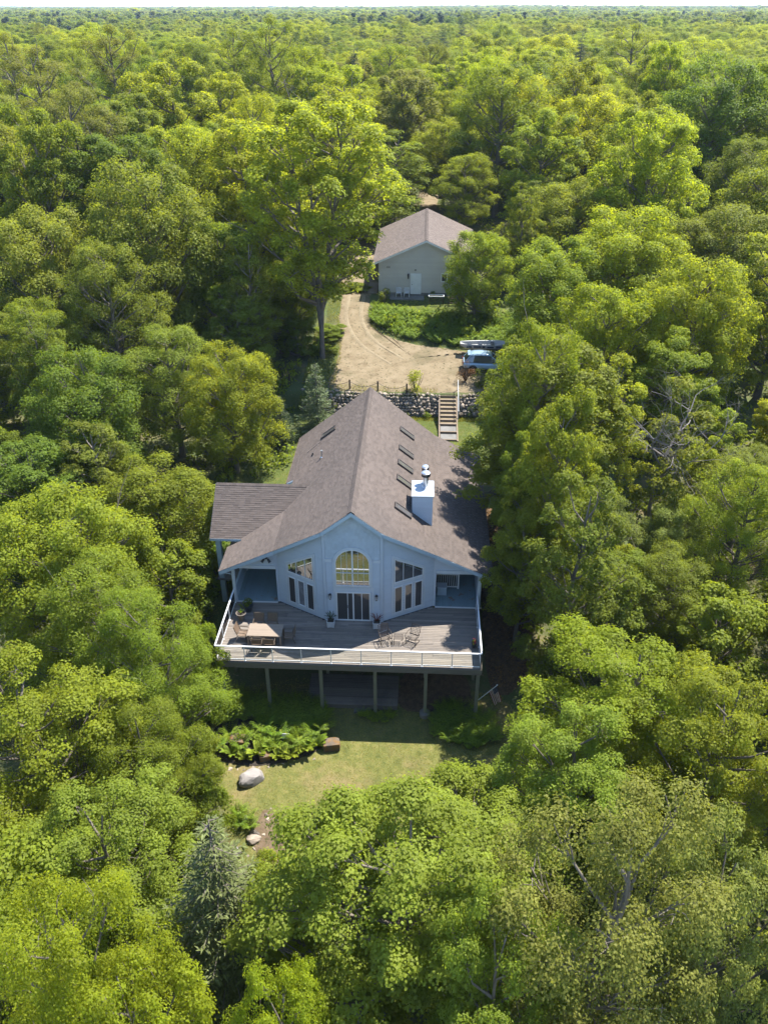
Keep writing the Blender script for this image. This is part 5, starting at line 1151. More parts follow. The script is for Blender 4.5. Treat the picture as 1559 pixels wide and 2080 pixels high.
m.box(-6.77, -6.73, 31.3, 31.33, zz, zz+0.75); m.build('stake', M['postwood'], t); m = MB(); m.prism([(-6.95, 31.27, zz+0.6), (-6.55, 31.27, zz+0.6), (-6.55, 31.35, zz+0.9), (-6.95, 31.35, zz+0.9)], (0, -0.025, 0)); m.build('plaque', M['planter'], t)
m = MB(); m.lathe([(0.05, 0), (0.06, 0.4), (0.13, 0.42), (0.14, 0.5), (0.02, 0.56)], (-8.05, 26.45, tz(-8, 26.4)), 10); tag(m.build('garden_light', M['pot'], None), 'small dark garden light among the ferns below the boulder', 'garden light')
m = MB(); m.tube([(-7.75, 25.95, tz(-7.7, 26)+0.05), (-7.5, 25.9, tz(-7.7, 26)+0.22), (-7.3, 25.85, tz(-7.7, 26)+0.08)], [0.09, 0.12, 0.07], 8); tag(m.build('driftwood', M['bark'], None), 'dark piece of driftwood at the tip of the fern bed', 'driftwood')
# fern carpets, one object each: nobody could count them
def fern_carpet(name, poly, n, h, label, seed, mat='fern'):
    r = np.random.default_rng(seed); pts = scatter(poly, n, seed); Vs = []; Fs = []; off = 0
    base = [fern_mesh('tmp', M[mat], 8, 0.55, 0.55, seed+k) for k in range(3)]; arrs = []
    for b in base:
        v = np.empty(len(b.vertices)*3, np.float32); b.vertices.foreach_get('co', v); arrs.append(v.reshape(-1, 3))
    for b in base: bpy.data.meshes.remove(b)
    for (x, y) in pts:
        a = arrs[r.integers(0, 3)]; t = r.uniform(0, 6.28); s = h*r.uniform(0.7, 1.3); R = np.array([[math.cos(t), -math.sin(t), 0], [math.sin(t), math.cos(t), 0], [0, 0, 1]])
        v = a@R.T*s+[x, y, tz(x, y)+0.02]; Vs.append(v)
    V = np.concatenate(Vs); F = np.arange(len(V)).reshape(-1, 4)
    return tag(addobj(name, npmesh(name, V, F, M[mat])), label, kind='stuff')
fern_carpet('ferns', [(-12.5, 32.6), (-9, 32.9), (-5.2, 32.6), (-4.6, 33.6), (-6, 34.4), (-10.6, 34.8), (-12.5, 35.5)], 330, 1.1, 'bracken ferns in the shade of the deck posts', 51)
fern_carpet('ferns', [(1.0, 32.2), (3.2, 31.4), (4.6, 32.0), (4.6, 34.2), (1.4, 34.6)], 150, 1.0, 'dark ferns around the flag end deck post', 52)
fern_carpet('ferns', [(-2.9, 33.2), (-1.2, 33.2), (-1.0, 33.75), (-2.9, 33.8)], 22, 0.7, 'small ferns before the low platform', 53)
fern_carpet('bank_ferns', [(-5.1, 80.6), (-3.1, 78.0), (-0.6, 76.6), (2.6, 75.6), (6, 75.4), (9.5, 75.8), (9.5, 82.2), (4, 82.3), (0, 82.3), (-3.8, 82.9), (-5.0, 84.6)], 680, 1.25, 'thick bank of ferns and low shrubs below the garage', 54)
fern_carpet('undergrowth', [(-13.2, 40.5), (-12.0, 44.5), (-13.2, 47), (-17, 46), (-17, 36), (-13.8, 36)], 260, 1.0, 'low green undergrowth beside the wing', 55)
# brown dead leaves piled along the chimney side
pl_ = scatter([(4.4, 36), (7.0, 36.5), (7.4, 42), (7.2, 50), (4.5, 52)], 3000, 77); r = np.random.default_rng(5); n = len(pl_)
V, F = leafquads(np.column_stack([pl_, terrain(pl_[:, 0], pl_[:, 1])+r.uniform(0.06, 0.12, n)]), r.normal(0, 0.5, (n, 3))+[0, 0, 1], r.normal(0, 1, (n, 3)), 0.12, 0.08)
tag(addobj('dead_leaves', npmesh('dead_leaves', V, F, M['brownleaf'])), 'brown dead leaves beside the house', kind='stuff')
g1 = scatter(FRONT_LAWN, 52000, 61); grass_field('lawn_blades', g1, M['grassblade'], 0.085, 'short lawn blades below the deck', 0.022, 4)
g2 = np.concatenate([scatter([(-9, 54), (6.8, 55), (7.5, 60), (6.5, 65.3), (-11, 65.4)], 26000, 62), scatter([(-4.4, 82.4), (6, 82), (9, 84), (8.5, 87), (-4.2, 86.2)], 9000, 63), scatter([(-15, 35), (-11, 36), (-12.4, 44), (-13, 50), (-9, 52), (-9, 62), (-15, 62)], 20000, 64)])
grass_field('grass', g2, M['grassblade'], 0.10, 'grass behind and beside the house', 0.025, 5)
ed = []
for poly, n_ in (([(-5.3, 79.6), (-3.4, 77.3), (-0.8, 75.8), (2.5, 74.8), (5.2, 74.3), (5.4, 75.2), (2.6, 76.2), (-0.3, 77.6), (-3.0, 79.4), (-4.6, 81.5), (-5.2, 84.5), (-5.6, 84)], 3800), ([(-9.0, 67.0), (1.4, 66.7), (1.4, 67.5), (-9, 68.2)], 1500), ([(-9.5, 64.9), (1.5, 64.8), (1.5, 65.5), (-9.5, 65.8)], 3200), ([(3.2, 64.8), (7, 64.9), (7, 65.5), (3.2, 65.5)], 1100), ([(-10.5, 68), (-7.6, 68), (-7.5, 72), (-7.7, 79), (-10.5, 80)], 4500), ([(-9.5, 80), (-8.3, 80), (-8.5, 88), (-9.0, 92), (-10.5, 92)], 2500)): ed.append(scatter(poly, n_, 65+n_))
grass_field('verge_grass', np.concatenate(ed), M['grassblade'], 0.20, 'rough grass along the edge of the gravel', 0.035, 6)

# shrubs with names of their own
def shrub(x, y, r, h, mat, label, leaf=0.11, n=1500, seed=1, cat='shrub', bare=False):
    t = thing('shrub', (x, y, tz(x, y)), label, cat)
    addobj('foliage', bush_mesh('shrub_foliage', M[mat], n, r, h, leaf, seed), t)
    m = MB(); rr = random.Random(seed)
    for k in range(9 if not bare else 26):
        a = rr.uniform(0, 6.28); q = rr.uniform(0.2, 0.75); m.tube([(0, 0, 0), (math.cos(a)*r*q*0.6, math.sin(a)*r*q*0.6, h*0.5), (math.cos(a)*r*q, math.sin(a)*r*q, h*rr.uniform(0.8, 1.05))], [0.03, 0.018, 0.006], 4)
    o = m.build('stems', M['bark'] if not bare else M['postwood'], None); o.parent = t; return t
shrub(-0.45, 66.9, 0.9, 1.7, 'leaf_yellow', 'yellow green shrub on the stone wall between fence post and stairs', 0.10, 1500, 2)
shrub(3.9, 69.0, 1.0, 1.6, 'brownleaf', 'brown withered shrub between the stairs and the car', 0.07, 1100, 3, bare=True)
shrub(5.2, 68.2, 0.9, 1.3, 'leaf_deep', 'dark low shrub in the shade behind the stair handrail', 0.11, 900, 4)
shrub(-3.9, 84.4, 0.8, 1.2, 'leaf_mid', 'light green shrub at the bend of the driveway below the garage', 0.12, 900, 6)
shrub(0.6, 65.6, 0.55, 0.7, 'leaf_mid', 'small leafy plant at the foot of the stone wall by the stairs', 0.10, 420, 7)
for k, (x_, y_, r_, h_, m_, lb_) in enumerate([(-4.6, 65.5, 0.5, 0.6, 'leaf_mid', 'small green weed clump at the wall foot behind the roof ridge'), (-6.3, 65.7, 0.6, 0.8, 'leaf_deep', 'dark weed clump at the wall foot near the blue spruce'), (-9.8, 66.4, 1.1, 1.7, 'leaf_deep', 'dark shrub over the shaded end of the stone wall'), (-7.6, 66.2, 0.5, 0.9, 'leaf_bright', 'light green weeds sprouting from the wall beside the blue spruce'), (-1.2, 65.4, 0.35, 0.4, 'leaf_pale', 'tiny pale weed in the grass below the yellow green shrub'), (4.6, 65.6, 0.7, 0.9, 'leaf_deep', 'dark weeds against the wall beyond the handrail'), (6.6, 65.8, 0.9, 1.4, 'leaf_mid', 'green shrub at the far end of the shaded wall')]): shrub(x_, y_, r_, h_, m_, lb_, 0.1, int(700*r_), 60+k)
shrub(-2.6, 65.6, 0.4, 0.5, 'leaf_pale', 'small pale weed growing between stones of the wall', 0.09, 240, 8)
shrub(1.0, 86.0, 0.5, 0.5, 'leaf_deep', 'low dark plant against the garage foundation', 0.10, 260, 9)
shrub(-13.4, 40.3, 1.3, 2.2, 'leaf_deep', 'dark rounded shrub beside the porch corner, nearest the wing', 0.12, 2400, 10)
shrub(-13.3, 37.6, 1.4, 2.6, 'leaf_deep', 'dark rounded shrub beside the dining table end of the deck', 0.12, 2600, 11)
shrub(-12.6, 34.0, 1.0, 1.5, 'leaf_mid', 'green shrub at the foot of the corner deck post', 0.13, 1400, 12)
shrub(-13.0, 43.6, 1.0, 1.5, 'leaf_bright', 'bright shrub in the sun beside the wing post', 0.11, 1500, 14)
TREES = [  # x, y, height, crown radius, kind, variant, foliage, label, group
(6.5, 43.6, 12.8, 2.1, 'maple', 3, 'leaf_mid', 'slim maple between the two trees along the chimney side eave'),
(8.3, 35.9, 15.5, 2.8, 'poplar', 0, 'leaf_deep', 'dark fine leaved tree standing right beside the railing'),
(7.2, 46.8, 16.5, 2.9, 'ash', 2, 'leaf_mid', 'slim fine leaved tree halfway along the chimney side eave'),
(7.7, 41.0, 16.5, 2.7, 'maple', 2, 'leaf_mid', 'slim tall maple beside the porch end of the chimney side eave'),
(7.6, 55.5, 12.5, 3.0, 'maple', 3, 'leaf_mid', 'maple between the garden stairs and the chimney side eave'),
(-15.8, 24.0, 13.1, 4.2, 'near_maple', 1, 'leaf_bright', 'bright maple at the very edge of the woods across from the large boulder'),
(-12.4, 29.0, 12.3, 3.4, 'near_ash', 0, 'leaf_mid', 'fine leaved green tree reaching toward the corner deck post'),
(-15.8, 32.0, 12.0, 3.8, 'ash', 1, 'leaf_mid', 'dense mid green tree standing behind the fine leaved corner tree'),
(-19.6, 37.0, 12.2, 5.0, 'broad', 0, 'leaf_bright', 'broad bright maple on the wing side, deeper in the woods than the porch'),
(-16.8, 45.0, 8.3, 4.33, 'broad', 2, 'leaf_mid', 'broad maple whose crown reaches the end of the wing roof'),
(-13.8, 55.0, 10.6, 3.9, 'broad', 1, 'leaf_bright', 'green maple leaning over the shaded grass behind the wing'),
(-18.5, 57.0, 11.3, 3.9, 'ash', 0, 'leaf_olive', 'grey green tree just behind the maple beside the wing'),
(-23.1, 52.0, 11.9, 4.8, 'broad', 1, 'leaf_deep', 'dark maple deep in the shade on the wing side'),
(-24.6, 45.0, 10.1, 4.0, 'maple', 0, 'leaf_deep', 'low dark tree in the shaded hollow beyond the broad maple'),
(-14.9, 40.0, 6.7, 2.6, 'small', 1, 'leaf_mid', 'small tree filling the gap beside the porch corner shrubs'),
(-11.3, 33.5, 7.4, 1.2, 'small', 0, 'leaf_mid', 'low bushy tree beside the corner of the deck'),
(-11.0, 19.0, 12.8, 3.5, 'near_maple', 2, 'leaf_lime', 'bright layered maple between the spruce and the woods edge below the lawn'),
(-9.1, 12.5, 19.3, 3.2, 'near_ash', 1, 'leaf_yellow', 'yellow green narrow leaved tree in the lowest corner of the woods'),
(-6.6, 17.6, 13.1, 4.1, 'spruce', 0, 'needle', 'grey green spruce with drooping boughs below the fern bed'),
(-7.8, 12.0, 16.9, 2.6, 'near_maple', 1, 'leaf_yellow', 'small yellow green tree at the foot of the grey green spruce'),
(-5.0, 18.5, 10.5, 1.9, 'near_maple', 0, 'leaf_bright', 'light green sapling between the spruce and the round lawn maple'),
(-9.6, 24.5, 6.1, 1.5, 'small', 1, 'leaf_mid', 'leafy sapling touching the large boulder'),
(-11.5, 24.5, 10.9, 2.9, 'near_ash', 0, 'leaf_mid', 'mid green tree at the wooded end of the hosta bed'),
(-10.9, 29.0, 2.9, 1.4, 'small', 0, 'leaf_mid', 'low bushy tree behind the lichen rock end of the bed'),
(6.1, 39.3, 10.5, 2.5, 'maple', 3, 'leaf_mid', 'mid green maple between the chimney side eave and the railing tree'),
(-0.5, 16.6, 16.0, 4.8, 'dome', 0, 'leaf_lime', 'round bright maple crown filling the foreground below the lawn'),
(-3.4, 12.3, 16.0, 1.9, 'near_maple', 1, 'leaf_yellow', 'small yellowish tree under the round foreground maple'),
(2.6, 13.2, 17.8, 2.5, 'near_maple', 1, 'leaf_lime', 'smaller bright maple leaning on the round foreground maple'),
(5.5, 14.5, 20.4, 4.2, 'near_ash', 0, 'leaf_tan', 'olive brown loose crowned tree in the near corner below the bright maples'),
(9.3, 15.5, 17.7, 2.6, 'near_maple', 2, 'leaf_pale', 'pale grey green tree beside the olive brown foreground tree'),
(6.7, 24.0, 11.5, 3.2, 'near_maple', 2, 'leaf_lime', 'bright maple at the flag end of the lawn'),
(9.6, 28.0, 11.5, 4.6, 'near_maple', 1, 'leaf_yellow', 'wide sunlit yellow green maple beyond the flag'),
(12.2, 24.0, 14.3, 3.6, 'near_maple', 0, 'leaf_bright', 'bright maple next to the wide sunlit maple, away from the house'),
(10.9, 38.0, 8.7, 2.7, 'poplar', 0, 'leaf_mid', 'pointed green tree between the railing tree and the sunlit maple'),
(14.3, 39.0, 7.9, 3.16, 'ash', 1, 'leaf_mid', 'soft mid green tree behind the sunlit maple'),
(16.6, 36.0, 8.2, 3.2, 'small', 1, 'leaf_mid', 'low green tree near the sandy clearing at the edge'),
(11.1, 45.0, 7.0, 2.7, 'broad', 2, 'leaf_pale', 'pale topped maple beside the chimney side eave'),
(16.5, 45.0, 6.1, 2.7, 'broad', 0, 'leaf_pale', 'small pale maple under the bare branched tree'),
(7.8, 47.5, 14.6, 4.9, 'maple', 1, 'leaf_mid', 'large green maple shading the chimney side of the roof'),
(7.2, 43.0, 9.6, 2.6, 'maple', 2, 'leaf_deep', 'dark maple pressed against the chimney side eave'),
(16.4, 50.0, 11.5, 3.6, 'dead', 0, 'leaf_olive', 'half dead tree with bare grey branches'),
(21.1, 48.0, 7.6, 3.05, 'ash', 0, 'leaf_olive', 'olive tree at the edge beyond the bare branched tree'),
(14.1, 62.0, 12.5, 4.8, 'broad', 2, 'leaf_yellow', 'yellow green maple behind the large roof shading maple'),
(21.2, 64.0, 13.9, 5.2, 'broad', 1, 'leaf_yellow', 'spreading yellow tree above the bare branched tree'),
(11.4, 73.0, 11.7, 5.37, 'broad', 0, 'leaf_bright', 'bright maple overhanging the parked car and boat'),
(18.5, 78.0, 13.0, 6.34, 'broad', 1, 'leaf_yellow', 'broad yellow green maple well behind the parked car'),
(5.1, 81.0, 9.3, 3.42, 'broad', 0, 'leaf_bright', 'slender maple with layered branches crossing the garage roof corner'),
(16.0, 92.0, 11.4, 5.61, 'broad', 2, 'leaf_bright', 'bright maple on the car side of the garage, behind the layered tree'),
(28.2, 80.0, 11.8, 5.61, 'broad', 1, 'leaf_olive', 'tall olive tree on the far side of the yellow maples'),
(25.2, 104.0, 17.5, 6.83, 'broad', 0, 'leaf_bright', 'tall spreading tree beyond the yellow maples with visible limbs'),
(36.5, 118.0, 20.8, 8.54, 'broad', 1, 'leaf_deep', 'large dark green tree rising behind the yellow maples'),
(16.6, 150.0, 18.8, 7.93, 'broad', 0, 'leaf_deep', 'round topped dark tree standing above the woods behind the garage'),
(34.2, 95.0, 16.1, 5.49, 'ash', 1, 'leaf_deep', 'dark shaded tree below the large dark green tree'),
(5.1, 112.0, 10.6, 4.25, 'ash', 1, 'leaf_bright', 'bright tree on the far driveway, car side'),
(2.5, 126.0, 12.6, 5.37, 'broad', 1, 'leaf_bright', 'tall tree with dark trunk on the far driveway'),
(-4.3, 117.0, 12.6, 4.88, 'poplar', 0, 'leaf_mid', 'green tree on the far driveway, opposite the dark trunked tree'),
(-5.7, 108.0, 9.6, 4.39, 'poplar', 0, 'leaf_olive', 'hanging branched pale tree beside the garage roof, across the driveway'),
(-12.8, 76.0, 8.2, 3.42, 'broad', 3, 'leaf_mid', 'mid green maple filling the gap on the shaded side of the tall court maple'),
(-11.5, 73.0, 4.1, 1.9, 'small', 1, 'leaf_deep', 'dark low tree behind the blue spruce'),
(-9.3, 74.0, 0.8, 1.3, 'small', 1, 'leaf_bright', 'low sapling at the edge of the gravel court beside the tall trunk'),
(-7.6, 88.0, 0.8, 1.8, 'small', 0, 'leaf_mid', 'leafy sapling across the driveway from the tan slab'),
(-9.2, 73.0, 23.5, 6.83, 'tall', 0, 'leaf_bright', 'tall many limbed maple beside the gravel court'),
(-15.7, 84.0, 19.1, 6.1, 'tall', 1, 'leaf_yellow', 'tall yellow green tree just behind the tall court maple'),
(-18.0, 73.0, 13.2, 4.15, 'maple', 1, 'leaf_mid', 'mid green maple in the dark gap on the shaded side of the court'),
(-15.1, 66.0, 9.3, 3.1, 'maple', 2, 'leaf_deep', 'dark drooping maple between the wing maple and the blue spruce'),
(-8.5, 62.4, 6.2, 1.9, 'spruce', 1, 'needle_blue', 'blue spruce at the corner of the stone wall'),
(-11.1, 59.5, 4.6, 1.5, 'spruce', 1, 'needle_dark', 'small dark spruce in the shade next to the blue spruce'),
(-8.8, 77.0, 1.5, 1.6, 'small', 0, 'leaf_mid', 'low leafy tree at the foot of the tall court maple, by the driveway'),
(-12.5, 82.0, 7.6, 3.9, 'broad', 0, 'leaf_mid', 'mid green maple under the tall court maple'),
(-23.9, 72.0, 18.4, 6.47, 'broad', 1, 'leaf_olive', 'big olive tree towering over the woods on the wing side'),
(-32.4, 70.0, 15.8, 6.1, 'broad', 0, 'leaf_olive', 'olive tree with grey forked limbs'),
(-24.8, 64.0, 14.6, 4.2, 'ash', 1, 'leaf_olive', 'olive green tree below the big olive tree'),
(-29.3, 60.0, 11.0, 3.8, 'ash', 0, 'leaf_mid', 'green tree under the forked olive tree'),
(-26.3, 95.0, 16.8, 6.1, 'broad', 0, 'leaf_bright', 'bright green maple behind the big olive tree'),
(-33.5, 118.0, 21.9, 7.32, 'maple', 2, 'leaf_bright', 'large bright maple rising high on the wing side horizon'),
(-23.4, 140.0, 25.8, 5.61, 'larch', 0, 'leaf_olive', 'tallest feathery tree breaking the horizon line'),
(-28.6, 138.0, 23.4, 4.88, 'larch', 0, 'leaf_olive', 'feathery tall tree close beside the tallest one'),
(-43.4, 128.0, 24.3, 5.49, 'larch', 0, 'leaf_tan', 'thin tan crowned tall tree near the horizon'),
(-47.6, 112.0, 23.9, 6.1, 'larch', 0, 'leaf_tan', 'pale tan loose tree at the wooded corner of the view'),
(-37.6, 95.0, 19.8, 5.61, 'ash', 0, 'leaf_tan', 'tan olive tree in front of the pale loose trees'),
(-11.8, 125.0, 19.7, 5.61, 'maple', 1, 'leaf_bright', 'bright maple behind the tall court maple'),
(26.9, 170.0, 22.0, 4.15, 'spruce', 0, 'needle_dark', 'dark spruce standing above the woods behind the garage'),
(32.9, 132.0, 22.7, 3.9, 'tall', 0, 'leaf_bright', 'tall narrow tree just in front of the large dark green tree'),
(29.7, 151.1, 16.1, 4.9, 'maple', 0, 'leaf_mid', 'mid green layered maple, first outward in the woods behind the garage, chimney side', 'layered maple trees in the woods behind the garage, chimney side'),
(21.7, 162.6, 19.3, 6.7, 'maple', 1, 'leaf_mid', 'mid green layered maple, second outward in the woods behind the garage, chimney side', 'layered maple trees in the woods behind the garage, chimney side'),
(29.2, 192.6, 15.4, 5.1, 'maple', 2, 'leaf_mid', 'mid green layered maple, third outward in the woods behind the garage, chimney side', 'layered maple trees in the woods behind the garage, chimney side'),
(-18.6, 143.4, 12.4, 2.3, 'spruce', 1, 'needle_dark', 'dark spruce, first outward in the woods behind the garage, wing side', 'spruce trees in the woods behind the garage, wing side'),
(-12.4, 156.7, 19.1, 2.9, 'spruce', 3, 'needle_dark', 'dark spruce, second outward in the woods behind the garage, wing side', 'spruce trees in the woods behind the garage, wing side'),
(-58.3, 113.4, 12.7, 2.3, 'spruce', 2, 'needle_dark', 'dark spruce, third outward in the woods behind the garage, wing side', 'spruce trees in the woods behind the garage, wing side'),
(-62.7, 139.9, 18.2, 3.0, 'spruce', 1, 'needle_dark', 'dark spruce, fourth outward in the woods behind the garage, wing side', 'spruce trees in the woods behind the garage, wing side'),
(-37.9, 108.8, 16.9, 5.2, 'ash', 3, 'leaf_deep', 'dark green fine leaved tree, first outward in the woods behind the garage, wing side', 'fine leaved trees in the woods behind the garage, wing side'),
(-46.6, 176.1, 15.8, 6.3, 'ash', 1, 'leaf_deep', 'dark green fine leaved tree, second outward in the woods behind the garage, wing side', 'fine leaved trees in the woods behind the garage, wing side'),
(34.6, 145.8, 20.6, 5.0, 'tall', 2, 'leaf_olive', 'olive green open limbed tree, first outward in the woods behind the garage, chimney side', 'open limbed trees in the woods behind the garage, chimney side'),
(61.5, 161.2, 19.6, 5.2, 'tall', 2, 'leaf_olive', 'olive green open limbed tree, second outward in the woods behind the garage, chimney side', 'open limbed trees in the woods behind the garage, chimney side'),
(65.0, 180.4, 15.4, 5.0, 'tall', 0, 'leaf_olive', 'olive green open limbed tree, third outward in the woods behind the garage, chimney side', 'open limbed trees in the woods behind the garage, chimney side'),
(21.1, 133.8, 20.7, 5.7, 'maple', 0, 'leaf_bright', 'bright green layered maple, first outward in the woods behind the garage, chimney side', 'layered maple trees in the woods behind the garage, chimney side'),
(43.8, 123.5, 20.7, 6.1, 'maple', 2, 'leaf_bright', 'bright green layered maple, second outward in the woods behind the garage, chimney side', 'layered maple trees in the woods behind the garage, chimney side'),
(33.8, 137.6, 19.8, 5.1, 'maple', 3, 'leaf_bright', 'bright green layered maple, third outward in the woods behind the garage, chimney side', 'layered maple trees in the woods behind the garage, chimney side'),
(9.7, 169.6, 20.7, 6.8, 'maple', 1, 'leaf_bright', 'bright green layered maple, fourth outward in the woods behind the garage, chimney side', 'layered maple trees in the woods behind the garage, chimney side'),
(-20.2, 64.7, 5.6, 2.1, 'small', 0, 'leaf_deep', 'dark green low tree, only one of its kind beside the gravel court, wing side', 'low trees in the woods beside the gravel court, wing side'),
(-38.6, 182.8, 15.7, 5.0, 'maple', 2, 'leaf_mid', 'mid green layered maple, only one of its kind behind the garage, wing side', 'layered maple trees in the woods behind the garage, wing side'),
(-24.8, 173.9, 18.4, 5.3, 'ash', 1, 'leaf_tan', 'tan olive fine leaved tree, first outward in the woods behind the garage, wing side', 'fine leaved trees in the woods behind the garage, wing side'),
(-6.7, 188.6, 21.0, 6.0, 'ash', 2, 'leaf_tan', 'tan olive fine leaved tree, second outward in the woods behind the garage, wing side', 'fine leaved trees in the woods behind the garage, wing side'),
(-71.8, 155.2, 17.3, 5.5, 'ash', 3, 'leaf_tan', 'tan olive fine leaved tree, third outward in the woods behind the garage, wing side', 'fine leaved trees in the woods behind the garage, wing side'),
(-73.4, 180.3, 17.1, 5.4, 'ash', 2, 'leaf_tan', 'tan olive fine leaved tree, fourth outward in the woods behind the garage, wing side', 'fine leaved trees in the woods behind the garage, wing side'),
(-23.2, 131.2, 15.3, 5.3, 'ash', 1, 'leaf_mid', 'mid green fine leaved tree, first outward in the woods behind the garage, wing side', 'fine leaved trees in the woods behind the garage, wing side'),
(-29.1, 149.7, 15.5, 5.9, 'ash', 1, 'leaf_mid', 'mid green fine leaved tree, second outward in the woods behind the garage, wing side', 'fine leaved trees in the woods behind the garage, wing side'),
(-30.5, 157.2, 19.9, 5.7, 'ash', 3, 'leaf_mid', 'mid green fine leaved tree, third outward in the woods behind the garage, wing side', 'fine leaved trees in the woods behind the garage, wing side'),
(-22.5, 167.0, 20.7, 6.6, 'ash', 1, 'leaf_mid', 'mid green fine leaved tree, fourth outward in the woods behind the garage, wing side', 'fine leaved trees in the woods behind the garage, wing side'),
(-7.2, 175.5, 20.6, 6.9, 'ash', 3, 'leaf_mid', 'mid green fine leaved tree, fifth outward in the woods behind the garage, wing side', 'fine leaved trees in the woods behind the garage, wing side'),
(-16.3, 176.5, 17.7, 7.0, 'ash', 1, 'leaf_mid', 'mid green fine leaved tree, sixth outward in the woods behind the garage, wing side', 'fine leaved trees in the woods behind the garage, wing side'),
(-66.1, 150.8, 15.7, 5.3, 'ash', 0, 'leaf_mid', 'mid green fine leaved tree, seventh outward in the woods behind the garage, wing side', 'fine leaved trees in the woods behind the garage, wing side'),
(-23.1, 191.0, 15.4, 6.1, 'ash', 1, 'leaf_mid', 'mid green fine leaved tree, eighth outward in the woods behind the garage, wing side', 'fine leaved trees in the woods behind the garage, wing side'),
(-34.3, 130.7, 13.3, 2.6, 'poplar', 3, 'leaf_mid', 'mid green narrow tree, only one of its kind behind the garage, wing side', 'narrow trees in the woods behind the garage, wing side'),
(-8.7, 120.1, 4.8, 1.7, 'small', 3, 'leaf_olive', 'olive green low tree, first outward in the woods behind the garage, wing side', 'low trees in the woods behind the garage, wing side'),
(-56.3, 160.1, 5.8, 2.0, 'small', 1, 'leaf_olive', 'olive green low tree, second outward in the woods behind the garage, wing side', 'low trees in the woods behind the garage, wing side'),
(-57.5, 172.0, 5.7, 2.1, 'small', 1, 'leaf_olive', 'olive green low tree, third outward in the woods behind the garage, wing side', 'low trees in the woods behind the garage, wing side'),
(-65.3, 169.5, 7.1, 2.0, 'small', 0, 'leaf_olive', 'olive green low tree, fourth outward in the woods behind the garage, wing side', 'low trees in the woods behind the garage, wing side'),
(-31.2, 167.1, 20.9, 6.7, 'ash', 1, 'leaf_olive', 'olive green fine leaved tree, first outward in the woods behind the garage, wing side', 'fine leaved trees in the woods behind the garage, wing side'),
(-41.1, 162.8, 20.9, 6.1, 'ash', 1, 'leaf_olive', 'olive green fine leaved tree, second outward in the woods behind the garage, wing side', 'fine leaved trees in the woods behind the garage, wing side'),
(-35.8, 174.7, 17.5, 5.4, 'ash', 3, 'leaf_olive', 'olive green fine leaved tree, third outward in the woods behind the garage, wing side', 'fine leaved trees in the woods behind the garage, wing side'),
(-63.0, 163.9, 19.4, 5.5, 'ash', 1, 'leaf_olive', 'olive green fine leaved tree, fourth outward in the woods behind the garage, wing side', 'fine leaved trees in the woods behind the garage, wing side'),
(-87.5, 169.4, 17.7, 6.1, 'ash', 1, 'leaf_olive', 'olive green fine leaved tree, fifth outward in the woods behind the garage, wing side', 'fine leaved trees in the woods behind the garage, wing side'),
(45.5, 137.8, 15.5, 5.9, 'ash', 1, 'leaf_deep', 'dark green fine leaved tree, first outward in the woods behind the garage, chimney side', 'fine leaved trees in the woods behind the garage, chimney side'),
(-1.6, 160.7, 16.3, 5.1, 'ash', 2, 'leaf_deep', 'dark green fine leaved tree, second outward in the woods behind the garage, chimney side', 'fine leaved trees in the woods behind the garage, chimney side'),
(-78.0, 166.9, 17.2, 5.7, 'maple', 0, 'leaf_deep', 'dark green layered maple, only one of its kind behind the garage, wing side', 'layered maple trees in the woods behind the garage, wing side'),
(-45.8, 142.8, 20.1, 7.1, 'broad', 2, 'leaf_deep', 'dark green broad crowned maple, first outward in the woods behind the garage, wing side', 'broad crowned maple trees in the woods behind the garage, wing side'),
(-15.9, 161.3, 16.9, 6.3, 'broad', 1, 'leaf_deep', 'dark green broad crowned maple, second outward in the woods behind the garage, wing side', 'broad crowned maple trees in the woods behind the garage, wing side'),
(-44.6, 151.6, 15.2, 5.9, 'broad', 0, 'leaf_deep', 'dark green broad crowned maple, third outward in the woods behind the garage, wing side', 'broad crowned maple trees in the woods behind the garage, wing side'),
(-55.3, 144.4, 17.2, 6.5, 'broad', 1, 'leaf_deep', 'dark green broad crowned maple, fourth outward in the woods behind the garage, wing side', 'broad crowned maple trees in the woods behind the garage, wing side'),
(30.4, 163.8, 16.3, 4.9, 'ash', 0, 'leaf_olive', 'olive green fine leaved tree, first outward in the woods behind the garage, chimney side', 'fine leaved trees in the woods behind the garage, chimney side'),
(0.4, 191.5, 20.7, 5.6, 'ash', 1, 'leaf_olive', 'olive green fine leaved tree, second outward in the woods behind the garage, chimney side', 'fine leaved trees in the woods behind the garage, chimney side'),
(-35.2, 80.0, 20.3, 4.8, 'maple', 2, 'leaf_mid', 'mid green layered maple, only one of its kind beside the gravel court, wing side', 'layered maple trees in the woods beside the gravel court, wing side'),
(-40.2, 133.8, 7.4, 2.3, 'small', 2, 'leaf_tan', 'tan olive low tree, first outward in the woods behind the garage, wing side', 'low trees in the woods behind the garage, wing side'),
(-36.3, 138.8, 6.9, 1.8, 'small', 2, 'leaf_tan', 'tan olive low tree, second outward in the woods behind the garage, wing side', 'low trees in the woods behind the garage, wing side'),
(-32.8, 142.6, 5.1, 2.4, 'small', 1, 'leaf_tan', 'tan olive low tree, third outward in the woods behind the garage, wing side', 'low trees in the woods behind the garage, wing side'),
(-10.5, 192.4, 7.4, 2.5, 'small', 2, 'leaf_tan', 'tan olive low tree, fourth outward in the woods behind the garage, wing side', 'low trees in the woods behind the garage, wing side'),
(-55.7, 122.8, 23.8, 4.8, 'larch', 2, 'leaf_tan', 'tan olive feathery tree, only one of its kind behind the garage, wing side', 'feathery trees in the woods behind the garage, wing side'),
(9.0, 145.2, 19.9, 4.9, 'ash', 3, 'leaf_yellow', 'yellow green fine leaved tree, first outward in the woods behind the garage, chimney side', 'fine leaved trees in the woods behind the garage, chimney side'),
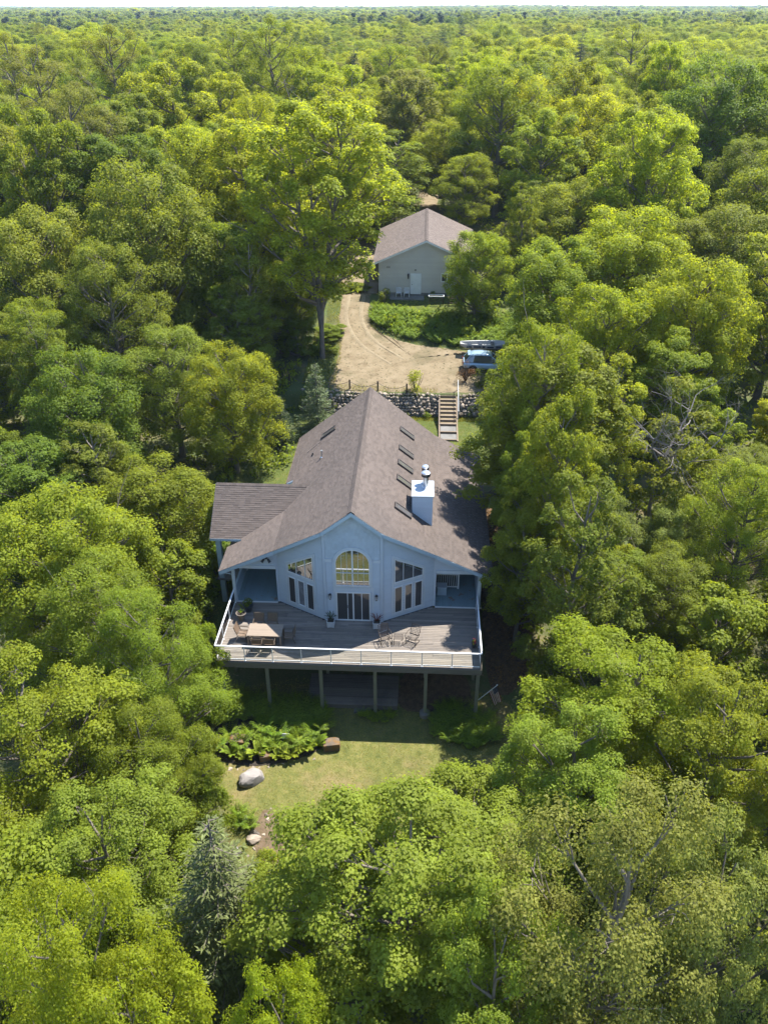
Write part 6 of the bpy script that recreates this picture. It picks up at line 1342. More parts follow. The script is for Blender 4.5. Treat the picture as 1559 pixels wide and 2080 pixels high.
(46.3, 155.0, 15.3, 5.7, 'ash', 3, 'leaf_yellow', 'yellow green fine leaved tree, second outward in the woods behind the garage, chimney side', 'fine leaved trees in the woods behind the garage, chimney side'),
(57.0, 155.1, 17.6, 6.0, 'ash', 0, 'leaf_yellow', 'yellow green fine leaved tree, third outward in the woods behind the garage, chimney side', 'fine leaved trees in the woods behind the garage, chimney side'),
(30.9, 176.5, 17.6, 6.5, 'ash', 0, 'leaf_yellow', 'yellow green fine leaved tree, fourth outward in the woods behind the garage, chimney side', 'fine leaved trees in the woods behind the garage, chimney side'),
(36.5, 182.7, 15.3, 4.8, 'ash', 1, 'leaf_yellow', 'yellow green fine leaved tree, fifth outward in the woods behind the garage, chimney side', 'fine leaved trees in the woods behind the garage, chimney side'),
(47.9, 177.9, 10.5, 3.0, 'poplar', 0, 'leaf_bright', 'bright green narrow tree, first outward in the woods behind the garage, chimney side', 'narrow trees in the woods behind the garage, chimney side'),
(19.2, 189.4, 12.9, 2.9, 'poplar', 0, 'leaf_bright', 'bright green narrow tree, second outward in the woods behind the garage, chimney side', 'narrow trees in the woods behind the garage, chimney side'),
(-40.7, 101.1, 6.1, 2.0, 'small', 0, 'leaf_tan', 'tan olive low tree, only one of its kind beside the garage, wing side', 'low trees in the woods beside the garage, wing side'),
(-48.8, 102.3, 18.3, 4.9, 'ash', 3, 'leaf_tan', 'tan olive fine leaved tree, first outward in the woods beside the garage, wing side', 'fine leaved trees in the woods beside the garage, wing side'),
(-56.5, 105.3, 16.4, 6.6, 'ash', 1, 'leaf_tan', 'tan olive fine leaved tree, second outward in the woods beside the garage, wing side', 'fine leaved trees in the woods beside the garage, wing side'),
(28.9, 86.9, 7.3, 2.1, 'small', 0, 'leaf_mid', 'mid green low tree, first outward in the woods beside the garage, chimney side', 'low trees in the woods beside the garage, chimney side'),
(30.9, 90.4, 4.8, 2.1, 'small', 0, 'leaf_mid', 'mid green low tree, second outward in the woods beside the garage, chimney side', 'low trees in the woods beside the garage, chimney side'),
(6.9, 141.0, 10.3, 2.2, 'poplar', 0, 'leaf_deep', 'dark green narrow tree, first outward in the woods behind the garage, chimney side', 'narrow trees in the woods behind the garage, chimney side'),
(55.0, 160.4, 10.5, 2.8, 'poplar', 2, 'leaf_deep', 'dark green narrow tree, second outward in the woods behind the garage, chimney side', 'narrow trees in the woods behind the garage, chimney side'),
(69.4, 165.7, 10.5, 3.0, 'poplar', 3, 'leaf_deep', 'dark green narrow tree, third outward in the woods behind the garage, chimney side', 'narrow trees in the woods behind the garage, chimney side'),
(-15.0, 109.3, 10.6, 2.6, 'poplar', 0, 'leaf_olive', 'olive green narrow tree, first outward in the woods behind the garage, wing side', 'narrow trees in the woods behind the garage, wing side'),
(-39.3, 123.1, 13.3, 2.7, 'poplar', 2, 'leaf_olive', 'olive green narrow tree, second outward in the woods behind the garage, wing side', 'narrow trees in the woods behind the garage, wing side'),
(-70.1, 162.2, 11.3, 2.7, 'poplar', 3, 'leaf_olive', 'olive green narrow tree, third outward in the woods behind the garage, wing side', 'narrow trees in the woods behind the garage, wing side'),
(-72.0, 174.2, 11.4, 2.3, 'poplar', 2, 'leaf_olive', 'olive green narrow tree, fourth outward in the woods behind the garage, wing side', 'narrow trees in the woods behind the garage, wing side'),
(20.9, 118.3, 17.3, 7.0, 'broad', 0, 'leaf_yellow', 'yellow green broad crowned maple, first outward in the woods behind the garage, chimney side', 'broad crowned maple trees in the woods behind the garage, chimney side'),
(12.7, 130.0, 18.8, 6.6, 'broad', 2, 'leaf_yellow', 'yellow green broad crowned maple, second outward in the woods behind the garage, chimney side', 'broad crowned maple trees in the woods behind the garage, chimney side'),
(-1.0, 181.7, 17.0, 6.5, 'broad', 2, 'leaf_yellow', 'yellow green broad crowned maple, third outward in the woods behind the garage, chimney side', 'broad crowned maple trees in the woods behind the garage, chimney side'),
(3.8, 150.2, 14.7, 5.3, 'broad', 3, 'leaf_bright', 'bright green broad crowned maple, first outward in the woods behind the garage, chimney side', 'broad crowned maple trees in the woods behind the garage, chimney side'),
(50.9, 170.9, 16.0, 6.9, 'broad', 3, 'leaf_bright', 'bright green broad crowned maple, second outward in the woods behind the garage, chimney side', 'broad crowned maple trees in the woods behind the garage, chimney side'),
(28.5, 186.0, 14.6, 5.4, 'broad', 1, 'leaf_bright', 'bright green broad crowned maple, third outward in the woods behind the garage, chimney side', 'broad crowned maple trees in the woods behind the garage, chimney side'),
(12.3, 41.8, 5.4, 1.7, 'small', 1, 'leaf_bright', 'bright green low tree, first outward in the woods beside the house, chimney side', 'low trees in the woods beside the house, chimney side'),
(19.5, 51.6, 6.6, 1.9, 'small', 0, 'leaf_bright', 'bright green low tree, second outward in the woods beside the house, chimney side', 'low trees in the woods beside the house, chimney side'),
(22.3, 59.5, 5.4, 2.4, 'small', 2, 'leaf_bright', 'bright green low tree, third outward in the woods beside the house, chimney side', 'low trees in the woods beside the house, chimney side'),
(27.7, 124.0, 16.5, 6.0, 'broad', 0, 'leaf_mid', 'mid green broad crowned maple, only one of its kind behind the garage, chimney side', 'broad crowned maple trees in the woods behind the garage, chimney side'),
(-46.2, 119.8, 11.8, 2.3, 'poplar', 0, 'leaf_bright', 'bright green narrow tree, first outward in the woods behind the garage, wing side', 'narrow trees in the woods behind the garage, wing side'),
(-38.8, 141.6, 13.6, 2.3, 'poplar', 3, 'leaf_bright', 'bright green narrow tree, second outward in the woods behind the garage, wing side', 'narrow trees in the woods behind the garage, wing side'),
(-52.7, 133.0, 10.1, 2.6, 'poplar', 0, 'leaf_bright', 'bright green narrow tree, third outward in the woods behind the garage, wing side', 'narrow trees in the woods behind the garage, wing side'),
(-48.4, 165.3, 10.3, 2.4, 'poplar', 3, 'leaf_bright', 'bright green narrow tree, fourth outward in the woods behind the garage, wing side', 'narrow trees in the woods behind the garage, wing side'),
(-76.4, 146.6, 10.2, 2.5, 'poplar', 1, 'leaf_bright', 'bright green narrow tree, fifth outward in the woods behind the garage, wing side', 'narrow trees in the woods behind the garage, wing side'),
(-81.1, 155.5, 12.7, 2.8, 'poplar', 0, 'leaf_bright', 'bright green narrow tree, sixth outward in the woods behind the garage, wing side', 'narrow trees in the woods behind the garage, wing side'),
(60.7, 172.9, 19.4, 6.2, 'maple', 1, 'leaf_olive', 'olive green layered maple, only one of its kind behind the garage, chimney side', 'layered maple trees in the woods behind the garage, chimney side'),
(-57.1, 176.9, 16.3, 5.3, 'tall', 2, 'leaf_tan', 'tan olive open limbed tree, only one of its kind behind the garage, wing side', 'open limbed trees in the woods behind the garage, wing side'),
(17.8, 173.6, 20.9, 4.8, 'tall', 1, 'leaf_bright', 'bright green open limbed tree, first outward in the woods behind the garage, chimney side', 'open limbed trees in the woods behind the garage, chimney side'),
(40.1, 165.8, 20.9, 7.0, 'tall', 3, 'leaf_bright', 'bright green open limbed tree, second outward in the woods behind the garage, chimney side', 'open limbed trees in the woods behind the garage, chimney side'),
(-47.2, 92.9, 18.5, 7.0, 'broad', 2, 'leaf_deep', 'dark green broad crowned maple, only one of its kind beside the garage, wing side', 'broad crowned maple trees in the woods beside the garage, wing side'),
(24.2, 143.2, 19.8, 5.5, 'larch', 0, 'leaf_yellow', 'yellow green feathery tree, only one of its kind behind the garage, chimney side', 'feathery trees in the woods behind the garage, chimney side'),
(-42.4, 106.1, 13.4, 2.9, 'poplar', 3, 'leaf_deep', 'dark green narrow tree, first outward in the woods behind the garage, wing side', 'narrow trees in the woods behind the garage, wing side'),
(-45.8, 168.6, 10.2, 2.6, 'poplar', 1, 'leaf_deep', 'dark green narrow tree, second outward in the woods behind the garage, wing side', 'narrow trees in the woods behind the garage, wing side'),
(-68.6, 171.5, 10.3, 2.7, 'poplar', 3, 'leaf_deep', 'dark green narrow tree, third outward in the woods behind the garage, wing side', 'narrow trees in the woods behind the garage, wing side'),
(-28.3, 125.5, 19.2, 5.0, 'maple', 1, 'leaf_bright', 'bright green layered maple, first outward in the woods behind the garage, wing side', 'layered maple trees in the woods behind the garage, wing side'),
(-16.5, 138.1, 19.4, 5.7, 'maple', 1, 'leaf_bright', 'bright green layered maple, second outward in the woods behind the garage, wing side', 'layered maple trees in the woods behind the garage, wing side'),
(-23.6, 157.5, 16.0, 5.5, 'maple', 1, 'leaf_bright', 'bright green layered maple, third outward in the woods behind the garage, wing side', 'layered maple trees in the woods behind the garage, wing side'),
(-20.3, 111.4, 16.6, 6.8, 'broad', 0, 'leaf_mid', 'mid green broad crowned maple, first outward in the woods behind the garage, wing side', 'broad crowned maple trees in the woods behind the garage, wing side'),
(-79.3, 174.8, 16.2, 7.0, 'broad', 3, 'leaf_mid', 'mid green broad crowned maple, second outward in the woods behind the garage, wing side', 'broad crowned maple trees in the woods behind the garage, wing side'),
(-25.3, 114.3, 4.8, 2.6, 'small', 3, 'leaf_deep', 'dark green low tree, first outward in the woods behind the garage, wing side', 'low trees in the woods behind the garage, wing side'),
(-5.6, 129.8, 6.3, 2.5, 'small', 3, 'leaf_deep', 'dark green low tree, second outward in the woods behind the garage, wing side', 'low trees in the woods behind the garage, wing side'),
(-22.1, 125.4, 6.2, 1.7, 'small', 3, 'leaf_deep', 'dark green low tree, third outward in the woods behind the garage, wing side', 'low trees in the woods behind the garage, wing side'),
(-10.3, 138.0, 4.8, 2.2, 'small', 3, 'leaf_deep', 'dark green low tree, fourth outward in the woods behind the garage, wing side', 'low trees in the woods behind the garage, wing side'),
(-50.8, 162.9, 6.3, 2.0, 'small', 0, 'leaf_deep', 'dark green low tree, fifth outward in the woods behind the garage, wing side', 'low trees in the woods behind the garage, wing side'),
(-70.1, 144.9, 4.5, 2.4, 'small', 0, 'leaf_deep', 'dark green low tree, sixth outward in the woods behind the garage, wing side', 'low trees in the woods behind the garage, wing side'),
(28.6, 111.5, 7.0, 1.7, 'small', 2, 'leaf_bright', 'bright green low tree, first outward in the woods behind the garage, chimney side', 'low trees in the woods behind the garage, chimney side'),
(31.0, 107.0, 5.9, 2.5, 'small', 1, 'leaf_bright', 'bright green low tree, second outward in the woods behind the garage, chimney side', 'low trees in the woods behind the garage, chimney side'),
(39.4, 143.4, 4.7, 2.1, 'small', 1, 'leaf_bright', 'bright green low tree, third outward in the woods behind the garage, chimney side', 'low trees in the woods behind the garage, chimney side'),
(17.4, 157.5, 6.2, 2.3, 'small', 1, 'leaf_bright', 'bright green low tree, fourth outward in the woods behind the garage, chimney side', 'low trees in the woods behind the garage, chimney side'),
(32.7, 158.9, 5.0, 2.0, 'small', 1, 'leaf_bright', 'bright green low tree, fifth outward in the woods behind the garage, chimney side', 'low trees in the woods behind the garage, chimney side'),
(3.9, 179.3, 6.7, 2.5, 'small', 1, 'leaf_bright', 'bright green low tree, sixth outward in the woods behind the garage, chimney side', 'low trees in the woods behind the garage, chimney side'),
(41.3, 178.1, 5.3, 2.4, 'small', 1, 'leaf_bright', 'bright green low tree, seventh outward in the woods behind the garage, chimney side', 'low trees in the woods behind the garage, chimney side'),
(9.6, 190.4, 5.7, 2.4, 'small', 0, 'leaf_bright', 'bright green low tree, eighth outward in the woods behind the garage, chimney side', 'low trees in the woods behind the garage, chimney side'),
(-11.5, 90.2, 13.3, 2.5, 'poplar', 0, 'leaf_deep', 'dark green narrow tree, only one of its kind beside the garage, wing side', 'narrow trees in the woods beside the garage, wing side'),
(40.3, 190.7, 25.0, 7.4, 'larch', 3, 'leaf_mid', 'mid green feathery tree, only one of its kind behind the garage, chimney side', 'feathery trees in the woods behind the garage, chimney side'),
(-77.1, 151.3, 15.8, 4.8, 'tall', 2, 'leaf_bright', 'bright green open limbed tree, only one of its kind behind the garage, wing side', 'open limbed trees in the woods behind the garage, wing side'),
(-5.8, 142.3, 15.8, 6.1, 'ash', 2, 'leaf_bright', 'bright green fine leaved tree, first outward in the woods behind the garage, wing side', 'fine leaved trees in the woods behind the garage, wing side'),
(-20.2, 151.0, 20.8, 6.4, 'ash', 3, 'leaf_bright', 'bright green fine leaved tree, second outward in the woods behind the garage, wing side', 'fine leaved trees in the woods behind the garage, wing side'),
(-53.6, 169.4, 20.8, 5.1, 'ash', 1, 'leaf_bright', 'bright green fine leaved tree, third outward in the woods behind the garage, wing side', 'fine leaved trees in the woods behind the garage, wing side'),
(-15.2, 190.5, 16.2, 5.4, 'ash', 3, 'leaf_bright', 'bright green fine leaved tree, fourth outward in the woods behind the garage, wing side', 'fine leaved trees in the woods behind the garage, wing side'),
(-53.9, 184.1, 15.3, 5.5, 'ash', 2, 'leaf_bright', 'bright green fine leaved tree, fifth outward in the woods behind the garage, wing side', 'fine leaved trees in the woods behind the garage, wing side'),
(-83.4, 161.9, 16.0, 5.1, 'ash', 3, 'leaf_bright', 'bright green fine leaved tree, sixth outward in the woods behind the garage, wing side', 'fine leaved trees in the woods behind the garage, wing side'),
(-67.1, 182.8, 20.8, 5.0, 'ash', 1, 'leaf_bright', 'bright green fine leaved tree, seventh outward in the woods behind the garage, wing side', 'fine leaved trees in the woods behind the garage, wing side'),
(9.8, 121.4, 20.2, 7.2, 'ash', 1, 'leaf_mid', 'mid green fine leaved tree, only one of its kind behind the garage, chimney side', 'fine leaved trees in the woods behind the garage, chimney side'),
(25.3, 153.5, 14.4, 2.7, 'spruce', 1, 'needle_dark', 'dark spruce, first outward in the woods behind the garage, chimney side', 'spruce trees in the woods behind the garage, chimney side'),
(50.8, 137.7, 12.3, 2.9, 'spruce', 3, 'needle_dark', 'dark spruce, second outward in the woods behind the garage, chimney side', 'spruce trees in the woods behind the garage, chimney side'),
(34.8, 155.6, 16.9, 2.8, 'spruce', 2, 'needle_dark', 'dark spruce, third outward in the woods behind the garage, chimney side', 'spruce trees in the woods behind the garage, chimney side'),
(3.4, 172.8, 16.6, 2.6, 'spruce', 3, 'needle_dark', 'dark spruce, fourth outward in the woods behind the garage, chimney side', 'spruce trees in the woods behind the garage, chimney side'),
(51.2, 183.0, 14.4, 2.9, 'spruce', 1, 'needle_dark', 'dark spruce, fifth outward in the woods behind the garage, chimney side', 'spruce trees in the woods behind the garage, chimney side'),
(-18.8, 97.8, 19.1, 5.0, 'ash', 0, 'leaf_bright', 'bright green fine leaved tree, only one of its kind beside the garage, wing side', 'fine leaved trees in the woods beside the garage, wing side'),
(-27.6, 105.6, 14.9, 5.6, 'broad', 0, 'leaf_mid', 'mid green broad crowned maple, only one of its kind beside the garage, wing side', 'broad crowned maple trees in the woods beside the garage, wing side'),
(-44.6, 77.1, 6.0, 2.5, 'small', 2, 'leaf_mid', 'mid green low tree, only one of its kind beside the gravel court, wing side', 'low trees in the woods beside the gravel court, wing side'),
(-50.5, 127.3, 15.1, 6.1, 'broad', 0, 'leaf_olive', 'olive green broad crowned maple, first outward in the woods behind the garage, wing side', 'broad crowned maple trees in the woods behind the garage, wing side'),
(-71.5, 134.0, 16.9, 6.8, 'broad', 1, 'leaf_olive', 'olive green broad crowned maple, second outward in the woods behind the garage, wing side', 'broad crowned maple trees in the woods behind the garage, wing side'),
(5.3, 158.0, 19.3, 5.8, 'tall', 3, 'leaf_yellow', 'yellow green open limbed tree, only one of its kind behind the garage, chimney side', 'open limbed trees in the woods behind the garage, chimney side'),
(-3.5, 134.7, 18.5, 6.0, 'maple', 1, 'leaf_tan', 'tan olive layered maple, first outward in the woods behind the garage, wing side', 'layered maple trees in the woods behind the garage, wing side'),
(-13.5, 169.1, 19.0, 5.7, 'maple', 3, 'leaf_tan', 'tan olive layered maple, second outward in the woods behind the garage, wing side', 'layered maple trees in the woods behind the garage, wing side'),
(-21.6, 183.0, 20.2, 5.2, 'maple', 0, 'leaf_tan', 'tan olive layered maple, third outward in the woods behind the garage, wing side', 'layered maple trees in the woods behind the garage, wing side'),
(14.0, 80.9, 6.8, 2.1, 'small', 0, 'leaf_yellow', 'yellow green low tree, first outward in the woods beside the gravel court, chimney side', 'low trees in the woods beside the gravel court, chimney side'),
(29.8, 75.4, 6.0, 2.3, 'small', 1, 'leaf_yellow', 'yellow green low tree, second outward in the woods beside the gravel court, chimney side', 'low trees in the woods beside the gravel court, chimney side'),
(43.8, 146.6, 19.0, 5.0, 'tall', 3, 'leaf_mid', 'mid green open limbed tree, first outward in the woods behind the garage, chimney side', 'open limbed trees in the woods behind the garage, chimney side'),
(56.3, 136.4, 18.9, 5.9, 'tall', 2, 'leaf_mid', 'mid green open limbed tree, second outward in the woods behind the garage, chimney side', 'open limbed trees in the woods behind the garage, chimney side'),
(61.0, 148.2, 20.6, 7.1, 'tall', 3, 'leaf_mid', 'mid green open limbed tree, third outward in the woods behind the garage, chimney side', 'open limbed trees in the woods behind the garage, chimney side'),
(-30.9, 130.7, 6.9, 2.4, 'small', 0, 'leaf_bright', 'bright green low tree, first outward in the woods behind the garage, wing side', 'low trees in the woods behind the garage, wing side'),
(-33.3, 138.4, 5.5, 2.2, 'small', 1, 'leaf_bright', 'bright green low tree, second outward in the woods behind the garage, wing side', 'low trees in the woods behind the garage, wing side'),
(-38.1, 151.3, 6.6, 2.1, 'small', 2, 'leaf_bright', 'bright green low tree, third outward in the woods behind the garage, wing side', 'low trees in the woods behind the garage, wing side'),
(-53.3, 160.5, 4.9, 2.1, 'small', 2, 'leaf_bright', 'bright green low tree, fourth outward in the woods behind the garage, wing side', 'low trees in the woods behind the garage, wing side'),
(-63.5, 171.5, 6.5, 2.2, 'small', 2, 'leaf_bright', 'bright green low tree, fifth outward in the woods behind the garage, wing side', 'low trees in the woods behind the garage, wing side'),
(-70.7, 166.5, 4.9, 1.7, 'small', 0, 'leaf_bright', 'bright green low tree, sixth outward in the woods behind the garage, wing side', 'low trees in the woods behind the garage, wing side'),
(-49.1, 187.8, 5.1, 1.7, 'small', 3, 'leaf_bright', 'bright green low tree, seventh outward in the woods behind the garage, wing side', 'low trees in the woods behind the garage, wing side'),
(17.0, 141.3, 17.7, 6.1, 'tall', 2, 'leaf_deep', 'dark green open limbed tree, first outward in the woods behind the garage, chimney side', 'open limbed trees in the woods behind the garage, chimney side'),
(39.1, 130.9, 18.8, 6.3, 'tall', 3, 'leaf_deep', 'dark green open limbed tree, second outward in the woods behind the garage, chimney side', 'open limbed trees in the woods behind the garage, chimney side'),
(56.4, 179.5, 17.5, 4.9, 'tall', 0, 'leaf_deep', 'dark green open limbed tree, third outward in the woods behind the garage, chimney side', 'open limbed trees in the woods behind the garage, chimney side'),
(-7.3, 151.5, 16.2, 6.6, 'broad', 0, 'leaf_bright', 'bright green broad crowned maple, first outward in the woods behind the garage, wing side', 'broad crowned maple trees in the woods behind the garage, wing side'),
(-58.8, 131.5, 16.8, 6.8, 'broad', 2, 'leaf_bright', 'bright green broad crowned maple, second outward in the woods behind the garage, wing side', 'broad crowned maple trees in the woods behind the garage, wing side'),
(-35.7, 189.8, 17.7, 6.9, 'broad', 1, 'leaf_bright', 'bright green broad crowned maple, third outward in the woods behind the garage, wing side', 'broad crowned maple trees in the woods behind the garage, wing side'),
(-2.5, 23.0, 6.4, 2.2, 'near_ash', 2, 'leaf_bright', 'bright green fine leaved tree, only one of its kind below the deck, chimney side', 'fine leaved trees in the woods below the deck, chimney side'),
(-18.7, 118.9, 6.4, 1.7, 'small', 2, 'leaf_mid', 'mid green low tree, only one of its kind behind the garage, wing side', 'low trees in the woods behind the garage, wing side'),
(29.4, 68.7, 15.5, 5.1, 'maple', 3, 'leaf_bright', 'bright green layered maple, only one of its kind beside the gravel court, chimney side', 'layered maple trees in the woods beside the gravel court, chimney side'),
(-24.5, 100.9, 4.6, 2.2, 'small', 0, 'leaf_bright', 'bright green low tree, only one of its kind beside the garage, wing side', 'low trees in the woods beside the garage, wing side'),
(20.1, 100.5, 10.2, 2.9, 'poplar', 2, 'leaf_yellow', 'yellow green narrow tree, first outward in the woods beside the garage, chimney side', 'narrow trees in the woods beside the garage, chimney side'),
(41.4, 105.8, 11.5, 2.4, 'poplar', 3, 'leaf_yellow', 'yellow green narrow tree, second outward in the woods beside the garage, chimney side', 'narrow trees in the woods beside the garage, chimney side'),
(-34.8, 60.0, 11.9, 3.5, 'maple', 0, 'leaf_olive', 'olive green layered maple, only one of its kind beside the gravel court, wing side', 'layered maple trees in the woods beside the gravel court, wing side'),
(19.8, 109.0, 5.2, 2.2, 'small', 0, 'leaf_deep', 'dark green low tree, first outward in the woods behind the garage, chimney side', 'low trees in the woods behind the garage, chimney side'),
(66.5, 162.5, 5.9, 2.3, 'small', 0, 'leaf_deep', 'dark green low tree, second outward in the woods behind the garage, chimney side', 'low trees in the woods behind the garage, chimney side'),
(8.4, 137.7, 12.7, 2.7, 'poplar', 3, 'leaf_yellow', 'yellow green narrow tree, only one of its kind behind the garage, chimney side', 'narrow trees in the woods behind the garage, chimney side'),
(-10.9, 113.4, 19.6, 6.8, 'larch', 2, 'leaf_bright', 'bright green feathery tree, only one of its kind behind the garage, wing side', 'feathery trees in the woods behind the garage, wing side'),
(41.8, 155.5, 6.0, 1.7, 'small', 1, 'leaf_mid', 'mid green low tree, only one of its kind behind the garage, chimney side', 'low trees in the woods behind the garage, chimney side'),
(52.4, 129.2, 16.5, 4.9, 'maple', 2, 'leaf_deep', 'dark green layered maple, first outward in the woods behind the garage, chimney side', 'layered maple trees in the woods behind the garage, chimney side'),
(69.5, 173.9, 19.4, 6.3, 'maple', 3, 'leaf_deep', 'dark green layered maple, second outward in the woods behind the garage, chimney side', 'layered maple trees in the woods behind the garage, chimney side'),
(45.6, 112.8, 18.1, 6.7, 'ash', 2, 'leaf_bright', 'bright green fine leaved tree, first outward in the woods behind the garage, chimney side', 'fine leaved trees in the woods behind the garage, chimney side'),
(37.4, 151.5, 18.4, 5.2, 'ash', 3, 'leaf_bright', 'bright green fine leaved tree, second outward in the woods behind the garage, chimney side', 'fine leaved trees in the woods behind the garage, chimney side'),
(48.1, 162.1, 19.6, 6.2, 'ash', 2, 'leaf_bright', 'bright green fine leaved tree, third outward in the woods behind the garage, chimney side', 'fine leaved trees in the woods behind the garage, chimney side'),
(13.5, 179.4, 18.4, 5.0, 'ash', 1, 'leaf_bright', 'bright green fine leaved tree, fourth outward in the woods behind the garage, chimney side', 'fine leaved trees in the woods behind the garage, chimney side'),
(60.2, 184.9, 18.7, 5.5, 'ash', 0, 'leaf_bright', 'bright green fine leaved tree, fifth outward in the woods behind the garage, chimney side', 'fine leaved trees in the woods behind the garage, chimney side'),
(32.8, 82.1, 12.6, 2.4, 'poplar', 2, 'leaf_bright', 'bright green narrow tree, only one of its kind beside the garage, chimney side', 'narrow trees in the woods beside the garage, chimney side'),
(-30.0, 50.7, 7.4, 2.2, 'small', 3, 'leaf_deep', 'dark green low tree, only one of its kind beside the house, wing side', 'low trees in the woods beside the house, wing side'),
(9.9, 87.9, 12.0, 2.2, 'poplar', 0, 'leaf_mid', 'mid green narrow tree, first outward in the woods beside the garage, chimney side', 'narrow trees in the woods beside the garage, chimney side'),
(39.4, 102.4, 13.3, 2.9, 'poplar', 2, 'leaf_mid', 'mid green narrow tree, second outward in the woods beside the garage, chimney side', 'narrow trees in the woods beside the garage, chimney side'),
(-66.4, 127.4, 17.8, 6.1, 'tall', 2, 'leaf_mid', 'mid green open limbed tree, only one of its kind behind the garage, wing side', 'open limbed trees in the woods behind the garage, wing side'),
(-41.1, 86.7, 18.4, 7.0, 'broad', 2, 'leaf_olive', 'olive green broad crowned maple, only one of its kind beside the garage, wing side', 'broad crowned maple trees in the woods beside the garage, wing side'),
(-11.0, 101.0, 19.3, 5.7, 'maple', 2, 'leaf_bright', 'bright green layered maple, only one of its kind beside the garage, wing side', 'layered maple trees in the woods beside the garage, wing side'),
(22.1, 88.5, 19.7, 5.2, 'maple', 0, 'leaf_yellow', 'yellow green layered maple, only one of its kind beside the garage, chimney side', 'layered maple trees in the woods beside the garage, chimney side'),
(-20.9, 46.6, 10.2, 2.6, 'poplar', 2, 'leaf_olive', 'olive green narrow tree, only one of its kind beside the house, wing side', 'narrow trees in the woods beside the house, wing side'),
(-29.5, 82.4, 17.9, 5.6, 'tall', 2, 'leaf_deep', 'dark green open limbed tree, only one of its kind beside the garage, wing side', 'open limbed trees in the woods beside the garage, wing side'),
(13.5, 105.5, 17.2, 5.3, 'maple', 3, 'leaf_bright', 'bright green layered maple, only one of its kind beside the garage, chimney side', 'layered maple trees in the woods beside the garage, chimney side'),
(-59.8, 151.6, 18.3, 5.0, 'maple', 0, 'leaf_olive', 'olive green layered maple, only one of its kind behind the garage, wing side', 'layered maple trees in the woods behind the garage, wing side'),
(47.6, 118.2, 13.5, 2.2, 'poplar', 2, 'leaf_mid', 'mid green narrow tree, first outward in the woods behind the garage, chimney side', 'narrow trees in the woods behind the garage, chimney side'),
(30.3, 141.1, 13.2, 2.8, 'poplar', 3, 'leaf_mid', 'mid green narrow tree, second outward in the woods behind the garage, chimney side', 'narrow trees in the woods behind the garage, chimney side'),
(21.7, 176.7, 11.4, 2.5, 'poplar', 2, 'leaf_mid', 'mid green narrow tree, third outward in the woods behind the garage, chimney side', 'narrow trees in the woods behind the garage, chimney side'),
(12.5, 96.7, 10.6, 3.0, 'poplar', 1, 'leaf_deep', 'dark green narrow tree, only one of its kind beside the garage, chimney side', 'narrow trees in the woods beside the garage, chimney side'),
(19.0, 41.9, 11.6, 3.3, 'ash', 1, 'leaf_bright', 'bright green fine leaved tree, only one of its kind beside the house, chimney side', 'fine leaved trees in the woods beside the house, chimney side'),
(18.2, 58.2, 11.1, 3.4, 'maple', 2, 'leaf_mid', 'mid green layered maple, only one of its kind beside the house, chimney side', 'layered maple trees in the woods beside the house, chimney side'),
(-51.0, 156.1, 19.7, 6.0, 'tall', 2, 'leaf_deep', 'dark green open limbed tree, first outward in the woods behind the garage, wing side', 'open limbed trees in the woods behind the garage, wing side'),
(-28.5, 182.1, 18.8, 5.4, 'tall', 2, 'leaf_deep', 'dark green open limbed tree, second outward in the woods behind the garage, wing side', 'open limbed trees in the woods behind the garage, wing side'),
(12.0, 49.3, 13.9, 2.6, 'poplar', 3, 'leaf_bright', 'bright green narrow tree, only one of its kind beside the house, chimney side', 'narrow trees in the woods beside the house, chimney side'),
(-14.8, 69.4, 13.5, 2.5, 'poplar', 0, 'leaf_olive', 'olive green narrow tree, first outward in the woods beside the gravel court, wing side', 'narrow trees in the woods beside the gravel court, wing side'),
(-24.7, 78.9, 13.8, 2.4, 'poplar', 2, 'leaf_olive', 'olive green narrow tree, second outward in the woods beside the gravel court, wing side', 'narrow trees in the woods beside the gravel court, wing side'),
(-33.1, 91.1, 5.7, 2.5, 'small', 0, 'leaf_deep', 'dark green low tree, only one of its kind beside the garage, wing side', 'low trees in the woods beside the garage, wing side'),
(-27.6, 56.3, 11.9, 2.4, 'poplar', 1, 'leaf_deep', 'dark green narrow tree, only one of its kind beside the house, wing side', 'narrow trees in the woods beside the house, wing side'),
(52.8, 148.4, 14.9, 5.5, 'broad', 2, 'leaf_deep', 'dark green broad crowned maple, only one of its kind behind the garage, chimney side', 'broad crowned maple trees in the woods behind the garage, chimney side'),
(36.3, 86.8, 14.6, 7.3, 'broad', 1, 'leaf_mid', 'mid green broad crowned maple, only one of its kind beside the garage, chimney side', 'broad crowned maple trees in the woods beside the garage, chimney side'),
(55.9, 164.7, 11.0, 2.9, 'poplar', 3, 'leaf_olive', 'olive green narrow tree, first outward in the woods behind the garage, chimney side', 'narrow trees in the woods behind the garage, chimney side'),
(27.6, 180.9, 11.5, 2.4, 'poplar', 2, 'leaf_olive', 'olive green narrow tree, second outward in the woods behind the garage, chimney side', 'narrow trees in the woods behind the garage, chimney side'),
(24.3, 73.8, 4.6, 2.0, 'small', 3, 'leaf_bright', 'bright green low tree, only one of its kind beside the gravel court, chimney side', 'low trees in the woods beside the gravel court, chimney side'),
(9.8, 94.4, 5.3, 2.1, 'small', 1, 'leaf_yellow', 'yellow green low tree, only one of its kind beside the garage, chimney side', 'low trees in the woods beside the garage, chimney side'),
(23.0, 80.8, 4.6, 1.9, 'small', 0, 'leaf_mid', 'mid green low tree, only one of its kind beside the gravel court, chimney side', 'low trees in the woods beside the gravel court, chimney side'),
(27.7, 58.5, 5.9, 2.5, 'small', 3, 'leaf_yellow', 'yellow green low tree, only one of its kind beside the house, chimney side', 'low trees in the woods beside the house, chimney side'),
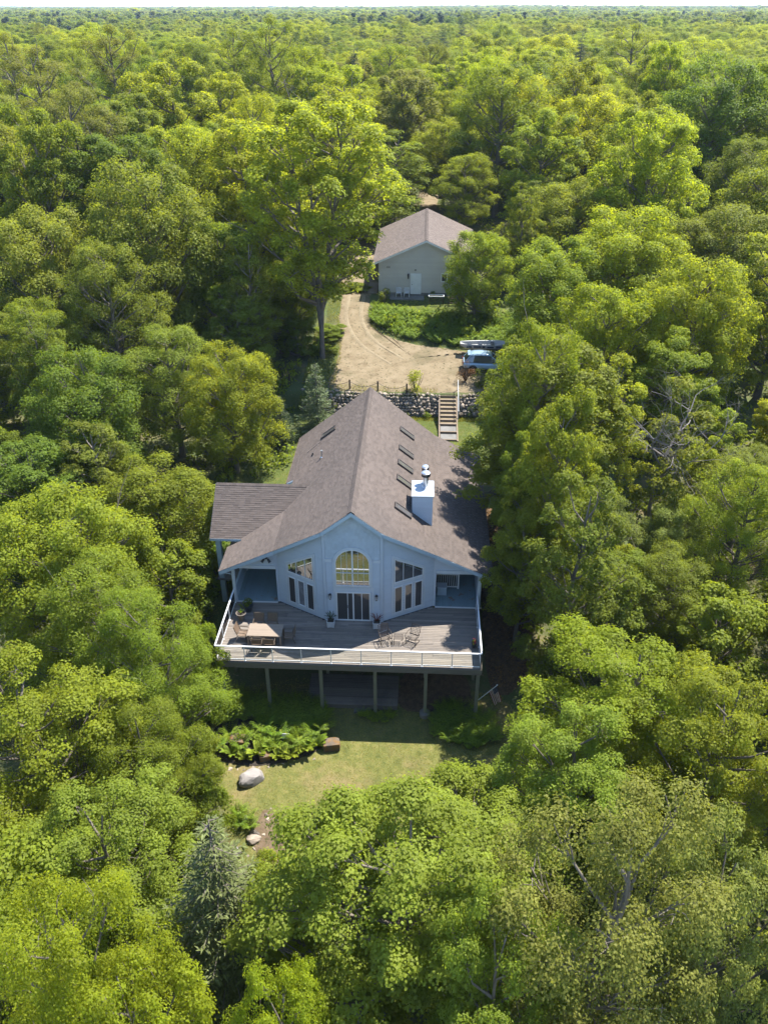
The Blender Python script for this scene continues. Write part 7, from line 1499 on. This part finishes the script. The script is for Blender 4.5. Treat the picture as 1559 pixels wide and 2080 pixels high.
(23.4, 190.2, 7.4, 2.2, 'small', 2, 'leaf_yellow', 'yellow green low tree, only one of its kind behind the garage, chimney side', 'low trees in the woods behind the garage, chimney side'),
(-34.9, 102.1, 19.6, 6.0, 'tall', 3, 'leaf_olive', 'olive green open limbed tree, only one of its kind beside the garage, wing side', 'open limbed trees in the woods beside the garage, wing side'),
(2.3, 21.6, 9.2, 4.2, 'near_maple', 2, 'leaf_mid', 'mid green layered maple, only one of its kind below the deck, chimney side', 'layered maple trees in the woods below the deck, chimney side'),
(-27.1, 89.4, 4.7, 2.4, 'small', 3, 'leaf_olive', 'olive green low tree, only one of its kind beside the garage, wing side', 'low trees in the woods beside the garage, wing side'),
]
TREE_LIMIT = 195
HAZE = 9e-05
CLEAR = [[(-13, 33), (5.6, 33), (5.6, 54.5), (-13, 54.5)], [(-10, 52), (7.5, 52), (7.5, 67), (-11, 67)], [(-9.6, 66), (10, 66), (10, 75), (5, 76), (-9.6, 81)], [(-10, 79), (-4, 79), (-4, 106), (-10.8, 106)], [(-7, 81.5), (6.4, 81.5), (6.4, 102), (-7, 102)], [(-10, 23), (4, 23), (7, 29), (6.5, 37), (-12, 37), (-10, 29)], [(-10, 103), (-4, 103), (3, 118), (3.5, 160), (-2.5, 160), (-3, 120)]]
# ------------------------------------------------------------------ trees
def polytubes(paths, n=6):
    m = MB()
    for pts, rad in paths: m.tube(pts, rad, n if rad[0] > 0.05 else 4, cap=False)
    return m
def tree_meshes(name, seed, H, R, cb=0.25, lobes=18, tufts=16, leaves=80, L=0.17, W=0.13, lr=0.36, flat=0.7, prof='round', droop=0.35, tr=0.55, stems=1, lean=0.05, up=0.7, bark='bark', bare=0):
    r = np.random.default_rng(seed)
    def rad(f):
        f = np.clip(f, 0, 1)
        if prof == 'round': return R*np.sin(np.pi*np.clip(0.16+0.80*f, 0, 1))**0.65
        if prof == 'dome': return R*np.sqrt(np.clip(1-(np.clip(f, 0.0, 1)-0.30)**2/0.52, 0.02, 1))
        if prof == 'cone': return R*(1-f)**0.75*np.clip(f*6+0.35, 0, 1)
        if prof == 'vase': return R*np.sin(np.pi*np.clip(0.08+0.80*f**1.15, 0, 1))**0.8
        return R*np.sin(np.pi*np.clip(0.13+0.82*f, 0, 1))**0.8
    k2, k3, ph2, ph3 = r.uniform(0.08, 0.24), r.uniform(0.05, 0.16), r.uniform(0, 6.28), r.uniform(0, 6.28)
    # crown lobes spread by best-candidate sampling
    cs = []
    while len(cs) < lobes:
        best, bd = None, -1
        for _ in range(14):
            f = r.uniform(0.02, 0.93)**0.9; a = r.uniform(0, 2*np.pi); q = r.uniform(0.45, 0.80) if r.random() < 0.82 else r.uniform(0, 0.35)
            g_ = 1+k2*math.sin(2*a+ph2+3*f)+k3*math.sin(3*a+ph3-4*f); p = np.array([math.cos(a)*rad(f)*q*g_, math.sin(a)*rad(f)*q*g_, H*(cb+(1-cb)*f*0.93)]); d = min([np.linalg.norm((p-c)*[1, 1, 0.8]) for c in cs], default=9)
            if d > bd: best, bd = p, d
        cs.append(best)
    cs = np.array(cs); lrad = R*lr*r.uniform(0.62, 1.3, lobes)*(1-0.30*(cs[:, 2]/H)**3)
    # trunk(s) and limbs
    paths = []; tr0 = 0.009*H+0.025*R
    tops = []
    for s in range(stems):
        a = r.uniform(0, 6.28)+s*6.28/stems; sp = (0.0 if stems == 1 else 0.42*R); b = r.normal(0, lean*H*0.3, 2); N_ = 9; pts = []
        for k in range(N_):
            t = k/(N_-1); w = np.array([math.cos(a), math.sin(a)])*sp*max(0, t-0.15)**1.0+b*t*t+r.normal(0, 0.05*R*t, 2)*0.6
            pts.append((w[0], w[1], H*0.88*t-0.3*(k == 0)))
        paths.append((pts, [tr0*(1.25 if k == 0 else 1)*(1-0.9*k/(N_-1))*(1 if stems == 1 else 0.48)+0.012 for k in range(N_)])); tops.append(np.array(pts))
    for c, l in zip(cs, lrad):
        P = tops[int(np.argmin([np.linalg.norm(t[-1][:2]-c[:2])*0.5+np.linalg.norm(t[4][:2]-c[:2]) for t in tops]))] if stems > 1 else tops[0]
        hd = np.linalg.norm(c[:2]-P[5][:2]); z0 = max(H*min(cb, 0.3)*0.75, c[2]-0.55*hd-0.5*l-0.6); z0 = min(z0, H*0.84)
        k = np.interp(z0, P[:, 2], np.arange(len(P))); i = int(k); i = min(i, len(P)-2); p = P[i]+(P[i+1]-P[i])*(k-i)
        m1 = p+(c-p)*0.5+np.array([0, 0, -0.10*hd])+r.normal(0, 0.12*R*0.4, 3); rr = 0.45*tr0*(1-0.6*z0/H)+0.01
        paths.append(([p, m1, c], [rr, rr*0.6, rr*0.28]))
        for _ in range(5):
            d = unit(r.normal(size=3)+[0, 0, 0.5]); paths.append(([m1+(c-m1)*r.uniform(0.2, 1), c+d*l*0.45, c+d*l*r.uniform(0.8, 1.05)], [rr*0.3, rr*0.2, 0.008]))
    for _ in range(bare):    # bare dead twigs poking out of the crown
        c = cs[r.integers(0, lobes)]; q = c.copy(); out = unit(np.array([c[0], c[1], 0.8*R])+r.normal(0, 0.4, 3)); pts = [q]
        for k in range(3): q = q+out*R*0.22+r.normal(0, 0.12, 3); pts.append(q)
        paths.append((pts, [0.05, 0.035, 0.02, 0.008]))
        for _ in range(4):
            s = pts[r.integers(1, 4)]; paths.append(([s, s+unit(out+r.normal(0, 0.7, 3))*R*0.16], [0.016, 0.005]))
    trunk = polytubes(paths, 7).build(name+'_trunk', M[bark], None); tme = trunk.data; tme.name = name+'_trunk'; bpy.data.objects.remove(trunk)
    tme.polygons.foreach_set('use_smooth', [True]*len(tme.polygons))
    # tufts on the lobes, leaves on the tufts
    nt_ = lobes*tufts; li = np.repeat(np.arange(lobes), tufts); out = unit(cs*[1, 1, 0]+[0, 0, 0.25*R])[li]
    d = unit(r.normal(size=(nt_, 3))+out*0.55+[0, 0, 0.35]); tc = cs[li]+d*lrad[li][:, None]*r.uniform(0.62, 1.12, nt_)[:, None]*[1, 1, 0.85]
    tc[:, 2] = np.maximum(tc[:, 2], H*cb*0.55)
    trad = R*0.125*tr/0.55*r.uniform(0.7, 1.35, nt_)
    n = nt_*leaves; ti = np.repeat(np.arange(nt_), leaves)
    ld = unit(r.normal(size=(n, 3))+[0, 0, 0.35]); q = r.uniform(0.35, 1.0, n)**0.6
    P = tc[ti]+ld*(trad[ti]*q)[:, None]*[1.1, 1.1, flat]
    Nn = unit(ld*[0.7, 0.7, 0.5]+d[ti]*0.25+[0, 0, up]+r.normal(0, 0.38, (n, 3)))
    T = unit(ld*[1, 1, 0.2]-[0, 0, droop]+r.normal(0, 0.45, (n, 3)))
    Ls = L*r.uniform(0.65, 1.3, n); V, F = leafquads(P, Nn, T, Ls, Ls*(W/L), 0.14)
    return tme, npmesh(name+'_crown', V, F, M['leaf_mid'])
def spruce_meshes(name, seed, H, R, whorls=26, mat='needle'):
    r = np.random.default_rng(seed); paths = [([(0, 0, -0.3), (0.03, 0, H*0.5), (0, 0, H)], [0.02*H, 0.011*H, 0.01])]; P = []; Nn = []; T = []; Ls = []
    for w in range(whorls):
        f = (w+0.3)/whorls; z = H*(0.06+0.93*f); rr = R*(1-f)**0.85+0.12; nb = int(r.integers(7, 10))
        for b in range(nb):
            a = 2*np.pi*(b/nb)+w*0.7+r.normal(0, 0.12); ln = rr*r.uniform(0.75, 1.15); d = np.array([math.cos(a), math.sin(a), 0]); s = np.array([-math.sin(a), math.cos(a), 0]); zz = z+r.normal(0, 0.02*H)
            g = lambda t: np.array([0, 0, zz])+d*ln*t+np.array([0, 0, -0.34*ln*math.sin(t*1.9)*(1-0.5*f)+0.16*ln*t*t])
            paths.append(([g(0), g(0.5), g(1)], [0.02, 0.013, 0.005])); m = max(4, int(ln/0.09))
            for k in range(m):
                t = (k+0.7)/m; c = g(t); l2 = (0.42*ln*(1-t)**0.7+0.16)
                for q in (-1, 0, 1):
                    dv = unit(d*(0.75 if q else 1.2)+s*q*0.9+np.array([0, 0, -0.30 if q else 0])); sub = max(1, int(l2/0.12)) if q else 1
                    for j in range(sub):
                        P.append(c+dv*(j+0.5)*l2/sub+r.normal(0, 0.025, 3)); Nn.append(np.array([0, 0, 1])+r.normal(0, 0.55, 3)); T.append(dv+r.normal(0, 0.25, 3)); Ls.append(r.uniform(0.12, 0.20))
    Ls = np.array(Ls); V, F = leafquads(np.array(P), np.array(Nn), np.array(T), Ls, Ls*0.26, 0.3)
    tr_ = polytubes(paths, 6).build('t', M['bark'], None); tme = tr_.data; tme.name = name+'_trunk'; bpy.data.objects.remove(tr_)
    return tme, npmesh(name+'_crown', V, F, M[mat])
def dead_meshes(name, seed, H, R):
    r = np.random.default_rng(seed); paths = []
    def grow(p, d, ln, rad, depth):
        pts = [p]; q = p; dd = d
        for k in range(4): dd = unit(dd+r.normal(0, 0.22, 3)+[0, 0, 0.06]); q = q+dd*ln/4; pts.append(q)
        paths.append((pts, [rad, rad*.85, rad*.7, rad*.55, rad*.4]))
        if depth > 0:
            for _ in range(int(r.integers(3, 6))):
                s = pts[int(r.integers(1, 5))]; grow(s, unit(dd+r.normal(0, 0.75, 3)), ln*r.uniform(0.45, 0.7), rad*0.42, depth-1)
    grow(np.array([0, 0, -.3]), np.array([0, 0, 1.0]), H*0.6, 0.17, 0)
    for k in range(7):
        a = k*0.9+r.uniform(0, .4); grow(np.array([0, 0, H*r.uniform(0.32, 0.6)]), unit(np.array([math.cos(a)*0.9, math.sin(a)*0.9, 0.75])), R*1.25, 0.085, 3)
    t = polytubes(paths, 5).build('t', M['deadwood'], None); tme = t.data; tme.name = name+'_trunk'; bpy.data.objects.remove(t); return tme
LIB = {}
LIB['maple'] = [(16, 4.4, tree_meshes('maple', 101+k, 16, 4.4, 0.18, 44, 17, 68, 0.145, 0.13, 0.265, 0.80, 'round', 0.25, 0.46, up=0.95)) for k in range(4)]
LIB['dome'] = [(16, 4.4, tree_meshes('dome', 121, 16, 4.4, 0.30, 72, 14, 112, 0.098, 0.09, 0.205, 0.72, 'dome', 0.22, 0.44, up=1.0))]
LIB['broad'] = [(15, 6.0, tree_meshes('broad', 221+k, 15, 6.0, 0.16, 62, 16, 68, 0.155, 0.14, 0.20, 0.85, 'round', 0.25, 0.50, up=0.95, bare=1)) for k in range(2)]
LIB['near_ash'] = [(16, 4.2, tree_meshes('near_ash', 241, 16, 4.2, 0.16, 54, 20, 88, 0.090, 0.062, 0.25, 0.95, 'round', 0.2, 0.44, up=0.8, bare=1))]
LIB['near_maple'] = [(16, 4.4, tree_meshes('near_maple', 251, 16, 4.4, 0.18, 48, 17, 92, 0.110, 0.098, 0.255, 0.80, 'round', 0.25, 0.44, up=0.95))]
LIB['ash'] = [(16, 4.2, tree_meshes('ash', 131+k, 16, 4.2, 0.16, 50, 20, 52, 0.12, 0.082, 0.26, 1.0, 'round', 0.2, 0.46, up=0.75, bare=1)) for k in range(3)]
LIB['tall'] = [(21, 5.0, tree_meshes('tall', 151+k, 21, 5.0, 0.20, 60, 15, 56, 0.16, 0.14, 0.21, 0.85, 'vase', 0.25, 0.44, stems=3, up=0.9, bare=4)) for k in range(2)]
LIB['poplar'] = [(16, 2.9, tree_meshes('poplar', 171, 16, 2.9, 0.10, 36, 18, 50, 0.135, 0.095, 0.31, 0.95, 'oval', 0.4, 0.48, up=0.75))]
LIB['small'] = [(7, 2.4, tree_meshes('small', 181+k, 7, 2.4, 0.08, 22, 14, 70, 0.125, 0.105, 0.31, 0.75, 'round', 0.3, 0.62, up=0.75)) for k in range(2)]
LIB['larch'] = [(24, 4.4, tree_meshes('larch', 191, 24, 4.4, 0.25, 44, 18, 34, 0.15, 0.085, 0.22, 1.0, 'oval', 0.3, 0.44, up=0.5, bare=5))]
LIB['spruce'] = [(12, 2.6, spruce_meshes('spruce', 201, 12, 2.6, 27)), (5, 1.6, spruce_meshes('spruce', 202, 5, 1.6, 16, 'needle_blue'))]
d_tr, d_cr = tree_meshes('sparse', 211, 12, 3.8, 0.2, 12, 9, 60, 0.18, 0.15, 0.3, 0.6, 'round', 0.4)
LIB['dead'] = [(12, 3.8, (dead_meshes('dead', 212, 12, 3.8), d_cr))]
BASES = {'maple': 'maple_tree', 'ash': 'leafy_tree', 'tall': 'tall_tree', 'poplar': 'narrow_tree', 'small': 'low_tree', 'near_ash': 'leafy_tree', 'near_maple': 'maple_tree', 'dome': 'maple_tree', 'broad': 'maple_tree', 'larch': 'feathery_tree', 'spruce': 'spruce_tree', 'dead': 'bare_tree'}
def put_tree(x, y, H, R, var, vi, mat, label, rz, group=None):
    H0, R0, (tme, cme) = LIB[var][vi % len(LIB[var])]
    t = thing(BASES[var], (x, y, tz(x, y)-0.05), label, 'tree', group, rz); t.scale = (R/R0, R/R0, H/H0)
    addobj('trunk', tme, t); c = addobj('crown', cme, t)
    c.material_slots[0].link = 'OBJECT'; c.material_slots[0].material = M[mat]
    return t
tr_r = random.Random(99)
for row in TREES:
    put_tree(*row[:8], tr_r.uniform(0, 6.28), row[8] if len(row) > 8 else None)

# ------------------------------------------------------------------ the far forest: one mass of instanced trees
src = bpy.data.collections.new('forest_sources')   # not linked to the scene
def lod_mesh(name, seed, H, R, lobes, n, L, mat, prof='round'):
    r = np.random.default_rng(seed); cs = []
    for k in range(lobes):
        f = r.uniform(0.1, 0.95); a = r.uniform(0, 6.28); q = r.uniform(0.1, 0.75)*(math.sin(math.pi*(0.15+0.8*f))**0.7 if prof == 'round' else (1-f))
        cs.append((math.cos(a)*R*q, math.sin(a)*R*q, H*(0.3+0.66*f)))
    cs = np.array(cs); li = r.integers(0, lobes, n); d = unit(r.normal(size=(n, 3))+[0, 0, 0.4]); P = cs[li]+d*R*(0.27 if prof == 'round' else 0.22)*r.uniform(0.6, 1.05, n)[:, None]
    Ls = L*r.uniform(0.6, 1.3, n); V, F = leafquads(P, unit(d*0.6+[0, 0, 0.6]+r.normal(0, 0.4, (n, 3))), d+r.normal(0, 0.5, (n, 3))-[0, 0, 0.3], Ls, Ls*0.8, 0.15)
    return npmesh(name, V, F, M[mat])
def src_obj(i, name, me, mat=None):
    o = bpy.data.objects.new(f'{i:02d}_{name}', me); src.objects.link(o)
    if mat: o.material_slots[0].link = 'OBJECT'; o.material_slots[0].material = M[mat]
SRC = []
k = 0
for var, vi, mat in (('maple', 0, 'leaf_bright'), ('maple', 1, 'leaf_mid'), ('maple', 2, 'leaf_bright'), ('ash', 0, 'leaf_olive'), ('ash', 1, 'leaf_mid'), ('broad', 0, 'leaf_yellow'), ('broad', 1, 'leaf_bright'), ('larch', 0, 'leaf_tan'), ('larch', 0, 'leaf_olive'), ('spruce', 0, 'needle_dark')):
    H0, R0, (tme, cme) = LIB[var][vi]; src_obj(k, 'near_tree', cme, mat); SRC.append((H0, R0)); k += 1
N0 = k
for s, mat in enumerate(('leaf_bright', 'leaf_mid', 'leaf_olive', 'leaf_tan', 'leaf_yellow', 'leaf_deep', 'leaf_pale')):
    src_obj(k, 'mid_tree', lod_mesh('mid_tree', 300+s, 17, 4.0, 34, 2600, 0.5, mat)); SRC.append((17, 4.0)); k += 1
src_obj(k, 'mid_spruce', lod_mesh('mid_spruce', 320, 20, 3.2, 26, 1500, 0.5, 'needle_dark', 'cone')); SRC.append((20, 3.2)); k += 1
N1 = k
for s, mat in enumerate(('leaf_bright', 'leaf_mid', 'leaf_olive', 'leaf_tan', 'leaf_deep', 'leaf_mid')):
    src_obj(k, 'far_tree', lod_mesh('far_tree', 330+s, 17, 9.0, 60, 1100, 1.7, mat)); SRC.append((17, 9.0)); k += 1
N2 = k
fr = np.random.default_rng(2024); pts = []
TX = np.array([[t[0], t[1], t[3]] for t in TREES])
IND = TREE_LIMIT
def ring(d0, d1, area, half=0.62, off=0.048):
    n = int(half*(d1*d1-d0*d0)/area); d = np.sqrt(fr.uniform(d0*d0, d1*d1, n)); a = fr.uniform(-half, half, n)-off; return np.column_stack([d*np.sin(a), d*np.cos(a)])
def relax(p, s):
    """drop points closer than s to an earlier one"""
    cell = {}; keep = []
    for i, (x, y) in enumerate(p):
        c = (int(x//s), int(y//s)); ok = True
        for dx in (-1, 0, 1):
            for dy in (-1, 0, 1):
                for j in cell.get((c[0]+dx, c[1]+dy), ()):
                    if (p[j][0]-x)**2+(p[j][1]-y)**2 < s*s: ok = False
        if ok: cell.setdefault(c, []).append(i); keep.append(i)
    return p[keep]
def zone_pick(p, lo, hi, w):
    """species drift over the land in patches"""
    n = len(p); f = np.sin(p[:, 0]*0.021+1.3)+np.cos(p[:, 1]*0.017-p[:, 0]*0.008)+fr.normal(0, 0.9, n); rk = (np.argsort(np.argsort(f))/max(1, n)); cw = np.cumsum(w)/np.sum(w); return lo+np.searchsorted(cw, np.clip(rk, 0, 0.9999))
def in_gap(p):   # keep the far end of the driveway open
    return (np.abs(p[:, 0]-1.0) < 5.2) & (p[:, 1] < 160) & (p[:, 1] > 90)
rows_ = []
A = relax(np.concatenate([ring(IND-14, 650, 20), ]), 7.6)
A = A[~in_gap(A)]
dm = np.min(np.hypot(A[:, None, 0]-TX[None, :, 0], A[:, None, 1]-TX[None, :, 1]), axis=1); A = A[dm > 4.6]
# woods beside the frame, out of view, so that the clearing stays enclosed
B = fr.uniform([-75, -25], [75, 150], (3000, 2)); B = relax(B, 5.6); ang = np.abs(np.arctan2(B[:, 0], np.maximum(B[:, 1], 0.1))+0.048); dB = np.min(np.hypot(B[:, None, 0]-TX[None, :, 0], B[:, None, 1]-TX[None, :, 1]), axis=1)
B = B[(dB > 6) & ((ang > 0.60) | (B[:, 1] < -6)) & (np.abs(B[:, 0]+2) > 11) & (np.hypot(B[:, 0], B[:, 1]) > 15)]
for P_, lo, hi, w, sc0 in ((A, 0, N0, [5, 5, 5, 4, 4, 3, 4, 4, 3, 0.5], 1.0), (B, 0, N0, [5, 5, 5, 4, 4, 3, 4, 0, 0, 0.2], 0.85)):
    idx = zone_pick(P_, lo, hi, w); fr.shuffle(idx[: len(idx)//1]) if sc0 < 1 else None
    rows_.append((P_, idx, sc0))
Cp = relax(ring(650, 1500, 30), 7.0); rows_.append((Cp, zone_pick(Cp, N0, N1, [3, 6, 5, 3, 1.5, 6, 1, 1.6]), 1.0))
Dp = relax(ring(1500, 3600, 170, 0.56), 12); rows_.append((Dp, zone_pick(Dp, N1, N2, [3, 6, 4, 2, 6, 5]), 1.0))
Ep = ring(3600, 10500, 1700, 0.54); rows_.append((Ep, zone_pick(Ep, N1, N2, [3, 6, 4, 2, 6, 5]), 2.6))
PP = np.concatenate([r_[0] for r_ in rows_]); II = np.concatenate([r_[1] for r_ in rows_]); SS = np.concatenate([np.full(len(r_[0]), r_[2]) for r_ in rows_])
n = len(PP); HT = np.array([s[0] for s in SRC])[II]; want = np.clip(fr.normal(16.0, 2.4, n), 11, 23)*np.where(SS > 2, 1.0, SS)
want = np.where((II == 9) | (II == N1-1), want*1.22, want)
szz = want/HT; sxy = np.where(SS > 2, 2.6, np.clip(szz*fr.uniform(1.2, 1.8, n), 0.7, 1.9))
V = np.column_stack([PP, terrain(PP[:, 0], PP[:, 1])])
me = bpy.data.meshes.new('forest'); me.vertices.add(n); me.vertices.foreach_set('co', V.astype(np.float32).ravel())
at = me.attributes.new('pick', 'INT', 'POINT'); at.data.foreach_set('value', II.astype(np.int32))
at = me.attributes.new('scl', 'FLOAT_VECTOR', 'POINT'); at.data.foreach_set('vector', np.column_stack([sxy, sxy, szz]).astype(np.float32).ravel())
at = me.attributes.new('rot', 'FLOAT_VECTOR', 'POINT'); at.data.foreach_set('vector', np.column_stack([np.zeros(n), np.zeros(n), fr.uniform(0, 6.28, n)]).astype(np.float32).ravel())
forest = tag(addobj('forest', me), 'unbroken mixed forest running to the horizon', kind='stuff')
ng = bpy.data.node_groups.new('forest', 'GeometryNodeTree')
ng.interface.new_socket('Geometry', in_out='INPUT', socket_type='NodeSocketGeometry'); ng.interface.new_socket('Geometry', in_out='OUTPUT', socket_type='NodeSocketGeometry')
gi = ng.nodes.new('NodeGroupInput'); go = ng.nodes.new('NodeGroupOutput'); ci = ng.nodes.new('GeometryNodeCollectionInfo'); ci.inputs[0].default_value = src; ci.inputs[1].default_value = True; ci.inputs[2].default_value = True
ip = ng.nodes.new('GeometryNodeInstanceOnPoints'); ip.inputs['Pick Instance'].default_value = True
def attr(nm, ty):
    a = ng.nodes.new('GeometryNodeInputNamedAttribute'); a.data_type = ty; a.inputs[0].default_value = nm; return a.outputs[0]
ng.links.new(gi.outputs[0], ip.inputs['Points']); ng.links.new(ci.outputs[0], ip.inputs['Instance']); ng.links.new(attr('pick', 'INT'), ip.inputs['Instance Index'])
er = ng.nodes.new('FunctionNodeEulerToRotation'); ng.links.new(attr('rot', 'FLOAT_VECTOR'), er.inputs[0]); ng.links.new(er.outputs[0], ip.inputs['Rotation'])
ng.links.new(attr('scl', 'FLOAT_VECTOR'), ip.inputs['Scale']); ng.links.new(ip.outputs[0], go.inputs[0])
forest.modifiers.new('forest', 'NODES').node_group = ng
# low growth on the forest floor between the trees
uf = fr.uniform([-48, 6], [48, 120], (3400, 2)); a_ = np.abs(np.arctan2(uf[:, 0], uf[:, 1])+0.048)
bad = np.zeros(len(uf), bool)
for poly in CLEAR: bad |= inpoly(uf, poly)
uf = uf[(a_ < 0.56) & ~bad]
us = [bush_mesh('undergrowth', M[m_], 50, 0.85, 0.9, 0.28, 400+i) for i, m_ in enumerate(('leaf_mid', 'leaf_deep', 'leaf_bright'))]
Vs = []; arrs = []
for b in us:
    v = np.empty(len(b.vertices)*3, np.float32); b.vertices.foreach_get('co', v); arrs.append(v.reshape(-1, 3)); bpy.data.meshes.remove(b)
zz_ = terrain(uf[:, 0], uf[:, 1])
for i, (x, y) in enumerate(uf):
    s = fr.uniform(0.6, 1.5); Vs.append(arrs[i % 3]*s+[x, y, zz_[i]-0.05])
Vall = np.concatenate(Vs); tag(addobj('undergrowth', npmesh('undergrowth', Vall, np.arange(len(Vall)).reshape(-1, 4), M['leaf_mid'])), 'low leafy undergrowth on the forest floor', kind='stuff')
# air
HZ = bpy.data.materials.new('haze'); t = nt(HZ); pv = node(t, 'ShaderNodeVolumePrincipled'); o_ = node(t, 'ShaderNodeOutputMaterial'); t.links.new(pv.outputs[0], o_.inputs['Volume'])
pv.inputs['Color'].default_value = (0.55, 0.70, 0.92, 1); pv.inputs['Density'].default_value = HAZE
if HAZE > 0:
    m = MB(); m.box(-12000, 12000, -600, 12500, -30, 40); tag(m.build('haze', HZ), 'thin pale haze over the forest', kind='stuff')
